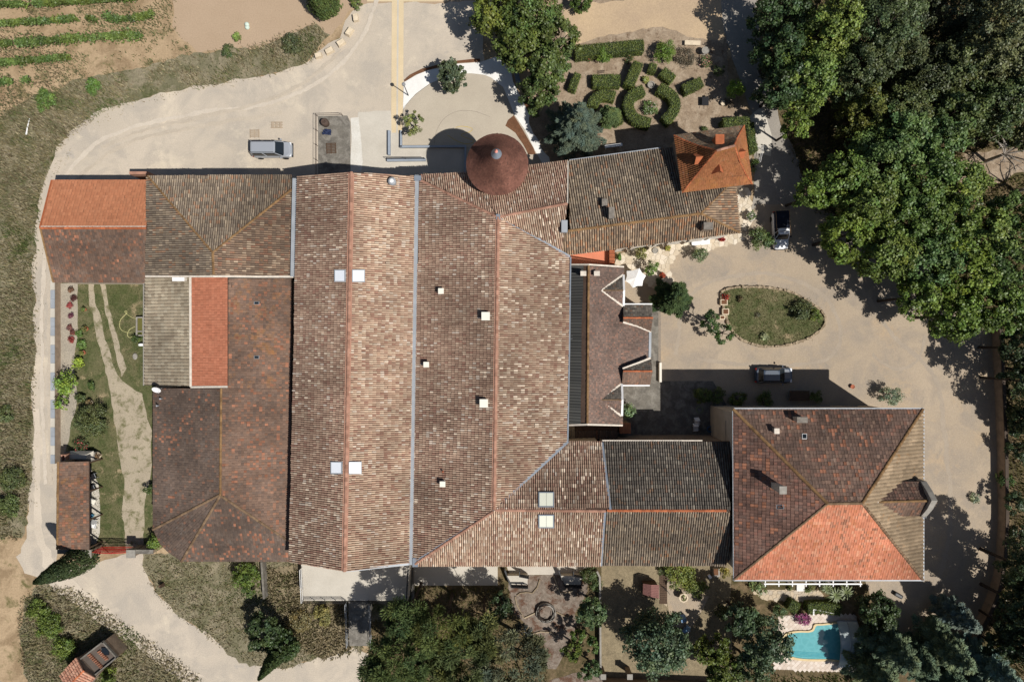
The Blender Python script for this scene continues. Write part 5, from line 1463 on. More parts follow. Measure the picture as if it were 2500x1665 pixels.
# big trees of the wood
WOOD = [
 ('broad', 2012, 85, 66, 12, G_LIME, 'bright green tree at the upper end of the lane'),
 ('broad', 1965, 205, 62, 11, A(134, 150, 70, 1.15), 'bright green tree on the wood edge opposite the garden'),
 ('broad', 1898, 30, 54, 10, G_DEEP, 'dark tree hanging over the lane at the top edge'),
 ('broad', 1904, 120, 50, 10, G_DEEP, 'dark tree over the lane beside the bright green pair'),
 ('broad', 1945, 306, 30, 7, A(122, 138, 58, 1.15), 'small leafy tree over the lane near the pigeon tower'),
 ('broad', 1904, 215, 46, 9.5, G_DEEP, 'shaded tree on the lane edge above the concrete apron'),
 ('olive', 2080, 20, 60, 11, G_OLIVE, 'olive green tree at the top edge beside the bright tree'),
 ('olive', 2150, 75, 70, 12, G_OLIVE, 'grey olive tree with thin branches in the upper wood'),
 ('olive', 2100, 170, 62, 11, A(98, 106, 66, 1.15), 'sparse greyish tree in the middle of the upper wood'),
 ('olive', 2185, 130, 55, 10, A(104, 106, 66, 1.15), 'dull green tree right of the grey olive tree'),
 ('olive', 2250, 200, 60, 9, A(90, 94, 58, 1.15), 'dark sparse tree in the hollow of the upper wood'),
 ('olive', 2330, 30, 60, 9, A(80, 84, 56, 1.15), 'dark tree at the top edge left of the hazy tree'),
 ('broad', 2440, 60, 84, 13, G_HAZY, 'large hazy olive tree in the top right corner'),
 ('broad', 2390, 150, 70, 12, A(130, 128, 82, 1.15), 'hazy olive tree below the one in the top right corner'),
 ('broad', 2480, 200, 70, 12, A(126, 128, 88, 1.15), 'pale hazy tree at the right edge of the upper wood'),
 ('broad', 2320, 190, 56, 10, A(112, 116, 66, 1.15), 'medium green tree left of the pale hazy trees'),
 ('broad', 2420, 260, 66, 11, A(110, 120, 68, 1.15), 'green tree above the bare branched tree'),
 ('broad', 2330, 275, 56, 10, A(106, 116, 62, 1.15), 'green tree left of the bare branched tree'),
 ('olive', 2195, 275, 54, 9, A(106, 110, 62, 1.15), 'brownish olive tree in the centre of the wood'),
 ('broad', 2105, 275, 48, 9, A(128, 128, 58, 1.15), 'yellowish small tree behind the lane edge'),
 ('olive', 2240, 30, 50, 8, A(78, 82, 52, 1.15), 'shaded dark tree at the top edge centre of the wood'),
 ('broad', 2500, 310, 50, 9, A(130, 128, 74, 1.15), 'yellow olive tree cut by the right edge above the clearing'),
 ('plane', 2205, 325, 64, 12, A(124, 146, 82, 1.15), 'pale leaved tree reaching into the wood above the court'),
 ('plane', 2300, 345, 52, 12, A(118, 140, 78, 1.15), 'pale green tree left of the sunny clearing'),
 ('plane', 2150, 395, 72, 13, A(118, 138, 74, 1.15), 'pale green plane tree above the parked pickup'),
 ('plane', 2250, 420, 72, 13, A(112, 132, 62, 1.15), 'green plane tree in the middle of the avenue'),
 ('plane', 2050, 440, 60, 12, A(122, 140, 62, 1.15), 'plane tree nearest to the pigeon tower lane'),
 ('plane', 1985, 470, 44, 11, A(124, 142, 58, 1.15), 'small crown reaching left towards the parked pickup'),
 ('plane', 2345, 445, 60, 12, G_LIME, 'yellow green plane tree beside the sunny clearing'),
 ('plane', 2130, 500, 72, 13, G_PLANE, 'plane tree overhanging the courtyard above the island'),
 ('plane', 2060, 575, 56, 12, A(134, 148, 58, 1.15), 'plane tree with lowest branches over the gravel court'),
 ('plane', 2220, 520, 70, 13, A(116, 136, 64, 1.15), 'dense plane tree in the centre of the avenue'),
 ('plane', 2310, 545, 66, 13, A(120, 136, 58, 1.15), 'plane tree between the yellow crown and the courtyard'),
 ('plane', 2165, 620, 66, 13, G_PLANE, 'plane tree casting ragged shade on the courtyard'),
 ('plane', 2260, 640, 72, 13, A(108, 132, 72, 1.15), 'bluish green plane tree deep in the avenue'),
 ('plane', 2400, 580, 64, 13, G_LIME, 'bright yellow plane tree near the right edge'),
 ('plane', 2470, 520, 56, 12, A(104, 122, 60, 1.15), 'plane tree at the right edge below the clearing'),
 ('plane', 2350, 660, 68, 13, A(130, 144, 56, 1.15), 'sunlit plane tree on the lower avenue'),
 ('plane', 2240, 725, 48, 12, A(126, 142, 58, 1.15), 'plane tree whose shade falls beside the island'),
 ('plane', 2450, 650, 64, 13, A(102, 122, 58, 1.15), 'dark plane tree at the right edge of the avenue'),
 ('plane', 2330, 770, 62, 12, A(122, 140, 56, 1.15), 'last plane tree where the fence begins'),
 ('plane', 2420, 745, 62, 13, A(116, 134, 56, 1.15), 'plane tree above the top end of the fence'),
 ('plane', 2490, 760, 52, 12, A(104, 124, 56, 1.15), 'plane tree cut by the right edge above the fence'),
]
for (k, px, py, r, t, c, lab) in WOOD:
    tree(k, px, py, r * 1.14, t, lab, base=c, group='trees of the wood east of the lane', dens=0.95 if k == 'olive' else 1.0)
# bleached, leafless trees
def bare_tree(px, py, lab, spread, top, seed):
    rng = np.random.default_rng(seed)
    x, y, _ = P(px, py, 0)
    root = thing('bare_tree', lab, 'tree', (x, y, 0))
    mb = MB(); b0 = Vector((x, y, 0))
    mb.tube([b0, b0 + Vector((0.2, 0.1, top * 0.4))], [0.22, 0.15], 7); mb.build('trunk', M['grey_bark'], root)
    for i in range(11):
        a = i * 2.4 + rng.random() * 0.6
        p = b0 + Vector((0.2, 0.1, top * 0.38)); e = p + Vector((math.cos(a) * spread * (0.6 + 0.5 * rng.random()), math.sin(a) * spread * (0.6 + 0.5 * rng.random()), top * (0.2 + 0.3 * rng.random())))
        mb = MB(); m = p.lerp(e, 0.5) + Vector((*rng.normal(0, 0.25, 2), 0.3)); mb.tube([p, m, e], [0.09, 0.06, 0.02], 5)
        for j in range(7):
            t = 0.35 + 0.6 * rng.random(); q = (p.lerp(m, t * 2) if t < 0.5 else m.lerp(e, t * 2 - 1))
            mb.tube([q, q + Vector((*rng.normal(0, 0.55, 2), 0.3 * rng.random()))], [0.035, 0.012], 4)
        mb.build('limb', M['grey_bark'], root)
bare_tree(2405, 395, 'leafless grey tree leaning over the sunny clearing', 3.6, 7, 3)
bare_tree(2475, 470, 'leafless tree with dark branches below the clearing at right', 3.0, 6, 4)

# northern trees
NTREES = [('plane', 1210, 30, 62, 10, A(136, 144, 64, 1.15), 'large tree leaning over the gravel court at the top'),
 ('plane', 1300, 40, 70, 11, A(112, 126, 60, 1.15), 'large tree between the gravel court and the sandy drive'),
 ('plane', 1365, 92, 50, 10, A(112, 122, 62, 1.15), 'tree crown pointing east over the long hedge'),
 ('plane', 1270, 120, 58, 10, A(122, 132, 62, 1.15), 'tree shading the top of the white path'),
 ('plane', 1335, 160, 56, 10, A(108, 120, 60, 1.15), 'dense tree left of the clipped garden hedges'),
 ('plane', 1312, 225, 46, 9, A(100, 112, 56, 1.15), 'lowest tree of the northern clump above the cedar')]
for (k, px, py, r, t, c, lab) in NTREES: tree(k, px, py, r * 1.1, t, lab, base=c, group='trees between court and garden')
tree('broad', 1420, 5, 30, 3, 'low green bush at the top edge of the sandy drive', base=A(100, 120, 52, 1.15), name='shrub', cat='shrub')
tree('cedar', 1405, 312, 74, 9, 'dark blue green cedar behind the long northern wing', base=A(92, 104, 88, 1.15))
tree('cypress', 800, 22, 46, 6.5, 'bushy dark conifer standing beside the stone blocks', base=A(84, 98, 54, 1.15), dens=1.6)
tree('broad', 1103, 188, 36, 4.5, 'young round tree on the curved white path', base=A(106, 114, 80, 1.15))
tree('olive', 1010, 300, 28, 3.2, 'sparse young tree beside the sand path', base=A(148, 150, 86, 1.15), dens=0.45)
tree('cedar', 1488, 288, 22, 2.6, 'small round conifer beside the cedar', base=A(96, 112, 70, 1.15))
# courtyard plants
tree('cedar', 1642, 727, 46, 6, 'dark conifer on the courtyard edge behind the white parasol', base=A(70, 86, 52, 1.15), name='conifer')
shrub(1708, 622, 20, 2.4, 'shrub on the round edge of the flagstone patio', A(112, 124, 84, 1.15))
shrub(1590, 655, 18, 2.6, 'leafy shrub beside the white parasol', A(104, 126, 62, 1.15))
shrub(1564, 614, 20, 1.8, 'reddish green shrub against the wing wall', A(122, 122, 72, 1.15))
shrub(1512, 628, 10, 1.0, 'narrow green plant beside the terracotta terrace', A(96, 128, 60, 1.15), sx=0.7)
shrub(1848, 580, 26, 2.2, 'broad leafy shrub left of the white pickup', A(92, 106, 60, 1.15))
shrub(1872, 590, 20, 2.0, 'leafy shrub touching the bonnet of the pickup', A(88, 108, 58, 1.15))
shrub(1535, 1003, 20, 2.0, 'silver green shrub beside the southern dormer', A(124, 144, 100, 1.15))
shrub(2172, 967, 25, 2.4, 'grey green round bush north of the mansion', G_GREY, 0.13)
shrub(1958, 762, 30, 1.6, 'loose dark bush at the east end of the oval island', A(84, 92, 58, 1.15), dens=0.8)
shrub(1990, 770, 14, 1.0, 'low green bush on the eastern tip of the oval island', A(110, 124, 56, 1.15))
tree('olive', 1738, 784, 28, 4.6, 'leafy tree at the west tip of the oval island', base=A(78, 100, 48, 1.1), name='tree')
tree('olive', 1770, 815, 24, 4.0, 'second leafy tree just south of the oval island stones', base=A(82, 106, 48, 1.1), name='tree')
# west yard plants
shrub(163, 935, 30, 2.8, 'vivid green fig bush against the western wall', G_FIG, 0.2)
shrub(152, 985, 16, 2.4, 'lower part of the fig bush hanging over the wall', G_FIG, 0.2)
shrub(190, 884, 15, 1.2, 'lime green small bush beside the pebble bed', A(150, 168, 62, 1.15))
shrub(224, 1032, 43, 2.8, 'large dark round bush in the western yard', A(92, 100, 60, 1.15), 0.14)
shrub(196, 972, 12, 1.2, 'dark shrub between the fig and the large round bush', A(84, 96, 54, 1.15))
shrub(223, 942, 9, 0.8, 'small clipped shrub on the lawn of the western yard', A(92, 112, 56, 1.15))
shrub(338, 825, 14, 1.0, 'dark plant at the foot of the stone trough', A(80, 96, 50, 1.15))
shrub(365, 1193, 12, 1.5, 'small dark shrub against the brown barn wall', A(84, 98, 52, 1.15))
shrub(380, 1322, 22, 2.2, 'bright shrub squeezed between gate wall and barn', A(112, 132, 58, 1.15), 0.14)
shrub(198, 840, 14, 0.6, 'low green plants along the pebble bed', A(100, 124, 60, 1.15), dens=0.7)
shrub(195, 812, 10, 0.5, 'green ground plants above the lime bush', A(96, 120, 58, 1.15), dens=0.7)
for i, (px, py, lab) in enumerate([(173, 708, 'dry brown plant at the north end of the pebble bed'), (179, 728, 'dark red plant below the dry brown one'), (170, 746, 'bright red flowering plant in the pebble bed'), (174, 771, 'purple red plant in the middle of the pebble bed'), (170, 799, 'large rusty plant in the pebble bed'), (179, 811, 'small rusty plant beside the large rusty one'), (174, 829, 'deep red plant at the south end of the row')]):
    shrub(px, py, 6.5, 0.5, lab, A(*[(120, 90, 70), (96, 60, 54), (170, 80, 76), (110, 64, 76), (130, 84, 76), (126, 76, 66), (146, 66, 60)][i], 1.15), 0.09, 'plant', 'plant', 'red plants in the pebble bed')
shrub(196, 1090, 20, 0.9, 'flowering plants with pink blooms behind the barbecue', A(76, 88, 52, 1.15), 0.11, 'plant', 'plant', flowers=(A(220, 90, 100), 0.12))
# south west
for (px, py, r, h, lab) in ((95, 1490, 28, 1.2, 'green thicket at the north end of the shed scrub'), (122, 1530, 34, 1.3, 'green thicket west of the shed shadow'), (160, 1580, 32, 1.3, 'green thicket touching the concrete shed'), (265, 1650, 24, 1.6, 'green bush at the bottom edge beside the shed')):
    shrub(px, py, r, h, lab, A(100, 116, 50, 1.15), 0.15)
shrub(30, 1170, 34, 1.2, 'low green thicket on the western verge', A(92, 100, 58, 1.15), 0.14)
shrub(25, 1235, 30, 1.2, 'green thicket at the lower end of the western verge', A(96, 108, 60, 1.15), 0.14)
shrub(14, 1010, 22, 0.8, 'low thicket at the left edge of the verge', A(98, 108, 66, 1.15), 0.14)
shrub(555, 125, 16, 0.9, 'dark green bush on the bank above the track', A(84, 98, 56, 1.15), 0.13)
shrub(578, 92, 9, 0.8, 'bright small bush above the dark green one', A(124, 146, 74, 1.15), 0.13)
shrub(716, 110, 28, 0.8, 'green thicket on the bank below the dark conifer', A(94, 100, 66, 1.15), 0.13)
shrub(870, 6, 16, 1.0, 'small green bush at the top edge beside the conifer', A(104, 118, 60, 1.15), 0.14)
shrub(230, 208, 24, 0.6, 'bright grass green clump at the verge top', A(96, 124, 58, 1.15), 0.14)
shrub(110, 245, 26, 0.6, 'green clump along the outer verge edge', A(98, 122, 60, 1.15), 0.14)
tree('cypress', 224, 1352, 40, 9.2, 'tall cypress leaning out over the track by the gate', base=A(66, 78, 48, 1.15), dens=1.5)
tree('cypress', 693, 1576, 26, 7.6, 'slim cypress at the lower edge of the road', base=A(66, 80, 46, 1.15), dens=1.1)
shrub(600, 1402, 34, 2.2, 'dense green bush south of the brown barn', A(96, 114, 48, 1.15), 0.15)
shrub(612, 1436, 22, 1.6, 'shaded lower part of the bush beside the garden wall', A(88, 104, 50, 1.15), 0.15)
tree('broad', 640, 1545, 44, 4.5, 'rounded dark tree above the slim cypress', base=A(82, 96, 54, 1.15))
tree('broad', 690, 1580, 40, 4.0, 'green tree crowding the slim cypress', base=A(84, 100, 52, 1.15))
shrub(790, 1500, 26, 1.2, 'sunlit dry bush below the terrace railing', A(140, 134, 82, 1.15), 0.13)
shrub(735, 1515, 30, 1.0, 'brownish dry bush on the bank', A(136, 124, 84, 1.15), 0.13)
shrub(705, 1540, 22, 1.0, 'low straw coloured bush on the bank', A(146, 132, 92, 1.15), 0.13)
# pines
PINES = [(990, 1610, 90, 12, G_PINE, 'left crown of the southern pines, dark green'),
 (1000, 1500, 50, 11, G_PINE, 'pine crown nearest to the stair ramp'),
 (1085, 1530, 70, 12, A(108, 116, 62, 1.15), 'central pine crown facing the terrace'),
 (1150, 1600, 76, 12, A(100, 108, 64, 1.15), 'dark central crown of the southern pines'),
 (920, 1650, 44, 10, A(96, 108, 64, 1.15), 'lowest left pine crown above the gravel'),
 (1065, 1650, 80, 11, A(100, 108, 62, 1.15), 'pine crown at the bottom edge of the picture'),
 (1250, 1610, 86, 11, A(116, 120, 92, 1.15), 'greyish round pine beside the worn patio'),
 (1175, 1535, 34, 10, A(112, 118, 74, 1.15), 'small pine crown reaching towards the pavement')]
for (px, py, r, t, c, lab) in PINES: tree('pine', px, py, r, t, lab, base=c, group='southern pine trees')
tree('broad', 1222, 1480, 32, 6, 'dark evergreen tree left of the worn patio', base=A(70, 84, 48, 1.15))
tree('broad', 1270, 1545, 26, 4, 'dusty grey tree at the corner of the patio', base=A(98, 96, 84, 1.15))
SET = [('broad', 1446, 1495, 37, 6, A(112, 128, 78, 1.15), 'round green tree against the long garden wall'),
 ('broad', 1410, 1552, 17, 3, A(112, 132, 58, 1.15), 'small bright tree beside the paved path'),
 ('broad', 1448, 1575, 19, 3.2, A(100, 122, 56, 1.15), 'small green tree touching the garden wall'),
 ('broad', 1396, 1590, 24, 4, A(118, 130, 56, 1.15), 'yellow green tree right of the grey pine'),
 ('broad', 1442, 1637, 26, 4, A(104, 122, 68, 1.15), 'green tree at the bottom beside the wall corner'),
 ('broad', 1600, 1570, 76, 8.5, A(108, 124, 88, 1.15), 'large silvery green tree in the walled lawn'),
 ('broad', 1672, 1590, 26, 4, A(90, 104, 48, 1.15), 'darker tree behind the large silvery tree'),
 ('broad', 1745, 1590, 40, 5.5, A(110, 118, 46, 1.15), 'yellow green tree between lawn and pool'),
 ('broad', 1765, 1640, 44, 5.5, A(106, 114, 44, 1.15), 'yellow green tree at the bottom edge near the pool'),
 ('broad', 1862, 1560, 62, 8, A(104, 118, 80, 1.15), 'large tree overhanging the western end of the pool'),
 ('broad', 1810, 1510, 40, 6.5, A(90, 106, 68, 1.15), 'dark leaved tree between mansion and pool tree'),
 ('broad', 1835, 1630, 42, 6, A(104, 118, 76, 1.15), 'tree crown south west of the pool'),
 ('broad', 2145, 1490, 44, 5, A(84, 98, 56, 1.15), 'dark tree behind the pool enclosure'),
 ('broad', 2122, 1525, 24, 4.5, A(70, 84, 50, 1.15), 'dark evergreen directly behind the glass pool cover')]
for (k, px, py, r, t, c, lab) in SET: tree(k, px, py, r, t, lab, base=c, group=None)
CED = [(2172, 1582, 62, 9, 'blue green cedar right of the pool cover'), (2138, 1648, 56, 8, 'cedar at the bottom edge below the pool cover'), (2225, 1600, 48, 8, 'cedar in the middle of the lower right group'), (2300, 1580, 56, 9, 'cedar near the lower end of the fence'), (2300, 1650, 56, 8, 'cedar at the bottom edge left of the pale cedar'), (2410, 1625, 54, 9, 'pale blue cedar in the bottom right corner'), (2330, 1500, 36, 7, 'slender grey cedar beside the curving wall'), (2375, 1660, 40, 8, 'grey blue cedar between the two bottom cedars')]
for i, (px, py, r, t, lab) in enumerate(CED): tree('cedar', px, py, r, t, lab, base=A(*[(104, 118, 92), (112, 124, 92), (92, 108, 84), (112, 126, 98), (104, 120, 92), (122, 140, 124), (116, 128, 118), (124, 140, 122)][i], 1.1), group='cedars at the lower right')
# row of growth behind the fence
for i, (px, py, r, t, lab) in enumerate([(2500, 850, 44, 10, 'dark tree behind the upper fence end'), (2505, 930, 44, 10, 'dark tree behind the fence opposite the mansion roof'), (2490, 1030, 34, 4, 'dark brush tree behind the middle of the fence'), (2492, 1100, 30, 3.5, 'bushy tree at the right edge opposite the mansion dormer'), (2490, 1310, 26, 3, 'green bushy tree at the right edge below the dormer level'), (2530, 1400, 66, 13, 'dark tree at the right edge beside the curve of the wall'), (2520, 1490, 60, 12, 'dark tree right of the curving wall end'), (2500, 1570, 44, 8, 'shaded tree at the right edge above the pale cedar'), (2562, 905, 62, 11, 'tall tree at the extreme right beside the upper fence'), (2568, 1010, 60, 10, 'tall tree at the extreme right beside the middle of the fence'), (2566, 1480, 84, 13, 'tall tree at the extreme right shading the lower court'), (2575, 1600, 70, 12, 'tall tree at the extreme right above the bottom corner'), (2478, 1230, 26, 3.5, 'low bushy tree behind the fence by the dormer'), (2462, 1530, 34, 6, 'dark tree between curving wall and right edge'), (2440, 1580, 34, 5, 'dark tree above the pale blue cedar')]):
    tree('broad', px, py, r, t, lab, base=A(82, 94, 56, 1.15), group='growth behind the fence')
shrub(2455, 1170, 22, 1.5, 'green bush behind the fence beside the mansion dormer', A(84, 104, 54, 1.15))
shrub(2380, 1215, 14, 0.6, 'low grey rosette plant on the gravel east of the mansion', A(150, 158, 128, 1.15), 0.13, 'plant', 'plant')
shrub(2440, 1490, 30, 1.5, 'brown dry bush right of the curving wall', A(116, 104, 72, 1.15))

# clipped garden
hedge([(1404, 130), (1480, 122), (1570, 114)], 28, 1.2, 'long clipped hedge along the sandy drive', A(118, 132, 62, 1.1))
for (px, py, r, h, lab, c) in ((1472, 136, 21, 1.8, 'clipped ball bush set into the long hedge', (98, 122, 50)), (1623, 128, 27, 2.2, 'large clipped ball bush east of the hedge', (104, 128, 50)), (1795, 220, 23, 1.8, 'bright clipped bush beside the lane', (122, 148, 54))):
    shrub(px, py, r, h, lab, A(*c, 1.1), 0.11, dens=1.6)
for (pth, w, h, lab) in (
  ([(1410, 182), (1396, 222)], 17, 0.9, 'short straight hedge nearest to the tall trees'),
  ([(1447, 200), (1512, 199)], 30, 0.9, 'broad straight hedge west of the flower ring'),
  ([(1558, 156), (1534, 212)], 24, 1.2, 'tilted hedge north of the flower ring'),
  ([(1595, 158), (1590, 178)], 18, 0.8, 'small cube hedge between tilted and broad pieces'),
  ([(1616, 176), (1642, 196)], 24, 0.9, 'short thick hedge below the large ball bush'),
  ([(1668, 222), (1712, 201)], 24, 0.9, 'slanted hedge east of the flower ring'),
  ([(1446, 262), (1452, 244), (1474, 233), (1500, 238)], 25, 0.9, 'curved quarter hedge beside the cedar'),
  ([(1570, 221), (1540, 238), (1533, 262), (1548, 290), (1586, 303)], 25, 1.1, 'western half of the round hedge ring'),
  ([(1608, 216), (1640, 236), (1648, 262), (1636, 284), (1622, 298)], 25, 1.1, 'eastern half of the round hedge ring'),
  ([(1505, 276), (1513, 302)], 17, 0.9, 'short hedge beside the small round conifer'),
  ([(1764, 304), (1800, 300), (1828, 300)], 22, 1.4, 'hedge running along the north side of the pigeon tower'),
  ([(1828, 302), (1832, 340), (1838, 372)], 20, 1.4, 'hedge hugging the eastern side of the pigeon tower')):
    hedge(pth, w, h, lab, A(122, 136, 66, 1.0), group='clipped hedges of the north garden')
shrub(1587, 264, 20, 1.0, 'flowering rose bush inside the hedge ring', A(104, 124, 68, 1.15), 0.12, flowers=(A(240, 236, 224), 0.04))
shrub(1573, 198, 11, 0.6, 'spiky yellow green plant above the hedge ring', A(148, 152, 82, 1.15), 0.12, 'plant', 'plant')
shrub(1672, 138, 30, 1.0, 'twiggy dark bush beside the ball bush', A(110, 100, 82, 1.15), 0.10, dens=0.7)
shrub(1724, 150, 16, 0.9, 'rose bush with pink blooms near the stone statue', A(92, 104, 62, 1.15), 0.11, flowers=(A(228, 160, 150), 0.10))
shrub(1754, 172, 16, 0.9, 'loose green rose bush at the lane shadow edge', A(92, 104, 62, 1.15), 0.11, dens=0.7)
shrub(1438, 142, 9, 0.6, 'small red flowering plant below the long hedge', A(86, 96, 56, 1.15), 0.1, 'plant', 'plant', flowers=(A(200, 70, 60), 0.15))
shrub(1530, 140, 14, 0.7, 'small plant with red bloom at the hedge foot', A(88, 100, 58, 1.15), 0.1, 'plant', 'plant', flowers=(A(200, 90, 70), 0.06))
shrub(1720, 315, 7, 0.6, 'tiny clipped ball in the shadow of the pigeon tower', A(88, 104, 54, 1.15), 0.09)
shrub(1310, 280, 12, 0.6, 'low plant in the mulch beside the white path', A(84, 96, 60, 1.15), 0.1, 'plant', 'plant')
shrub(1842, 405, 14, 1.0, 'green plants below the pigeon tower eave', A(92, 112, 56, 1.15), 0.12)
# south gardens
shrub(1660, 1402, 38, 1.6, 'spreading yellow green bush under the old wing eave', A(122, 130, 62, 1.15), 0.15)
shrub(1700, 1438, 26, 1.2, 'lower end of the spreading garden bush', A(108, 120, 60, 1.15), 0.14)
shrub(1620, 1392, 14, 0.8, 'dark small bush beside the spreading one', A(84, 96, 56, 1.15), 0.12)
shrub(1768, 1397, 14, 0.9, 'yellow leaved plant in the wall corner', A(140, 130, 62, 1.15), 0.12)
shrub(1440, 1400, 24, 1.4, 'green plants right of the eastern steps', A(80, 92, 52, 1.15), 0.13)
shrub(1455, 1430, 16, 1.0, 'green creeper on the garden wall', A(84, 98, 56, 1.15), 0.13)
shrub(1758, 1490, 18, 1.8, 'dark bush in the deep garden shade', A(76, 86, 44, 1.15), 0.13)
hedge([(1925, 1473), (1946, 1484)], 26, 1.0, 'short clipped hedge west of the pool path', A(112, 128, 54, 1.1))
hedge([(1970, 1484), (2010, 1482), (2050, 1488)], 26, 1.0, 'clipped hedge behind the pool shower', A(116, 132, 54, 1.1))
shrub(1905, 1490, 18, 1.2, 'dark bush beside the short pool hedge', A(92, 108, 66, 1.15), 0.12)
shrub(1960, 1512, 20, 1.3, 'purple flowering bougainvillea beside the pool', A(120, 74, 96, 1.15), 0.12, flowers=(A(190, 90, 150), 0.5))
shrub(1852, 1430, 22, 1.4, 'spiky green plant at the corner of the mansion', A(108, 120, 72, 1.15), 0.2)
shrub(1930, 1431, 10, 0.5, 'low flowering plant under the awning', A(112, 118, 66, 1.15), 0.1, 'plant', 'plant')
shrub(1975, 1433, 12, 0.5, 'green low plant east of the awning steps', A(112, 120, 66, 1.15), 0.1, 'plant', 'plant')

def palm(px, py, r, h, lab):
    rng = np.random.default_rng(int(px)); x, y, _ = P(px, py, h); R = r / S
    root = thing('palm', lab, 'palm', (x, y, 0), 'small palms by the mansion')
    MB().tube([(x, y, 0), (x, y, h)], [0.14, 0.1], 8).build('trunk', M['bark'], root)
    V, F, n = [], [], 0
    for i in range(34):
        a = i * 2.399; el = 0.75 - 1.1 * i / 34 + rng.normal(0, 0.08); L = R * (0.8 + 0.3 * rng.random())
        d = np.array([math.cos(a), math.sin(a), 0]); s_ = np.array([-d[1], d[0], 0])
        p = [np.array([0, 0, h]), np.array([0, 0, h]) + d * L * 0.5 * math.cos(el) + np.array([0, 0, L * 0.5 * math.sin(el)])]
        p.append(p[1] + d * L * 0.5 + np.array([0, 0, L * (0.5 * math.sin(el) - 0.35)]))
        w = 0.035 * R + 0.035
        V += [p[0] - s_ * w * .5, p[0] + s_ * w * .5, p[1] + s_ * w, p[1] - s_ * w, p[2] + s_ * .01, p[2] - s_ * .01]; F += [(n, n + 1, n + 2, n + 3), (n + 3, n + 2, n + 4, n + 5)]; n += 6
    c = np.array(A(112, 122, 76, 1.2)) * (1 + rng.normal(0, 0.12, (34, 1)))
    link('fronds', mesh_np('fronds', V, F, M['leaf'], c.repeat(6, 0)), root)
palm(2040, 1452, 22, 1.8, 'lowest of the three small palms south of the mansion')
palm(2065, 1446, 22, 2.0, 'eastern one of the three small palms, partly shaded')
palm(2018, 1436, 16, 1.6, 'western palm nearest to the white awning')
# ---------------------------------------------------------------- vehicles
def rounded(hl0, hl1, hw, r, n=5):
    pts = []
    for (cx, cy, a0) in ((hl1 - r, hw - r, 0), (hl0 + r, hw - r, 90), (hl0 + r, -hw + r, 180), (hl1 - r, -hw + r, 270)):
        for k in range(n + 1):
            a = math.radians(a0 + 90 * k / n); pts.append((cx + r * math.cos(a), cy + r * math.sin(a)))
    return pts

def loft(rings, cap=True):
    mb = MB(); n = len(rings[0]); vs = [p for r in rings for p in r]; fs = []
    for i in range(len(rings) - 1):
        for k in range(n):
            fs.append((i * n + k, i * n + (k + 1) % n, (i + 1) * n + (k + 1) % n, (i + 1) * n + k))
    if cap: fs += [tuple(reversed(range(n))), tuple(range((len(rings) - 1) * n, len(rings) * n))]
    return mb.add(vs, fs)

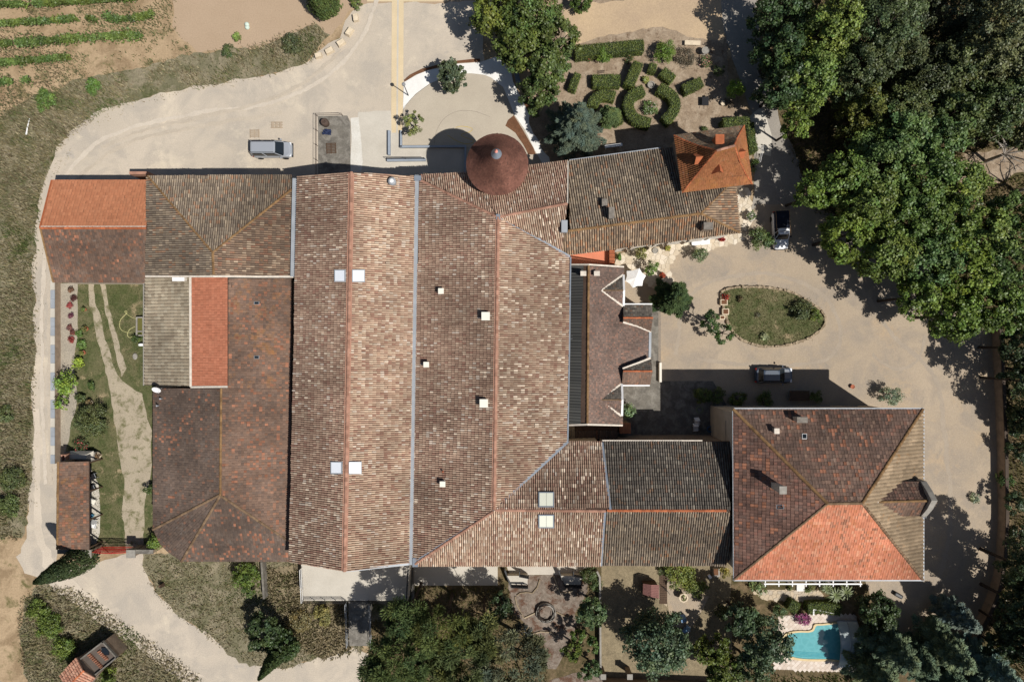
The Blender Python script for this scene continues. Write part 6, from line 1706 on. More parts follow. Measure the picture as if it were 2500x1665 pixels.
def car(name, px, py, rz, L, W, Ht, colour, label, cat, cab=(-0.46, 0.22), hood=0.92, screen=0.62, tail=0.25, rails=False, bed=False):
    x, y, _ = P(px, py, 0.7)
    root = thing(name, label, cat, (x, y, 0), None, rz)
    paint, nt, bs = new_mat(name + '_paint'); bs.inputs['Base Color'].default_value = (*colour, 1); bs.inputs['Roughness'].default_value = 0.28; bs.inputs['Coat Weight'].default_value = 0.5; bs.inputs['Specular IOR Level'].default_value = 0.5
    tyre = plain_cached('tyre_rubber', (0.015, 0.015, 0.016)); dark = plain_cached('dark_trim', (0.02, 0.02, 0.022))
    h0, h1 = -L / 2, L / 2; hw = W / 2; belt = hood + 0.06
    def ring(a, b, w, r, z, nose=0.0):
        q = rounded(a, b, w, r)
        return [(p[0], p[1] * (1 - 0.10 * max(0, p[0] / h1 - 0.55) / 0.45), z - nose * max(0, (p[0] / h1 - 0.35) / 0.65) ** 1.5) for p in q]
    body = loft([ring(h0 + 0.06, h1 - 0.10, hw - 0.06, 0.35, 0.28), ring(h0, h1, hw, 0.42, 0.48), ring(h0 + 0.02, h1 - 0.02, hw - 0.01, 0.42, 0.72, 0.05), ring(h0 + 0.07, h1 - 0.12, hw - 0.07, 0.42, hood, 0.16), ring(h0 + 0.14, h1 - 0.28, hw - 0.16, 0.38, hood + 0.05, 0.2)])
    body.build('body', paint, root, local=True, smooth=False, bevel=0.0)
    c0, c1 = cab[0] * L, cab[1] * L
    def gr(a, b, w, z): return [(p[0], p[1], z) for p in rounded(a, b, w, 0.22, 3)]
    top0, top1 = c0 + tail, c1 - screen
    gl = loft([gr(c0, c1, hw - 0.12, belt - 0.05), gr(top0, top1, hw - 0.27, Ht - 0.05)]).build('greenhouse', M['glass_dark'], root, local=True)
    loft([gr(top0 - 0.04, top1 + 0.04, hw - 0.245, Ht - 0.07), gr(top0, top1, hw - 0.26, Ht - 0.02), gr(top0 + 0.15, top1 - 0.12, hw - 0.36, Ht)]).build('roof', paint, root, local=True, smooth=False)
    for sy in (-1, 1):
        for (xb, xt) in ((c1 - 0.06, top1 - 0.02), (c0 + 0.05, top0 + 0.02), ((c0 + c1) / 2 - 0.1, (top0 + top1) / 2 - 0.1)):
            MB().tube([(xb, sy * (hw - 0.115), belt - 0.06), (xt, sy * (hw - 0.26), Ht - 0.05)], 0.045, 5).build('pillar', paint, root, local=True)
        mb = MB().box((c1 - 0.28, sy * (hw + 0.09), belt + 0.05), (0.14, 0.2, 0.14)); mb.build('mirror', dark if bed else paint, root, local=True, bevel=0.02)
        MB().box((h1 - 0.22, sy * (hw - 0.3), 0.74), (0.26, 0.34, 0.14)).build('headlight', plain_cached('headlight_glass', (0.75, 0.76, 0.78)), root, local=True, bevel=0.03)
        MB().box((h0 + 0.04, sy * (hw - 0.2), 0.75), (0.08, 0.16, 0.34)).build('tail_light', plain_cached('tail_light_red', (0.35, 0.01, 0.01)), root, local=True)
        if rails:
            MB().tube([(top0 + 0.1, sy * (hw - 0.32), Ht + 0.05), (top1 - 0.1, sy * (hw - 0.32), Ht + 0.05)], 0.03, 6).build('roof_rail', dark, root, local=True)
        for wx in (h0 + 0.78, h1 - 0.82):
            w = MB()
            w.tube([(wx, sy * (hw - 0.22), 0.32), (wx, sy * (hw + 0.005), 0.32)], 0.32, 16).build('wheel', tyre, root, local=True)
    MB().box((h1 - 0.03, 0, 0.45), (0.14, W - 0.3, 0.2)).build('bumper', dark, root, local=True, bevel=0.04)
    MB().tube([(c1 + 0.02, -0.4, belt + 0.0), (c1 - 0.3, 0.1, belt + 0.25)], 0.012, 4).build('wiper', dark, root, local=True)
    if bed:
        MB().prism(rounded(h0 + 0.05, c0 + 0.25, hw - 0.1, 0.08, 2), 0.8, 1.45).build('cargo_box', plain_cached('navy_cover', (0.012, 0.016, 0.03)), root, local=True, bevel=0.03)
        for sy in (-1, 1):
            MB().tube([(h0 + 0.1, sy * (hw - 0.12), 1.55), (c0 + 0.9, sy * (hw - 0.12), 1.68)], 0.03, 5).build('ladder_rack', plain_cached('rack_wood', A(150, 120, 90)), root, local=True)
        for xx in (h0 + 0.3, h0 + 1.0, h0 + 1.6):
            MB().tube([(xx, -hw + 0.12, 1.56), (xx, hw - 0.12, 1.56)], 0.025, 5).build('rack_bar', dark, root, local=True)
    return root
car('van', 665, 366, 0.0, 4.4, 1.82, 1.8, A(150, 154, 160), 'silver people carrier parked on the gravel north of the barns', 'car', (-0.485, 0.31), 0.98, 0.75, 0.12, rails=True)
car('parked_car', 1889, 916, 0.0, 4.15, 1.82, 1.5, (0.025, 0.04, 0.065), 'dark blue grey car half in the shade of the mansion', 'car', (-0.44, 0.27), 0.92, 0.75, 0.45, rails=True)
car('pickup', 1905, 563, -math.pi / 2 + 0.04, 4.2, 1.72, 1.75, A(238, 238, 238, 1.25), 'white pickup with dark load bed parked under the plane trees', 'pickup', (-0.04, 0.25), 1.0, 0.5, 0.1, bed=True)

# ---------------------------------------------------------------- stones and island
def rock(rng, x, y, z, sx, sy, sz, rz, rough=0.12):
    mb = MB(); vs = []
    for (a, b, c) in ((-1, -1, 0), (1, -1, 0), (1, 1, 0), (-1, 1, 0), (-.85, -.85, 1), (.85, -.85, 1), (.85, .85, 1), (-.85, .85, 1)):
        px_, py_ = a * sx / 2 * (1 + rng.normal(0, rough)), b * sy / 2 * (1 + rng.normal(0, rough)); zz = c * sz * (1 + rng.normal(0, rough * .7))
        vs.append((x + px_ * math.cos(rz) - py_ * math.sin(rz), y + px_ * math.sin(rz) + py_ * math.cos(rz), z + zz))
    return mb.add(vs, [(3, 2, 1, 0), (4, 5, 6, 7), (0, 1, 5, 4), (1, 2, 6, 5), (2, 3, 7, 6), (3, 0, 4, 7)])
rr = np.random.default_rng(3)
for (px, py, a, l, w, lab) in ((867, 42, -80, 0.85, 0.6, 'limestone block nearest to the dark conifer at the top'), (852, 76, 58, 1.05, 0.6, 'limestone block second from the top of the row'), (831, 103, 32, 1.0, 0.6, 'limestone block in the middle of the row'), (803, 122, 28, 1.0, 0.6, 'limestone block second from the lower end of the row'), (776, 134, 12, 0.8, 0.55, 'limestone block at the lower end by the grassy bank')):
    x, y, _ = P(px, py, 0.5)
    o = rock(rr, 0, 0, 0, l, w, 0.5, math.radians(a), 0.06).build('stone_block', M['stone'], None, bevel=0.03)
    o.location = (x, y, 0); tag(o, lab, 'stone block', 'limestone blocks along the gravel')
x, y, _ = P(1691, 105, 0.45)
bn = thing('stone_bench', 'long pale stone bench at the top of the garden', 'bench', (x, y, 0))
MB().box((x, y, 0.4), (1.75, 0.5, 0.14), -0.03).build('seat', M['stone'], bn, bevel=0.02)
for s_ in (-0.6, 0.6): MB().box((x + s_, y, 0.165), (0.25, 0.42, 0.33)).build('support', M['stone'], bn)

ISL = smooth_path([(1762, 712), (1790, 703), (1840, 701), (1890, 705), (1935, 716), (1975, 738), (2002, 760), (2013, 782), (1998, 808), (1965, 828), (1920, 842), (1870, 846), (1830, 838), (1800, 822), (1778, 795), (1768, 760), (1760, 730)], 5, True)
isl = sheet('oval_island', ISL, M['lawn'], z=0.2)
isl['kind'] = 'structure'
iw = [P(a, c)[:2] for a, c in ISL]
acc = 0; last = None
per = sum(math.dist(iw[i], iw[(i + 1) % len(iw)]) for i in range(len(iw)))
nst = 100
d_ = np.r_[0, np.cumsum([math.dist(iw[i], iw[(i + 1) % len(iw)]) for i in range(len(iw))])]
xs_ = np.array([p[0] for p in iw] + [iw[0][0]]); ys_ = np.array([p[1] for p in iw] + [iw[0][1]])
edge_meshes = []
for k in range(8):
    o = rock(rr, 0, 0, 0, 0.36, 0.24, 0.34, 0, 0.18); me = bpy.data.meshes.new('edging_stone'); me.from_pydata(o.v, [], o.f); me.materials.append(M['edge_stone']); edge_meshes.append(me)
for k in range(nst):
    s_ = per * (k + 0.15 * random.random()) / nst
    x, y = float(np.interp(s_, d_, xs_)), float(np.interp(s_, d_, ys_)); x2, y2 = float(np.interp((s_ + 0.2) % per, d_, xs_)), float(np.interp((s_ + 0.2) % per, d_, ys_))
    o = link('edging_stone', edge_meshes[k % 8], isl); o.location = (x, y, 0.0); o.rotation_euler = (0, 0, math.atan2(y2 - y, x2 - x) + random.gauss(0, 0.12)); o.scale = (0.9 + 0.3 * random.random(), 0.8 + 0.5 * random.random(), 0.8 + 0.5 * random.random())
tufts('island_grass', ISL, 90, 0.10, [(96, 98, 58), (112, 106, 66), (88, 94, 54), (160, 140, 104), (124, 114, 74)], 21, width=0.035, label='short worn grass on the oval island')
for o in bpy.data.objects:
    if o.name.startswith('island_grass'): o.location.z = 0.2
# things on the west end of the island
for (px, py, sx, sy, lab) in ((1768, 738, 0.8, 0.65, 'stone trough planter at the top of the island end'), (1772, 761, 0.75, 0.7, 'square stone planter in the middle of the island end'), (1764, 775, 0.6, 0.5, 'pale stone planter lowest at the island end')):
    x, y, _ = P(px, py, 0.55)
    t = thing('planter', lab, 'planter', (x, y, 0))
    MB().box((x, y, 0.27), (sx, sy, 0.54)).build('trough', M['stone'], t, bevel=0.03)
    MB().box((x, y, 0.545), (sx - 0.2, sy - 0.2, 0.03)).build('soil', M['mulch'], t)
shrub(1770, 726, 9, 0.9, 'red flowers in a planter at the island end', A(120, 84, 60, 1.15), 0.09, 'plant', 'plant', flowers=(A(200, 50, 46), 0.35))
shrub(1808, 731, 8, 0.7, 'dark small rose bush on the island lawn', A(88, 80, 56, 1.15), 0.09, 'plant', 'plant')
shrub(1866, 822, 9, 0.7, 'pale leaved yucca plant near the island edge', A(156, 160, 120, 1.15), 0.14, 'plant', 'plant')
shrub(1850, 768, 6, 0.5, 'tiny plant in the centre of the island lawn', A(112, 104, 76, 1.15), 0.09, 'plant', 'plant')

# ---------------------------------------------------------------- paving cut from irregular stones
def voronoi_stones(parent, region, spacing, mat, name, z, thick=0.03, gap=0.014, seed=1, jit=0.42, holes=(), cap=300):
    rng = np.random.default_rng(seed)
    xs = [p[0] for p in region]; ys = [p[1] for p in region]
    pts = []
    yy = min(ys) - spacing; r = 0
    while yy < max(ys) + spacing:
        xx = min(xs) - spacing + (r % 2) * spacing / 2
        while xx < max(xs) + spacing:
            pts.append((xx + rng.normal(0, jit * spacing * .6), yy + rng.normal(0, jit * spacing * .6))); xx += spacing
        yy += spacing * 0.9; r += 1
    W = np.array([P(a, c)[:2] for a, c in pts]); ins = inpoly([p[0] for p in pts], [p[1] for p in pts], region)
    for h_ in holes: ins &= ~inpoly([p[0] for p in pts], [p[1] for p in pts], h_)
    R = 2.2 * spacing / S; made = 0
    o = origin(parent)
    for i in np.where(ins)[0]:
        if made >= cap: break
        c = W[i]; cell = [c + np.array(v) * R for v in ((-1, -1), (1, -1), (1, 1), (-1, 1))]
        dd = np.linalg.norm(W - c, axis=1)
        for j in np.argsort(dd)[1:14]:
            m = (c + W[j]) / 2; nrm = (c - W[j]) / dd[j]; m = m + nrm * gap
            out = []
            for a, b_ in zip(cell, cell[1:] + cell[:1]):
                da, db = (a - m) @ nrm, (b_ - m) @ nrm
                if da >= 0: out.append(a)
                if (da >= 0) != (db >= 0): out.append(a + (b_ - a) * da / (da - db))
            cell = out
            if len(cell) < 3: break
        if len(cell) < 3: continue
        q = [(p[0] - c[0], p[1] - c[1]) for p in cell]
        mb = MB().prism(q, 0, thick + rng.normal(0, 0.003))
        me = bpy.data.meshes.new(name); me.from_pydata(mb.v, [], mb.f); me.materials.append(mat[int(rng.integers(len(mat)))])
        t = link(name, me, parent); t.location = (c[0] - o.x, c[1] - o.y, z - o.z); made += 1
def ZL(): return 0.002 * LEVEL[0] + 0.002
FLAG = [plain('flagstone_%s' % n, A(*c), 0.95, 0.2, 2.5) for n, c in (('cream', (216, 202, 180)), ('sand', (208, 193, 169)), ('buff', (202, 186, 162)), ('ivory', (221, 208, 188)))]
M['joint'] = plain('sandy_joint', A(196, 178, 152), 0.95, 0.3, 4)
PATIO = [(1506, 622), (1560, 606), (1680, 590), (1810, 566), (1826, 570), (1806, 588), (1770, 602), (1722, 612), (1680, 612), (1648, 622), (1634, 642), (1636, 668), (1642, 690), (1600, 700), (1560, 690), (1520, 690), (1506, 650)]
pt = sheet('flagstone_patio', PATIO, M['joint'])
voronoi_stones(pt, PATIO, 12, FLAG, 'flagstone', ZL(), 0.03, seed=2, cap=300)
pt2 = sheet('flagstone_path', [(1790, 455), (1826, 458), (1834, 500), (1830, 560), (1806, 566), (1800, 510)], M['joint'])
voronoi_stones(pt2, [(1790, 455), (1826, 458), (1834, 500), (1830, 560), (1806, 566), (1800, 510)], 11.5, FLAG, 'flagstone', ZL(), 0.03, seed=4)
SP = [(1836, 1440), (1870, 1438), (2000, 1440), (2010, 1452), (2006, 1464), (1930, 1466), (1860, 1462)]
pt3 = sheet('flagstone_walk', SP, M['joint'])
voronoi_stones(pt3, SP, 9.5, [plain('grey_flag', A(190, 176, 156), 0.95, 0.25, 2.5), plain('tan_flag', A(200, 182, 156), 0.95, 0.25, 2.5)], 'flagstone', ZL(), 0.03, seed=5)
sheet('white_steps', [(1943, 1425), (1962, 1425), (1962, 1441), (1943, 1441)], M['white_conc'], z=0.25)

# ---------------------------------------------------------------- swimming pool
POOLT = [(1900, 1502), (1950, 1500), (2090, 1500), (2092, 1640), (1890, 1632), (1895, 1560)]
pool_t = sheet('pool_terrace', POOLT, plain('terrace_joint', A(196, 180, 164), 0.95, 0.2, 3))
POOL = smooth_path([(1912, 1560), (1918, 1550), (1930, 1544), (1950, 1541), (1972, 1541), (1984, 1537), (1990, 1526), (2004, 1524), (2088, 1525), (2088, 1604), (2020, 1606), (1960, 1605), (1930, 1599), (1914, 1588)], 4, True)
COPE = smooth_path([(1906, 1562), (1912, 1548), (1926, 1540), (1948, 1537), (1970, 1537), (1981, 1533), (1986, 1522), (2004, 1520), (2092, 1521), (2092, 1608), (2020, 1611), (1958, 1610), (1926, 1604), (1908, 1590)], 4, True)
TILE = [plain('pool_tile_%s' % n, A(*c), 0.9, 0.12, 2) for n, c in (('rose', (214, 197, 181)), ('sand', (206, 189, 172)), ('ivory', (220, 206, 191)))]
me = bpy.data.meshes.new('terrace_tile'); mb = MB().prism([(0.245, 0), (0, 0.245), (-0.245, 0), (0, -0.245)], 0, 0.025); 
tl = []
for m_ in TILE:
    me = bpy.data.meshes.new('terrace_tile'); me.from_pydata(mb.v, [], mb.f); me.materials.append(m_); tl.append(me)
cnt = 0
po = origin(pool_t)
for i in range(60):
    for j in range(60):
        px, py = 1880 + (i + (j % 2) * 0.5) * 11.1, 1495 + j * 5.55
        if inpoly(px, py, POOLT) and not inpoly(px, py, COPE) and cnt < 300:
            x, y, _ = P(px, py); t = link('terrace_tile', tl[random.randrange(3)], pool_t); t.location = (x, y, ZL()); cnt += 1
def ringband(name, outer, inner, z0, z1, mat, parent=None):
    o2 = [P(a, c)[:2] for a, c in outer]; i2 = [P(a, c)[:2] for a, c in inner]; n = len(o2)
    mb = MB(); vs = [(*p, z1) for p in o2] + [(*p, z1) for p in i2] + [(*p, z0) for p in o2] + [(*p, z0) for p in i2]
    fs = []
    for k in range(n):
        j = (k + 1) % n
        fs += [(k, j, n + j, n + k), (k, 2 * n + k, 2 * n + j, j), (n + k, n + j, 3 * n + j, 3 * n + k)]
    return mb.add(vs, fs).build(name, mat, parent)
pl = thing('swimming_pool', 'turquoise swimming pool with rounded western end and steps', 'pool', P(1995, 1565))
ringband('coping', COPE, POOL, 0.0, 0.26, plain('yellow_coping', A(220, 196, 150), 0.8, 0.2, 2), pl)
wm, nt, bs = new_mat('pool_water')
vo = nt.nodes.new('ShaderNodeTexVoronoi'); vo.feature = 'DISTANCE_TO_EDGE'; vo.inputs['Scale'].default_value = 1.5
g = nt.nodes.new('ShaderNodeNewGeometry'); nt.links.new(g.outputs['Position'], vo.inputs['Vector'])
cc_ = mixc(nt, ramp(nt, vo.outputs['Distance'], 0.0, 0.25, (1, 1, 1), (0, 0, 0)), A(88, 158, 162), A(96, 166, 170))
nt.links.new(cc_, bs.inputs['Base Color']); bs.inputs['Roughness'].default_value = 0.06; bs.inputs['Specular IOR Level'].default_value = 0.5
bump(nt, bs, noise(nt, 2.2, 2, 0.5), 0.12, 0.05)
sheet('water', POOL, wm, z=0.21, parent=None, kind=None); w_ = bpy.data.objects['water']; 
for v in w_.data.vertices: v.co -= pl.location
w_.parent = pl
for k in range(4):
    pth = smooth_path([(1916 + 2 * k, 1578 + 2 * k), (1926 + k, 1590 - k), (1950, 1598 - 3.2 * k), (2000, 1601 - 3.2 * k), (2038, 1601 - 3.2 * k)], 5)
    MB().sweep([P(a, c)[:2] for a, c in pth], 0.06, 0.012, 0.212).build('step_edge', plain_cached('pool_step', A(74, 160, 172)), pl)
cv = thing('pool_enclosure', 'clear arched sliding pool cover at the eastern end', 'pool cover', P(2062, 1567))
gm, nt, bs = new_mat('cover_panel'); bs.inputs['Base Color'].default_value = (0.6, 0.66, 0.66, 1); bs.inputs['Transmission Weight'].default_value = 0.0; bs.inputs['Alpha'].default_value = 0.5; bs.inputs['Roughness'].default_value = 0.08; bs.inputs['Specular IOR Level'].default_value = 0.6
x0, x1 = P(2040, 0)[0], P(2088, 0)[0]; y0, y1 = P(0, 1512)[1], P(0, 1624)[1]
def arch(t): return (y0 + (y1 - y0) * t, 0.3 + 1.0 * math.sin(math.pi * t) ** 0.7)
mb = MB(); vs = []; nA = 14
for i in range(nA + 1):
    yy, zz = arch(i / nA); vs += [(x0, yy, zz), (x1, yy, zz), (x1, yy, zz - 0.015), (x0, yy, zz - 0.015)]
fs = []
for i in range(nA):
    for k in range(4): fs.append((4 * i + k, 4 * i + (k + 1) % 4, 4 * i + 4 + (k + 1) % 4, 4 * i + 4 + k))
mb.add(vs, fs).build('panel', gm, cv)
for xx in (x0, (x0 + x1) / 2, x1):
    MB().tube([(xx, *arch(i / nA)) for i in range(nA + 1)], 0.05, 5).build('frame', M['zinc'], cv)
for yy in (y0, y1): MB().box(((x0 + x1) / 2, yy, 0.3), (x1 - x0, 0.1, 0.1)).build('rail', M['zinc'], cv)
sh = thing('pool_shower', 'white pool pole with net lying across the hedge', 'pool pole', P(2010, 1492))
a_, c_ = Vector(P(1986, 1487, 1.2)), Vector(P(2036, 1497, 1.2)); MB().tube([a_, c_], 0.035, 6).build('pole', M['white'], sh); MB().box(a_ - Vector((0, 0.3, 0)), (0.14, 0.7, 0.12)).build('net_head', M['white'], sh)

# ---------------------------------------------------------------- parasol
x, y, _ = P(1552, 678, 2.6)
ps = thing('parasol', 'white six sided parasol open beside the gabled house', 'parasol', (x, y, 0))
pr = [(1530, 662), (1561, 655), (1577, 673), (1568, 698), (1545, 703), (1527, 686)]
W = [Vector(P(a, c, 2.25)) for a, c in pr]; ap = Vector((x, y, 2.75))
mb = MB(); vs = [ap]; fs = []
for i in range(6):
    a_, c_ = W[i], W[(i + 1) % 6]; m_ = (a_ + c_) / 2; m_ = m_ + (Vector((x, y, m_.z)) - m_) * 0.10
    vs += [a_, m_]
for i in range(12): fs.append((0, 1 + i, 1 + (i + 1) % 12))
mb.add(vs, fs); k = len(vs)
mb.add([Vector(v) - Vector((0, 0, 0.02)) for v in vs], [f[::-1] for f in fs]).build('canopy', M['white'], ps)
MB().tube([(x, y, 0), (x, y, 2.72)], 0.035, 8).build('pole', M['zinc'], ps)
for i in range(6): MB().tube([ap - Vector((0, 0, 0.06)), W[i] - Vector((0, 0, 0.04))], 0.015, 4).build('rib', M['zinc'], ps)
MB().lathe([(0.35, 0), (0.35, 0.1), (0.06, 0.16)], (x, y, 0.12), 14).build('base', M['concrete_old'], ps)

# ---------------------------------------------------------------- lamp, kerbs, rails, fences
x, y, _ = P(997, 234, 0)
lp = thing('street_lamp', 'black street lamp on a thin pole beside the curved white path', 'lamp', (x, y, 0))
MB().tube([(x, y, 0), (x, y, 3.3)], [0.06, 0.045], 8).build('pole', M['black_metal'], lp)
MB().lathe([(0.05, -0.12), (0.2, -0.1), (0.2, 0.0), (0.17, 0.06), (0.05, 0.1)], (x, y, 3.4), 18).build('lamp_head', plain_cached('lamp_grey', A(150, 150, 150)), lp)
KB = plain('blue_grey_steel_kerb', A(150, 158, 168), 0.6, 0.15, 1, spec=0.4)
kb = thing('raised_bed_kerb', 'grey steel edged kerb bending around the paved forecourt', 'kerb', P(980, 362))
for q in ([(980.5, 322), (980.5, 362)], [(978, 361), (1139, 360)], [(1137, 362), (1136, 430)]):
    MB().sweep([P(a, c)[:2] for a, c in q], 0.2, 0.45).build('kerb_piece', KB, kb)
kb = thing('raised_bed_kerb', 'short grey steel kerb left of the sand path end', 'kerb', P(950, 350))
for q in ([(951.5, 322), (951.5, 381)],): MB().sweep([P(a, c)[:2] for a, c in q], 0.26, 0.45).build('kerb_piece', KB, kb)
kb = thing('ramp_kerb', 'pale steel kerb strip running beneath the black handrail', 'kerb', P(990, 393))
MB().sweep([P(946, 393)[:2], P(1040, 392)[:2]], 0.3, 0.4).build('kerb_piece', KB, kb)

def railing(name, label, pts, h, mat='black_metal', posts=1.2, rails=2, r=0.03, base=0.0, bars=0.0, cat='railing'):
    p = [Vector((*P(a, c, base)[:2], base)) for a, c in pts]
    t = thing(name, label, cat, p[0])
    for k in range(rails):
        MB().tube([q + Vector((0, 0, h * (k + 1) / rails)) for q in p], r, 5).build('rail', M[mat], t)
    for a, c in zip(p[:-1], p[1:]):
        n = max(1, int((c - a).length / posts))
        for i in range(n + (1 if c is p[-1] else 0)):
            q = a.lerp(c, i / n); MB().tube([q, q + Vector((0, 0, h))], r, 5).build('post', M[mat], t)
        if bars:
            m = max(1, int((c - a).length / bars)); bar = MB().tube([(0, 0, 0.05), (0, 0, h)], 0.012, 4)
            me = bpy.data.meshes.new('bar'); me.from_pydata(bar.v, [], bar.f); me.materials.append(M[mat])
            for i in range(m):
                o = link('bar', me, t); o.location = a.lerp(c, (i + 0.5) / m) - p[0]
    return t
railing('handrail', 'black handrail beside the pale kerb of the forecourt ramp', [(946, 391), (1038, 391)], 0.95, 'black_metal', 1.9)
railing('site_fence', 'rust coloured fence frame around the stained old slab', [(838, 284), (776, 285), (776, 430)], 1.0, 'rust', 1.6, 2, 0.025)
b_ = thing('broken_column', 'brown round stump with a blue tarpaulin on the stained slab', 'stump', P(795, 302))
MB().lathe([(0.42, 0), (0.44, 0.6), (0.36, 0.8), (0.14, 0.82), (0.1, 0.7)], P(796, 303, 0), 16).build('stump', M['rust'], b_)
rg = np.random.default_rng(5)
mb = MB(); n_ = 7; vs = []
for i in range(n_):
    for j in range(n_): vs.append(Vector(P(790 + i * 3.2, 318 + j * 2.2, 0)) + Vector((rg.normal(0, 0.04), rg.normal(0, 0.04), 0.1 + 0.28 * rg.random())))
mb.add(vs, [(i * n_ + j, i * n_ + j + 1, (i + 1) * n_ + j + 1, (i + 1) * n_ + j) for i in range(n_ - 1) for j in range(n_ - 1)]).build('tarpaulin', plain_cached('blue_tarp', A(44, 54, 84)), b_)
M['pale_wood'] = plain('weathered_pale_wood', A(176, 158, 136), 0.9, 0.3, 4)
def pallet(px, py, rz, lab, mat='dark_wood', n=7, w=1.0, l=1.2):
    x, y, _ = P(px, py); t = thing('pallet', lab, 'pallet', (x, y, 0), None, rz)
    for i in range(3): MB().box((-w / 2 + w * i / 2, 0, 0.05), (0.1, l, 0.09)).build('bearer', M[mat], t, local=True)
    for i in range(n): MB().box((0, -l / 2 + l * (i + 0.5) / n, 0.115), (w, l / n * 0.6, 0.025)).build('board', M[mat], t, local=True)
pallet(809, 363, 0.05, 'wooden pallet lying on the stained old slab')
pallet(676, 306, 1.57, 'pale open pallet frame on the gravel right of the other', 'pale_wood', 3, 0.6, 1.3)
pallet(622, 327, 0.02, 'faint grey pallet frame above the silver people carrier', 'pale_wood', 4, 0.95, 0.9)
hs = thing('hose', 'thin yellow hose loop crossing the round tower shadow', 'hose', P(1120, 320))
MB().tube([P(a, c, 0.03) for a, c in smooth_path([(1093, 331), (1118, 346), (1140, 352), (1158, 345), (1126, 331), (1148, 322), (1152, 314), (1130, 309), (1112, 312)], 5)], 0.03, 5).build('hose_line', plain_cached('yellow_hose', A(206, 176, 60)), hs)
ar = thing('ground_arc', 'thin dark arc line set in the exposed concrete yard', 'edging', P(1080, 300))
MB().tube([P(a, c, 0.03) for a, c in smooth_path([(1060, 352), (1066, 320), (1080, 295), (1100, 279), (1125, 271), (1160, 273), (1196, 286)], 5)], 0.02, 4).build('arc_line', M['black_metal'], ar)
MB().tube([P(a, c, 0.03) for a, c in smooth_path([(983, 325), (984, 270), (993, 255), (1015, 231), (1049, 206)], 5)], 0.025, 4).build('arc_line', M['black_metal'], ar)

# west wall, trough, barbecue, gate
ww = thing('garden_wall', 'long grey capped wall between the western track and the yard', 'wall', P(144, 900))
MB().sweep([P(144, 688)[:2], P(144, 1128)[:2]], 0.4, 1.0).build('wall', M['stone_wall'], ww)
for i in range(20):
    y_ = 688 + 440 * (i + 0.5) / 20; c_ = P(144, y_); MB().box((c_[0], c_[1], 1.04), (0.46, 440 / 20 / S - 0.02, 0.08)).build('coping_stone', M['zinc'] if i % 3 else M['concrete'], ww)
tr = thing('stone_trough', 'stone trough of green water at the barn wall', 'trough', P(341, 797))
x, y, _ = P(341, 797, 0.6)
for dx, dy, sx, sy in ((-0.36, 0, 0.14, 2.1), (0.36, 0, 0.14, 2.1), (0, 1.0, 0.6, 0.14), (0, -1.0, 0.6, 0.14), (0, -0.55, 0.6, 0.12)):
    MB().box((x + dx, y + dy, 0.3), (sx, sy, 0.6)).build('side', M['grey_stone'], tr)
MB().box((x, y, 0.25), (0.6, 1.9, 0.45)).build('water', plain('green_water', A(104, 100, 54), 0.05, 0.1, 2, spec=0.5), tr)
hs = thing('garden_hose', 'pale yellow hose curling over the western lawn', 'hose', P(310, 790))
MB().tube([P(a, c, 0.05) for a, c in smooth_path([(333, 779), (318, 773), (305, 762), (308, 759), (309, 765), (295, 780), (292, 795), (297, 806), (311, 812), (324, 812), (325, 820), (317, 824), (311, 818), (316, 805), (330, 797)], 5)], 0.028, 5).build('hose_line', plain_cached('pale_hose', A(206, 200, 140)), hs)
o = thing('millstone', 'grey round stone lying on the western lawn', 'stone', P(331, 870)); MB().lathe([(0.27, 0), (0.3, 0.12), (0.24, 0.2)], P(331, 870, 0), 14, 0.9, 1.25).build('stone', M['grey_stone'], o)
o = thing('garden_table', 'small white table at the foot of the barn wall', 'table', P(347, 842)); MB().box(P(347, 842, 0.6), (0.6, 0.28, 0.05)).build('table_top', M['white'], o)
for s_ in (-0.24, 0.24): MB().box(Vector(P(347, 842, 0.3)) + Vector((s_, 0, 0)), (0.05, 0.2, 0.58)).build('leg', M['white'], o)
bq = thing('barbecue', 'concrete barbecue with hood and brick chimney above the lean to', 'barbecue', P(185, 1115))
x0, y0, _ = P(156, 1104, 1.0); x1, y1, _ = P(230, 1126, 1.0)
MB().box(((x0 + x1) / 2, (y0 + y1) / 2, 0.45), (x1 - x0, y0 - y1, 0.9)).build('base', M['concrete_old'], bq)
hx, hy = P(190, 1112, 1.6)[:2]
loft([[(hx - 1.3, hy - 0.5, 0.9), (hx + 1.3, hy - 0.5, 0.9), (hx + 1.3, hy + 0.4, 0.9), (hx - 1.3, hy + 0.4, 0.9)], [(hx - 1.0, hy - 0.4, 1.5), (hx + 0.9, hy - 0.4, 1.5), (hx + 0.9, hy + 0.1, 1.5), (hx - 1.0, hy + 0.1, 1.5)]]).build('hood', M['concrete'], bq)
cx_, cy_, _ = P(154, 1118, 2.2)
for dx, dy, sx, sy in ((-0.2, 0, 0.1, 0.75), (0.2, 0, 0.1, 0.75), (0, 0.33, 0.3, 0.1), (0, -0.33, 0.3, 0.1)):
    MB().box((cx_ + dx, cy_ + dy, 1.1), (sx, sy, 2.2)).build('chimney', M['ridge_new'], bq)
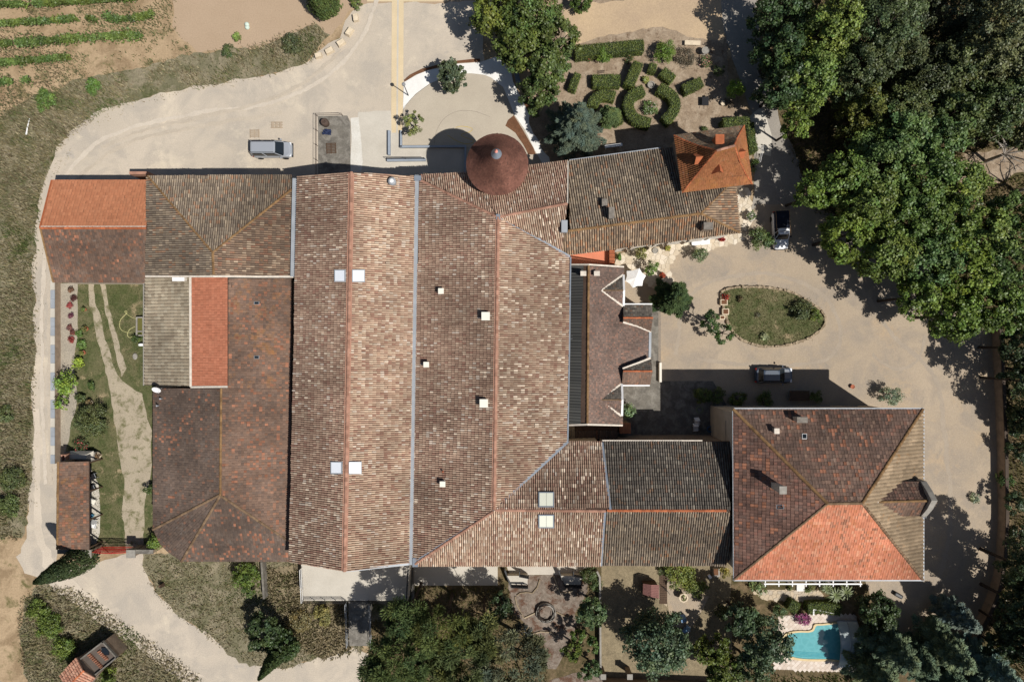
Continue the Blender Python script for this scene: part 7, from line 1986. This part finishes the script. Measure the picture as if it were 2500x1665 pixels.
def pot(px, py, r, h, lab, plant=True, col=None, mat='terracotta', fl=None):
    x, y, _ = P(px, py, h); t = thing('plant_pot', lab, 'pot', (x, y, 0))
    MB().lathe([(r * 0.7, 0), (r, h * 0.9), (r * 1.1, h * 0.92), (r * 1.1, h), (r * 0.85, h), (r * 0.8, h * 0.85)], (x, y, 0), 16).build('pot', M[mat], t)
    if plant:
        rng = np.random.default_rng(int(px)); V, F, Cc = crown_broad(rng, r * 1.1, 0.3, 14, 24, 0.14, 0.11, col or A(104, 120, 62))
        if fl: Cc[np.repeat(rng.random(len(F)) < 0.3, 4)] = fl
        link('plant', mesh_np('plant', V + np.array([0, 0, h + 0.2]), F, M['leaf'], Cc), t)
pot(238, 1112, 0.34, 0.5, 'round stone pot at the east end of the barbecue', True, A(120, 96, 70), 'stone')
pot(220, 982, 0.24, 0.4, 'cream pot with a dry plant on the yard soil', True, A(140, 120, 84), 'stone')
pot(202, 861, 0.25, 0.35, 'terracotta pot beside the lime green bush', True, A(116, 120, 60))
pot(210, 803, 0.22, 0.3, 'terracotta pot at the lawn edge', True, A(112, 112, 62)); pot(207, 756, 0.16, 0.25, 'tiny terracotta pot north on the yard lawn', True)
pot(1617, 672, 0.3, 0.45, 'terracotta pot with orange plant on the patio edge', True, A(150, 84, 60), fl=A(200, 80, 50))
pot(1762, 584, 0.26, 0.4, 'pot with red flowers at the wing wall', True, A(140, 50, 44), fl=A(190, 40, 44))
pot(1834, 528, 0.5, 0.7, 'big white concrete ring planter by the pickup', True, A(96, 112, 60), 'concrete')
pot(1600, 612, 0.3, 0.3, 'grey stone pot near the wing wall', False, None, 'grey_stone'); pot(1630, 606, 0.28, 0.5, 'pot with yellow green plant at the wing wall', True, A(150, 150, 72))
pot(2082, 944, 0.22, 0.35, 'small terracotta pot on the stone threshold north of the mansion', False)
pot(1805, 983, 0.3, 0.5, 'dark pot plant in the mansion shade', True, A(88, 100, 50)); 
for (px, py, r_) in ((1715, 964, 22), (1748, 966, 20), (1800, 972, 22), (1865, 978, 22), (1990, 970, 18)):
    shrub(px, py, r_, 1.2, {1715: 'shaded bush at the court edge west of the mansion', 1748: 'shaded bush beside the mansion corner', 1800: 'shaded bush under the north front of the mansion', 1865: 'shaded bush right of the mansion north door', 1990: 'shaded bush at the east end of the north front'}[px], A(96, 108, 52, 1.15), 0.14)
tb = thing('garden_table', 'brown wooden table in the deep shade north of the mansion', 'table', P(1952, 966)); MB().box(P(1952, 966, 0.72), (2.2, 1.1, 0.06)).build('table_top', M['dark_wood'], tb)
for sx in (-0.9, 0.9):
    for sy in (-0.4, 0.4): MB().box(Vector(P(1952, 966, 0.35)) + Vector((sx, sy, 0)), (0.08, 0.08, 0.7)).build('leg', M['dark_wood'], tb)
hs = thing('garden_hose', 'coiled green hose on the shaded service court', 'hose', P(1708, 1000))
MB().tube([Vector(P(1708, 1000, 0.06)) + Vector((0.35 * math.cos(t), 0.35 * math.sin(t), 0.004 * t)) for t in np.linspace(0, 18, 60)], 0.025, 5).build('hose_coil', plain_cached('green_hose', A(130, 150, 90)), hs)
cw = thing('garden_wall', 'low stone wall with pale coping on the service court', 'wall', P(1610, 890))
MB().sweep([P(1610, 885)[:2], P(1610, 932)[:2]], 0.25, 0.6).build('wall', M['white_wall'], cw)

def chair(px, py, rz, mat, lab, name='garden_chair', group=None, lounger=False):
    x, y, _ = P(px, py, 0.4); t = thing(name, lab, 'chair', (x, y, 0), group, rz)
    MB().box((0, 0, 0.42), (0.55, 0.6, 0.05)).build('seat', mat, t, local=True)
    q = MB().box((0, 0, 0), (0.55, 0.05, 0.65)); q.v = [tuple(Matrix.Rotation(0.5, 3, 'X') @ Vector(v) + Vector((0, 0.42, 0.68))) for v in q.v]; q.build('backrest', mat, t, local=True)
    for sx in (-0.27, 0.27):
        for sy in (-0.25, 0.25): MB().box((sx, sy, 0.2), (0.04, 0.04, 0.42)).build('leg', M['zinc'], t, local=True)
        MB().box((sx * 1.1, 0.05, 0.62), (0.05, 0.5, 0.04)).build('armrest', M['zinc'], t, local=True)
BLUE = plain_cached('blue_canvas', A(126, 160, 196))
chair(1668, 1512, 0.25, BLUE, 'blue garden chair nearer to the octagonal planter'); chair(1673, 1538, -0.6, BLUE, 'blue garden chair half under the tree')
chair(226, 1224, 1.2, M['cream'], 'cream deck chair beside the lean to'); chair(229, 1282, -0.3, M['white'], 'white chair at the south end of the lean to')
chair(227, 1192, 0.4, M['black_metal'], 'black metal chair in the middle beside the lean to'); chair(229, 1163, 0.4, M['black_metal'], 'black metal chair nearest to the barbecue')
o = thing('bucket', 'blue bucket on the paving beside the lean to', 'bucket', P(228, 1257)); MB().lathe([(0.14, 0), (0.19, 0.35), (0.16, 0.35), (0.12, 0.05)], P(228, 1257, 0), 14).build('bucket_body', plain_cached('blue_plastic', A(80, 140, 170)), o)
for (px, py, lab) in ((1698, 1046, 'white chair in the shaded service court'), (1701, 1032, 'second white chair in the shaded service court')): chair(px, py, 0.1, M['white'], lab)
o = thing('water_tub', 'blue tub at the foot of the mansion west wall', 'tub', P(1732, 1047)); MB().lathe([(0.3, 0), (0.36, 0.4), (0.3, 0.4), (0.26, 0.06)], P(1732, 1047, 0), 14).build('tub', plain_cached('blue_tub', A(70, 110, 150)), o)
for i, (px, py, lab) in enumerate(((1700, 594, 'white bench on the flagstones under the wing wall'), (1722, 592, 'white garden seat right of the bench on the flagstones'))):
    x, y, _ = P(px, py, 0.5); t = thing('bench', lab, 'bench', (x, y, 0), None, 0.13)
    MB().box((0, 0, 0.45), (1.0, 0.45, 0.06)).build('seat', M['white'], t, local=True); MB().box((0, 0.24, 0.75), (1.0, 0.05, 0.5)).build('backrest', M['white'], t, local=True)
    for sx in (-0.42, 0.42): MB().box((sx, 0, 0.21), (0.06, 0.4, 0.42)).build('leg', M['white'], t, local=True)
# garden ornaments
o = thing('statue', 'grey stone bird bath beside the pink roses', 'statue', P(1717, 130)); MB().lathe([(0.28, 0), (0.16, 0.15), (0.12, 0.6), (0.4, 0.8), (0.42, 0.9), (0.3, 0.85)], P(1717, 132, 0), 14).build('basin', M['grey_stone'], o)
o = thing('wheelbarrow', 'black wheelbarrow standing on the bare garden soil', 'wheelbarrow', P(1724, 249))
x, y, _ = P(1722, 248, 0.5)
loft([[(x - 0.25, y - 0.35, 0.3), (x + 0.2, y - 0.35, 0.3), (x + 0.2, y + 0.3, 0.3), (x - 0.25, y + 0.3, 0.3)], [(x - 0.4, y - 0.5, 0.6), (x + 0.35, y - 0.5, 0.6), (x + 0.35, y + 0.45, 0.6), (x - 0.4, y + 0.45, 0.6)]]).build('tray', M['black_metal'], o)
MB().tube([(x - 0.06, y + 0.55, 0.2), (x + 0.06, y + 0.55, 0.2)], 0.2, 12).build('wheel', M['black_metal'], o)
for s_ in (-0.28, 0.28): MB().tube([(x + s_ * 0.4, y + 0.5, 0.25), (x + s_, y - 0.9, 0.6)], 0.02, 5).build('handle', M['dark_wood'], o)
pot(1766, 252, 0.26, 0.4, 'round clay pot lying among dry plants beside the lane', False, None, 'stone')
shrub(1780, 252, 13, 0.5, 'dry dark plants beside the clay pot', A(104, 92, 76, 1.15), 0.1, 'plant', 'plant')
o = thing('stone_fountain', 'grey stone basin on the hedge ring opening', 'fountain', P(1588, 210)); MB().lathe([(0.4, 0), (0.36, 0.4), (0.42, 0.45), (0.32, 0.45), (0.28, 0.3)], P(1588, 211, 0), 12).build('basin', M['grey_stone'], o)
o = thing('garden_grill', 'rusty rectangular grate in the garden soil', 'grate', P(1467, 176))
for i in range(6): MB().box(Vector(P(1460 + i * 3, 176 - i * 0.3, 0.1)), (0.03, 0.28, 0.05)).build('grate_bar', M['rust'], o)
MB().box(P(1467, 174, 0.05), (0.85, 0.04, 0.1), 0.1).build('frame', M['rust'], o); MB().box(P(1467, 179, 0.05), (0.85, 0.04, 0.1), 0.1).build('frame', M['rust'], o)
# gate
gt = thing('gate', 'red arched double gate standing half open at the yard entrance', 'gate', P(297, 1335))
ga, gb = Vector(P(252, 1333, 0)), Vector(P(345, 1333, 0)); ga.z = gb.z = 0.08
n = 34
bar = MB().tube([(0, 0, 0), (0, 0, 1)], 0.022, 5); me = bpy.data.meshes.new('bar'); me.from_pydata(bar.v, [], bar.f); me.materials.append(M['red_metal'])
def gh(t): return 2.0 + 0.5 * (1 - (2 * t - 1) ** 2) if t < 2 else 2
for i in range(n + 1):
    t = i / n; q = ga.lerp(gb, t); o = link('bar', me, gt); o.location = q - gt.location; o.scale = (1, 1, gh(t))
for hfun in (lambda t: 0.15, lambda t: 1.1, gh):
    MB().tube([ga.lerp(gb, i / 16) + Vector((0, 0, hfun(i / 16))) for i in range(17)], 0.04, 5).build('rail', M['red_metal'], gt)
for q in ((0.02, 1.0, 0.48), (0.98, 1.0, 0.52)): MB().tube([ga.lerp(gb, q[0]) + Vector((0, 0, 0.2)), ga.lerp(gb, q[2]) + Vector((0, 0, 2.3))], 0.035, 5).build('brace', M['red_metal'], gt)
for (px, py, lab) in ((211, 1352, 'stone gate pillar beside the cypress'), (318.5, 1352, 'stone gate pillar nearer to the brown barn')):
    x, y, _ = P(px, py, 2.4); t = thing('gate_pillar', lab, 'pillar', (x, y, 0))
    MB().box((x, y, 1.1), (0.7, 0.7, 2.2)).build('shaft', M['stone_wall'], t, bevel=0.02); MB().box((x, y, 2.3), (0.95, 0.9, 0.22)).build('cap', M['grey_stone'], t, bevel=0.04)
for (q, lab, h) in (([(141, 1346), (200, 1346)], 'short wall between the lean to and the cypress', 1.9), ([(330, 1346), (375, 1346)], 'short wall joining gate pillar and brown barn', 1.9)):
    p = [P(a, c, h)[:2] for a, c in q]; t = thing('garden_wall', lab, 'wall', (*p[0], 0)); MB().sweep(p, 0.35, h).build('wall', M['stone_wall'], t); MB().sweep(p, 0.46, 0.1, h).build('coping', M['concrete_old'], t)
# mast
x, y, _ = P(318, 1640, 0); mt = thing('utility_pole', 'metal mast with a grey box at the bottom edge', 'mast', (x, y, 0))
x2, y2, _ = P(300, 1672, 0)
MB().tube([(x2, y2, 0), (x2, y2, 5.0)], 0.09, 8).build('pole', M['zinc'], mt)
for dz in (4.2, 4.9): MB().tube([(x2 - 1.2, y2 - 0.6, dz), (x2 + 1.2, y2 + 0.9, dz)], 0.04, 5).build('crossarm', M['zinc'], mt)
MB().box((x2 + 0.7, y2 + 0.55, 4.6), (0.4, 0.3, 0.5)).build('box', M['white'], mt)
o = thing('stone_block', 'small dark marker stone at the road edge', 'stone', P(398, 1426)); rock(rr, *P(398, 1426)[:2], 0, 0.4, 0.4, 0.7, 0.3).build('stone', M['dark_wood'], o)

# ---------------------------------------------------------------- southern terrace and ramp
zt_ = 2.2
tp = [(735, 1378), (1000, 1378), (995, 1466), (740, 1466)]
dk = thing('terrace', 'pale concrete terrace raised behind the western barn', 'terrace', P(867, 1420))
W = [P(a, c, zt_)[:2] for a, c in tp]
MB().prism(W, 0, zt_ - 0.004).build('deck', M['concrete'], dk)
railing('railing', 'white barred railing on the western edge of the terrace', [(738, 1384), (742, 1464)], 1.0, 'white', 1.1, 2, 0.03, zt_, 0.14)
railing('railing', 'dark railing on the south side left of the ramp', [(742, 1464), (845, 1464)], 1.0, 'black_metal', 1.1, 3, 0.025, zt_, 0.14)
railing('railing', 'dark railing on the south side right of the ramp', [(900, 1464), (994, 1464)], 1.0, 'black_metal', 1.1, 3, 0.025, zt_, 0.14)
railing('railing', 'dark railing on the shaded eastern edge of the terrace', [(994, 1464), (998, 1392)], 1.0, 'black_metal', 1.1, 3, 0.025, zt_, 0.14)
rp = thing('ramp', 'grey stepped ramp running down from the terrace', 'ramp', P(875, 1520))
steps = 7
for i in range(steps):
    za = zt_ * (1 - i / steps); y0_ = 1468 + i * 15.5; y1_ = y0_ + 15.5
    W = [P(a, c, za)[:2] for a, c in ((850, y0_), (900, y0_), (902, y1_), (852, y1_))]
    MB().prism(W, 0, max(0.1, za - 0.01)).build('step', M['concrete_old'], rp)
for xx, lab in ((847, 'handrail on the sunny side of the stepped ramp'), (905, 'handrail on the shaded side of the stepped ramp')):
    a_ = Vector(P(xx, 1468, zt_)); c_ = Vector(P(xx + 4, 1572, 0.1)); t = thing('handrail', lab, 'railing', (a_.x, a_.y, 0))
    for hh in (0.5, 1.0): MB().tube([a_ + Vector((0, 0, hh)), c_ + Vector((0, 0, hh))], 0.03, 5).build('rail', M['zinc'], t)
    for i in range(6): q = a_.lerp(c_, i / 5); MB().tube([q, q + Vector((0, 0, 1.0))], 0.03, 5).build('post', M['zinc'], t)
ww = thing('garden_wall', 'thin grey wall running south from the brown barn', 'wall', P(641, 1420)); p = [P(638, 1372, 1.2)[:2], P(644, 1462, 1.2)[:2]]
MB().sweep(p, 0.22, 1.2).build('wall', M['concrete_old'], ww)
ww = thing('garden_wall', 'low wall between terrace and pine garden', 'wall', P(1008, 1430)); MB().sweep([P(1007, 1385)[:2], P(1011, 1495)[:2]], 0.25, 0.6).build('wall', M['concrete_old'], ww)
# steps with black railings
for (x0_, lab, sgn) in ((1238, 'western flight of steps with black railings', 1), (1368, 'eastern flight of steps with black railings', 1)):
    st = thing('steps', lab, 'steps', P(x0_ + 28, 1412))
    for i in range(6):
        W = [P(a, c)[:2] for a, c in ((x0_ + 2 * i, 1398 + i * 4.5), (x0_ + 50, 1398 + i * 4.5), (x0_ + 50, 1402.5 + i * 4.5), (x0_ + 2 * i, 1402.5 + i * 4.5))]
        MB().prism(W, 0, 0.95 - 0.15 * i).build('step', M['concrete'], st)
    railing('railing', lab.replace('flight of steps with', 'stair') + ' on the outer side', [(x0_ - 6, 1386), (x0_ + 10, 1426), (x0_ + 50, 1428)], 1.0, 'black_metal', 0.6, 5, 0.055, 0.3)
    railing('railing', lab.replace('flight of steps with', 'stair') + ' on the inner side', [(x0_ + 30, 1388), (x0_ + 30, 1400), (x0_ + 52, 1404)], 1.0, 'black_metal', 0.6, 4, 0.055, 0.6)
fo = thing('round_well', 'round stone basin filled with dry vine stems on the worn patio', 'well', P(1333, 1497))
c_ = P(1333, 1497, 0.5)
MB().lathe([(1.1, 0), (1.1, 0.48), (0.82, 0.5), (0.8, 0.2)], (c_[0], c_[1], 0), 28).build('basin', M['grey_stone'], fo)
MB().lathe([(0.8, 0.0), (0.8, 0.25)], (c_[0], c_[1], 0), 24).build('soil', M['cracked'], fo)
for i in range(12):
    a0 = rr.random() * 6.3; rad = 0.7 + 0.35 * rr.random()
    MB().tube([(c_[0] + rad * math.cos(a0 + t) + rr.normal(0, 0.03), c_[1] + rad * math.sin(a0 + t) + rr.normal(0, 0.03), 0.55 + 0.12 * math.sin(3 * t)) for t in np.linspace(0, 2.6, 9)], 0.035, 4).build('vine_stem', M['bark'], fo)
kt = thing('bed_edging', 'broken white edging lines of old flower beds on the patio', 'edging', P(1300, 1470))
for q in ([(1262, 1452), (1270, 1446), (1286, 1444), (1300, 1446), (1312, 1432), (1318, 1412)], [(1278, 1506), (1262, 1475), (1258, 1455)], [(1280, 1507), (1308, 1494)], [(1358, 1492), (1386, 1506), (1390, 1500)], [(1352, 1405), (1366, 1445), (1380, 1446), (1400, 1440)], [(1300, 1546), (1320, 1540), (1345, 1542), (1356, 1552)]):
    MB().sweep([P(a, c)[:2] for a, c in q], 0.13, 0.22).build('edging_strip', M['edge_stone'], kt)
# garden wall line, bottom wall
ww = thing('garden_wall', 'long thin wall dividing the patio from the walled lawn', 'wall', P(1464, 1520))
MB().sweep([P(1455, 1388)[:2], P(1462, 1402)[:2], P(1463, 1440)[:2], P(1464, 1650)[:2]], 0.2, 0.9).build('wall', M['grey_stone'], ww)
ww = thing('garden_wall', 'stone wall with tiled coping along the bottom edge', 'wall', P(1600, 1655))
MB().sweep([P(1470, 1655)[:2], P(1760, 1668)[:2]], 0.35, 1.5).build('wall', M['stone_wall'], ww)
a_, c_ = Vector(P(1470, 1655, 0)), Vector(P(1760, 1668, 0))
cm = MB().tube([(0, -0.3, 0), (0, 0.3, 0)], 0.1, 8); me = bpy.data.meshes.new('coping_tile'); me.from_pydata(cm.v, [], cm.f); me.materials.append(M['ridge_grey'])
for i in range(66): o = link('coping_tile', me, ww); o.location = a_.lerp(c_, (i + 0.5) / 66) - ww.location + Vector((0, 0, 1.53))
for (px, lab) in ((1473, 'dark wall pillar at the lawn corner'), (1538, 'dark wall pillar in the middle of the bottom wall')):
    x, y, _ = P(px, 1652, 2); t = thing('wall_pillar', lab, 'pillar', (x, y, 0)); MB().box((x, y, 0.95), (0.5, 0.5, 1.9)).build('shaft', M['stone_wall'], t); MB().box((x, y, 1.95), (0.6, 0.6, 0.1)).build('cap', M['grey_stone'], t)
# playhouse
ph = thing('playhouse', 'small wooden playhouse with purple brown gable roof', 'playhouse', P(1590, 1440))
zr_, ze_ = 2.0, 1.55
q = {k: Vector(P(*v)) for k, v in {'a': (1570, 1424, ze_), 'b': (1590, 1427, zr_), 'c': (1609, 1427, ze_), 'd': (1609, 1461, ze_), 'e': (1589, 1457, zr_), 'f': (1569, 1450, ze_)}.items()}
cx_ = (q['a'] + q['d']) / 2
MB().box((cx_.x, cx_.y, 0.75), (1.5, 1.3, 1.5)).build('wall', M['dark_wood'], ph)
PU = plain('purple_brown_boards', A(132, 92, 86), 0.85, 0.25, 2)
for (p1, p2, p3, p4) in (('a', 'b', 'e', 'f'), ('b', 'c', 'd', 'e')):
    for i in range(8):
        t0, t1 = i / 8, (i + 0.9) / 8
        A1, A2, A3, A4 = q[p1].lerp(q[p4], t0), q[p2].lerp(q[p3], t0), q[p2].lerp(q[p3], t1), q[p1].lerp(q[p4], t1); up = Vector((0, 0, 0.04))
        MB().add([A1, A2, A3, A4, A1 + up, A2 + up, A3 + up, A4 + up], [(0, 1, 2, 3), (4, 5, 6, 7), (0, 1, 5, 4), (1, 2, 6, 5), (2, 3, 7, 6), (3, 0, 4, 7)]).build('roof_board', PU, ph)
dkk = sheet('wooden_walkway', [(1610, 1398), (1630, 1402), (1628, 1480), (1608, 1462)], M['joint'])
for i in range(14):
    yy = 1400 + i * 5.4; x, y, _ = P(1619, yy, 0); MB().box((x, y, ZL() + 0.02), (0.85, 0.22, 0.03)).build('plank', M['dark_wood'], dkk)
railing('railing', 'thin dark railing beside the playhouse walkway', [(1612, 1426), (1624, 1434), (1631, 1444)], 0.9, 'black_metal', 0.9, 2, 0.02)
x, y, _ = P(1669, 1459, 0.9); oc = thing('octagonal_planter', 'octagonal stone planter on the walled lawn', 'planter', (x, y, 0))
MB().lathe([(0.42, 0), (0.34, 0.1), (0.3, 0.5), (0.5, 0.85), (0.52, 0.95), (0.38, 0.95), (0.34, 0.8)], (x, y, 0), 8).build('basin', M['stone'], oc)
link('plant', mesh_np('plant', *(lambda r_: (r_[0] + np.array([0, 0, 0.95]), r_[1], M['leaf'], r_[2]))(crown_broad(np.random.default_rng(9), 0.3, 0.2, 10, 20, 0.12, 0.1, A(150, 150, 90)))), oc)
o = thing('storage_box', 'white box lid lying on the lawn near the old wing', 'box', P(1732, 1406)); MB().box(P(1732, 1406, 0.2), (0.3, 0.45, 0.35), 0.6).build('box_body', M['white'], o)
o = thing('planter', 'stone planter against the mansion corner', 'planter', P(1748, 1396)); MB().box(P(1748, 1396, 0.3), (0.7, 0.9, 0.6)).build('trough', M['grey_stone'], o); MB().box(P(1748, 1396, 0.6), (0.5, 0.7, 0.04)).build('soil', M['mulch'], o)
o = thing('wheel_stop', 'dark rubber block on the gravel behind the cedars', 'block', P(2192, 1452)); MB().box(P(2192, 1452, 0.25), (1.0, 0.45, 0.5), -0.5).build('block_body', M['black_metal'], o, bevel=0.12)

# curved boundary wall and wire fence
WP = smooth_path([(2422, 800), (2426, 860), (2429, 930), (2433, 1020), (2436, 1100), (2437, 1180), (2438, 1260), (2434, 1340), (2425, 1410), (2402, 1476), (2372, 1536), (2352, 1590), (2340, 1640)], 4)
bw = thing('boundary_wall', 'long curved brown boundary wall along the east side of the court', 'wall', P(2436, 1200))
MB().sweep([P(a, c)[:2] for a, c in WP], 0.3, 1.3).build('wall', M['stone_wall'], bw)
p = [P(a, c)[:2] for a, c in WP]
MB().sweep(p, 0.36, 0.1, 1.3).build('coping', plain('brown_coping', A(84, 72, 62), 0.95, 0.35, 1.5), bw)
FP = smooth_path([(2424, 805), (2438, 890), (2446, 980), (2450, 1070), (2452, 1120), (2458, 1180), (2458, 1290), (2450, 1380), (2432, 1440), (2405, 1520), (2385, 1590)], 3)
fp = [Vector(P(a, c, 0)) for a, c in FP]
fw = thing('wire_fence', 'tall wire mesh fence on posts behind the curved wall', 'fence', fp[0])
GW = M['zinc']
for i in range(0, len(fp), 1):
    MB().tube([fp[i], fp[i] + Vector((0, 0, 1.6))], 0.035, 5).build('post', M['rust'], fw)
for hh in (0.3, 0.75, 1.2, 1.6): MB().tube([q + Vector((0, 0, hh)) for q in fp], 0.012, 3).build('wire', M['rust'], fw)
# iron gates by the pigeon tower lane
railing('lane_gate', 'white iron gate leaf between tower hedge and lane', [(1826, 366), (1856, 364), (1848, 402)], 1.1, 'white', 0.9, 2, 0.025, 0, 0.16, 'gate')
railing('lane_gate', 'rusty iron gate leaf open under the wood edge', [(1934, 360), (1950, 352), (1958, 392)], 1.3, 'rust', 0.9, 2, 0.025, 0, 0.16, 'gate')
bm_ = thing('garden_bench', 'white flat board on trestles beside the wing', 'table', P(1498, 356)); x, y, _ = P(1498, 356, 0.8)
MB().box((x, y, 0.8), (1.95, 0.3, 0.06), 0.13).build('board', M['white'], bm_)
for s_ in (-0.8, 0.8): MB().box((x + s_, y + s_ * 0.13, 0.38), (0.06, 0.3, 0.76), 0.13).build('trestle', M['white'], bm_)
o = thing('info_panel', 'slanted grey panel half hidden under the northern trees', 'panel', P(1263, 190)); MB().box(P(1263, 190, 0.9), (0.5, 1.3, 0.06), 0.2).build('board', M['zinc_blue'], o); MB().tube([P(1263, 190, 0), P(1263, 190, 0.9)], 0.05, 6).build('post', M['black_metal'], o)
for (px, py, lab) in ((604, 62, 'pale round boulder upper of the pair on the bare field'), (605, 69, 'pale round boulder lower of the pair on the bare field')):
    o = thing('boulder', lab, 'boulder', P(px, py)); MB().lathe([(0.2, 0), (0.27, 0.15), (0.2, 0.3), (0.05, 0.36)], P(px, py, 0), 10).build('stone', plain_cached('pale_boulder', A(206, 220, 206)), o)
o = thing('field_post', 'broken white post lying in the western verge', 'post', P(66, 320)); MB().tube([P(64, 330, 0.1), P(67, 312, 0.1), P(72, 290, 0.2)], [0.09, 0.07, 0.03], 6).build('post_shaft', M['white'], o)
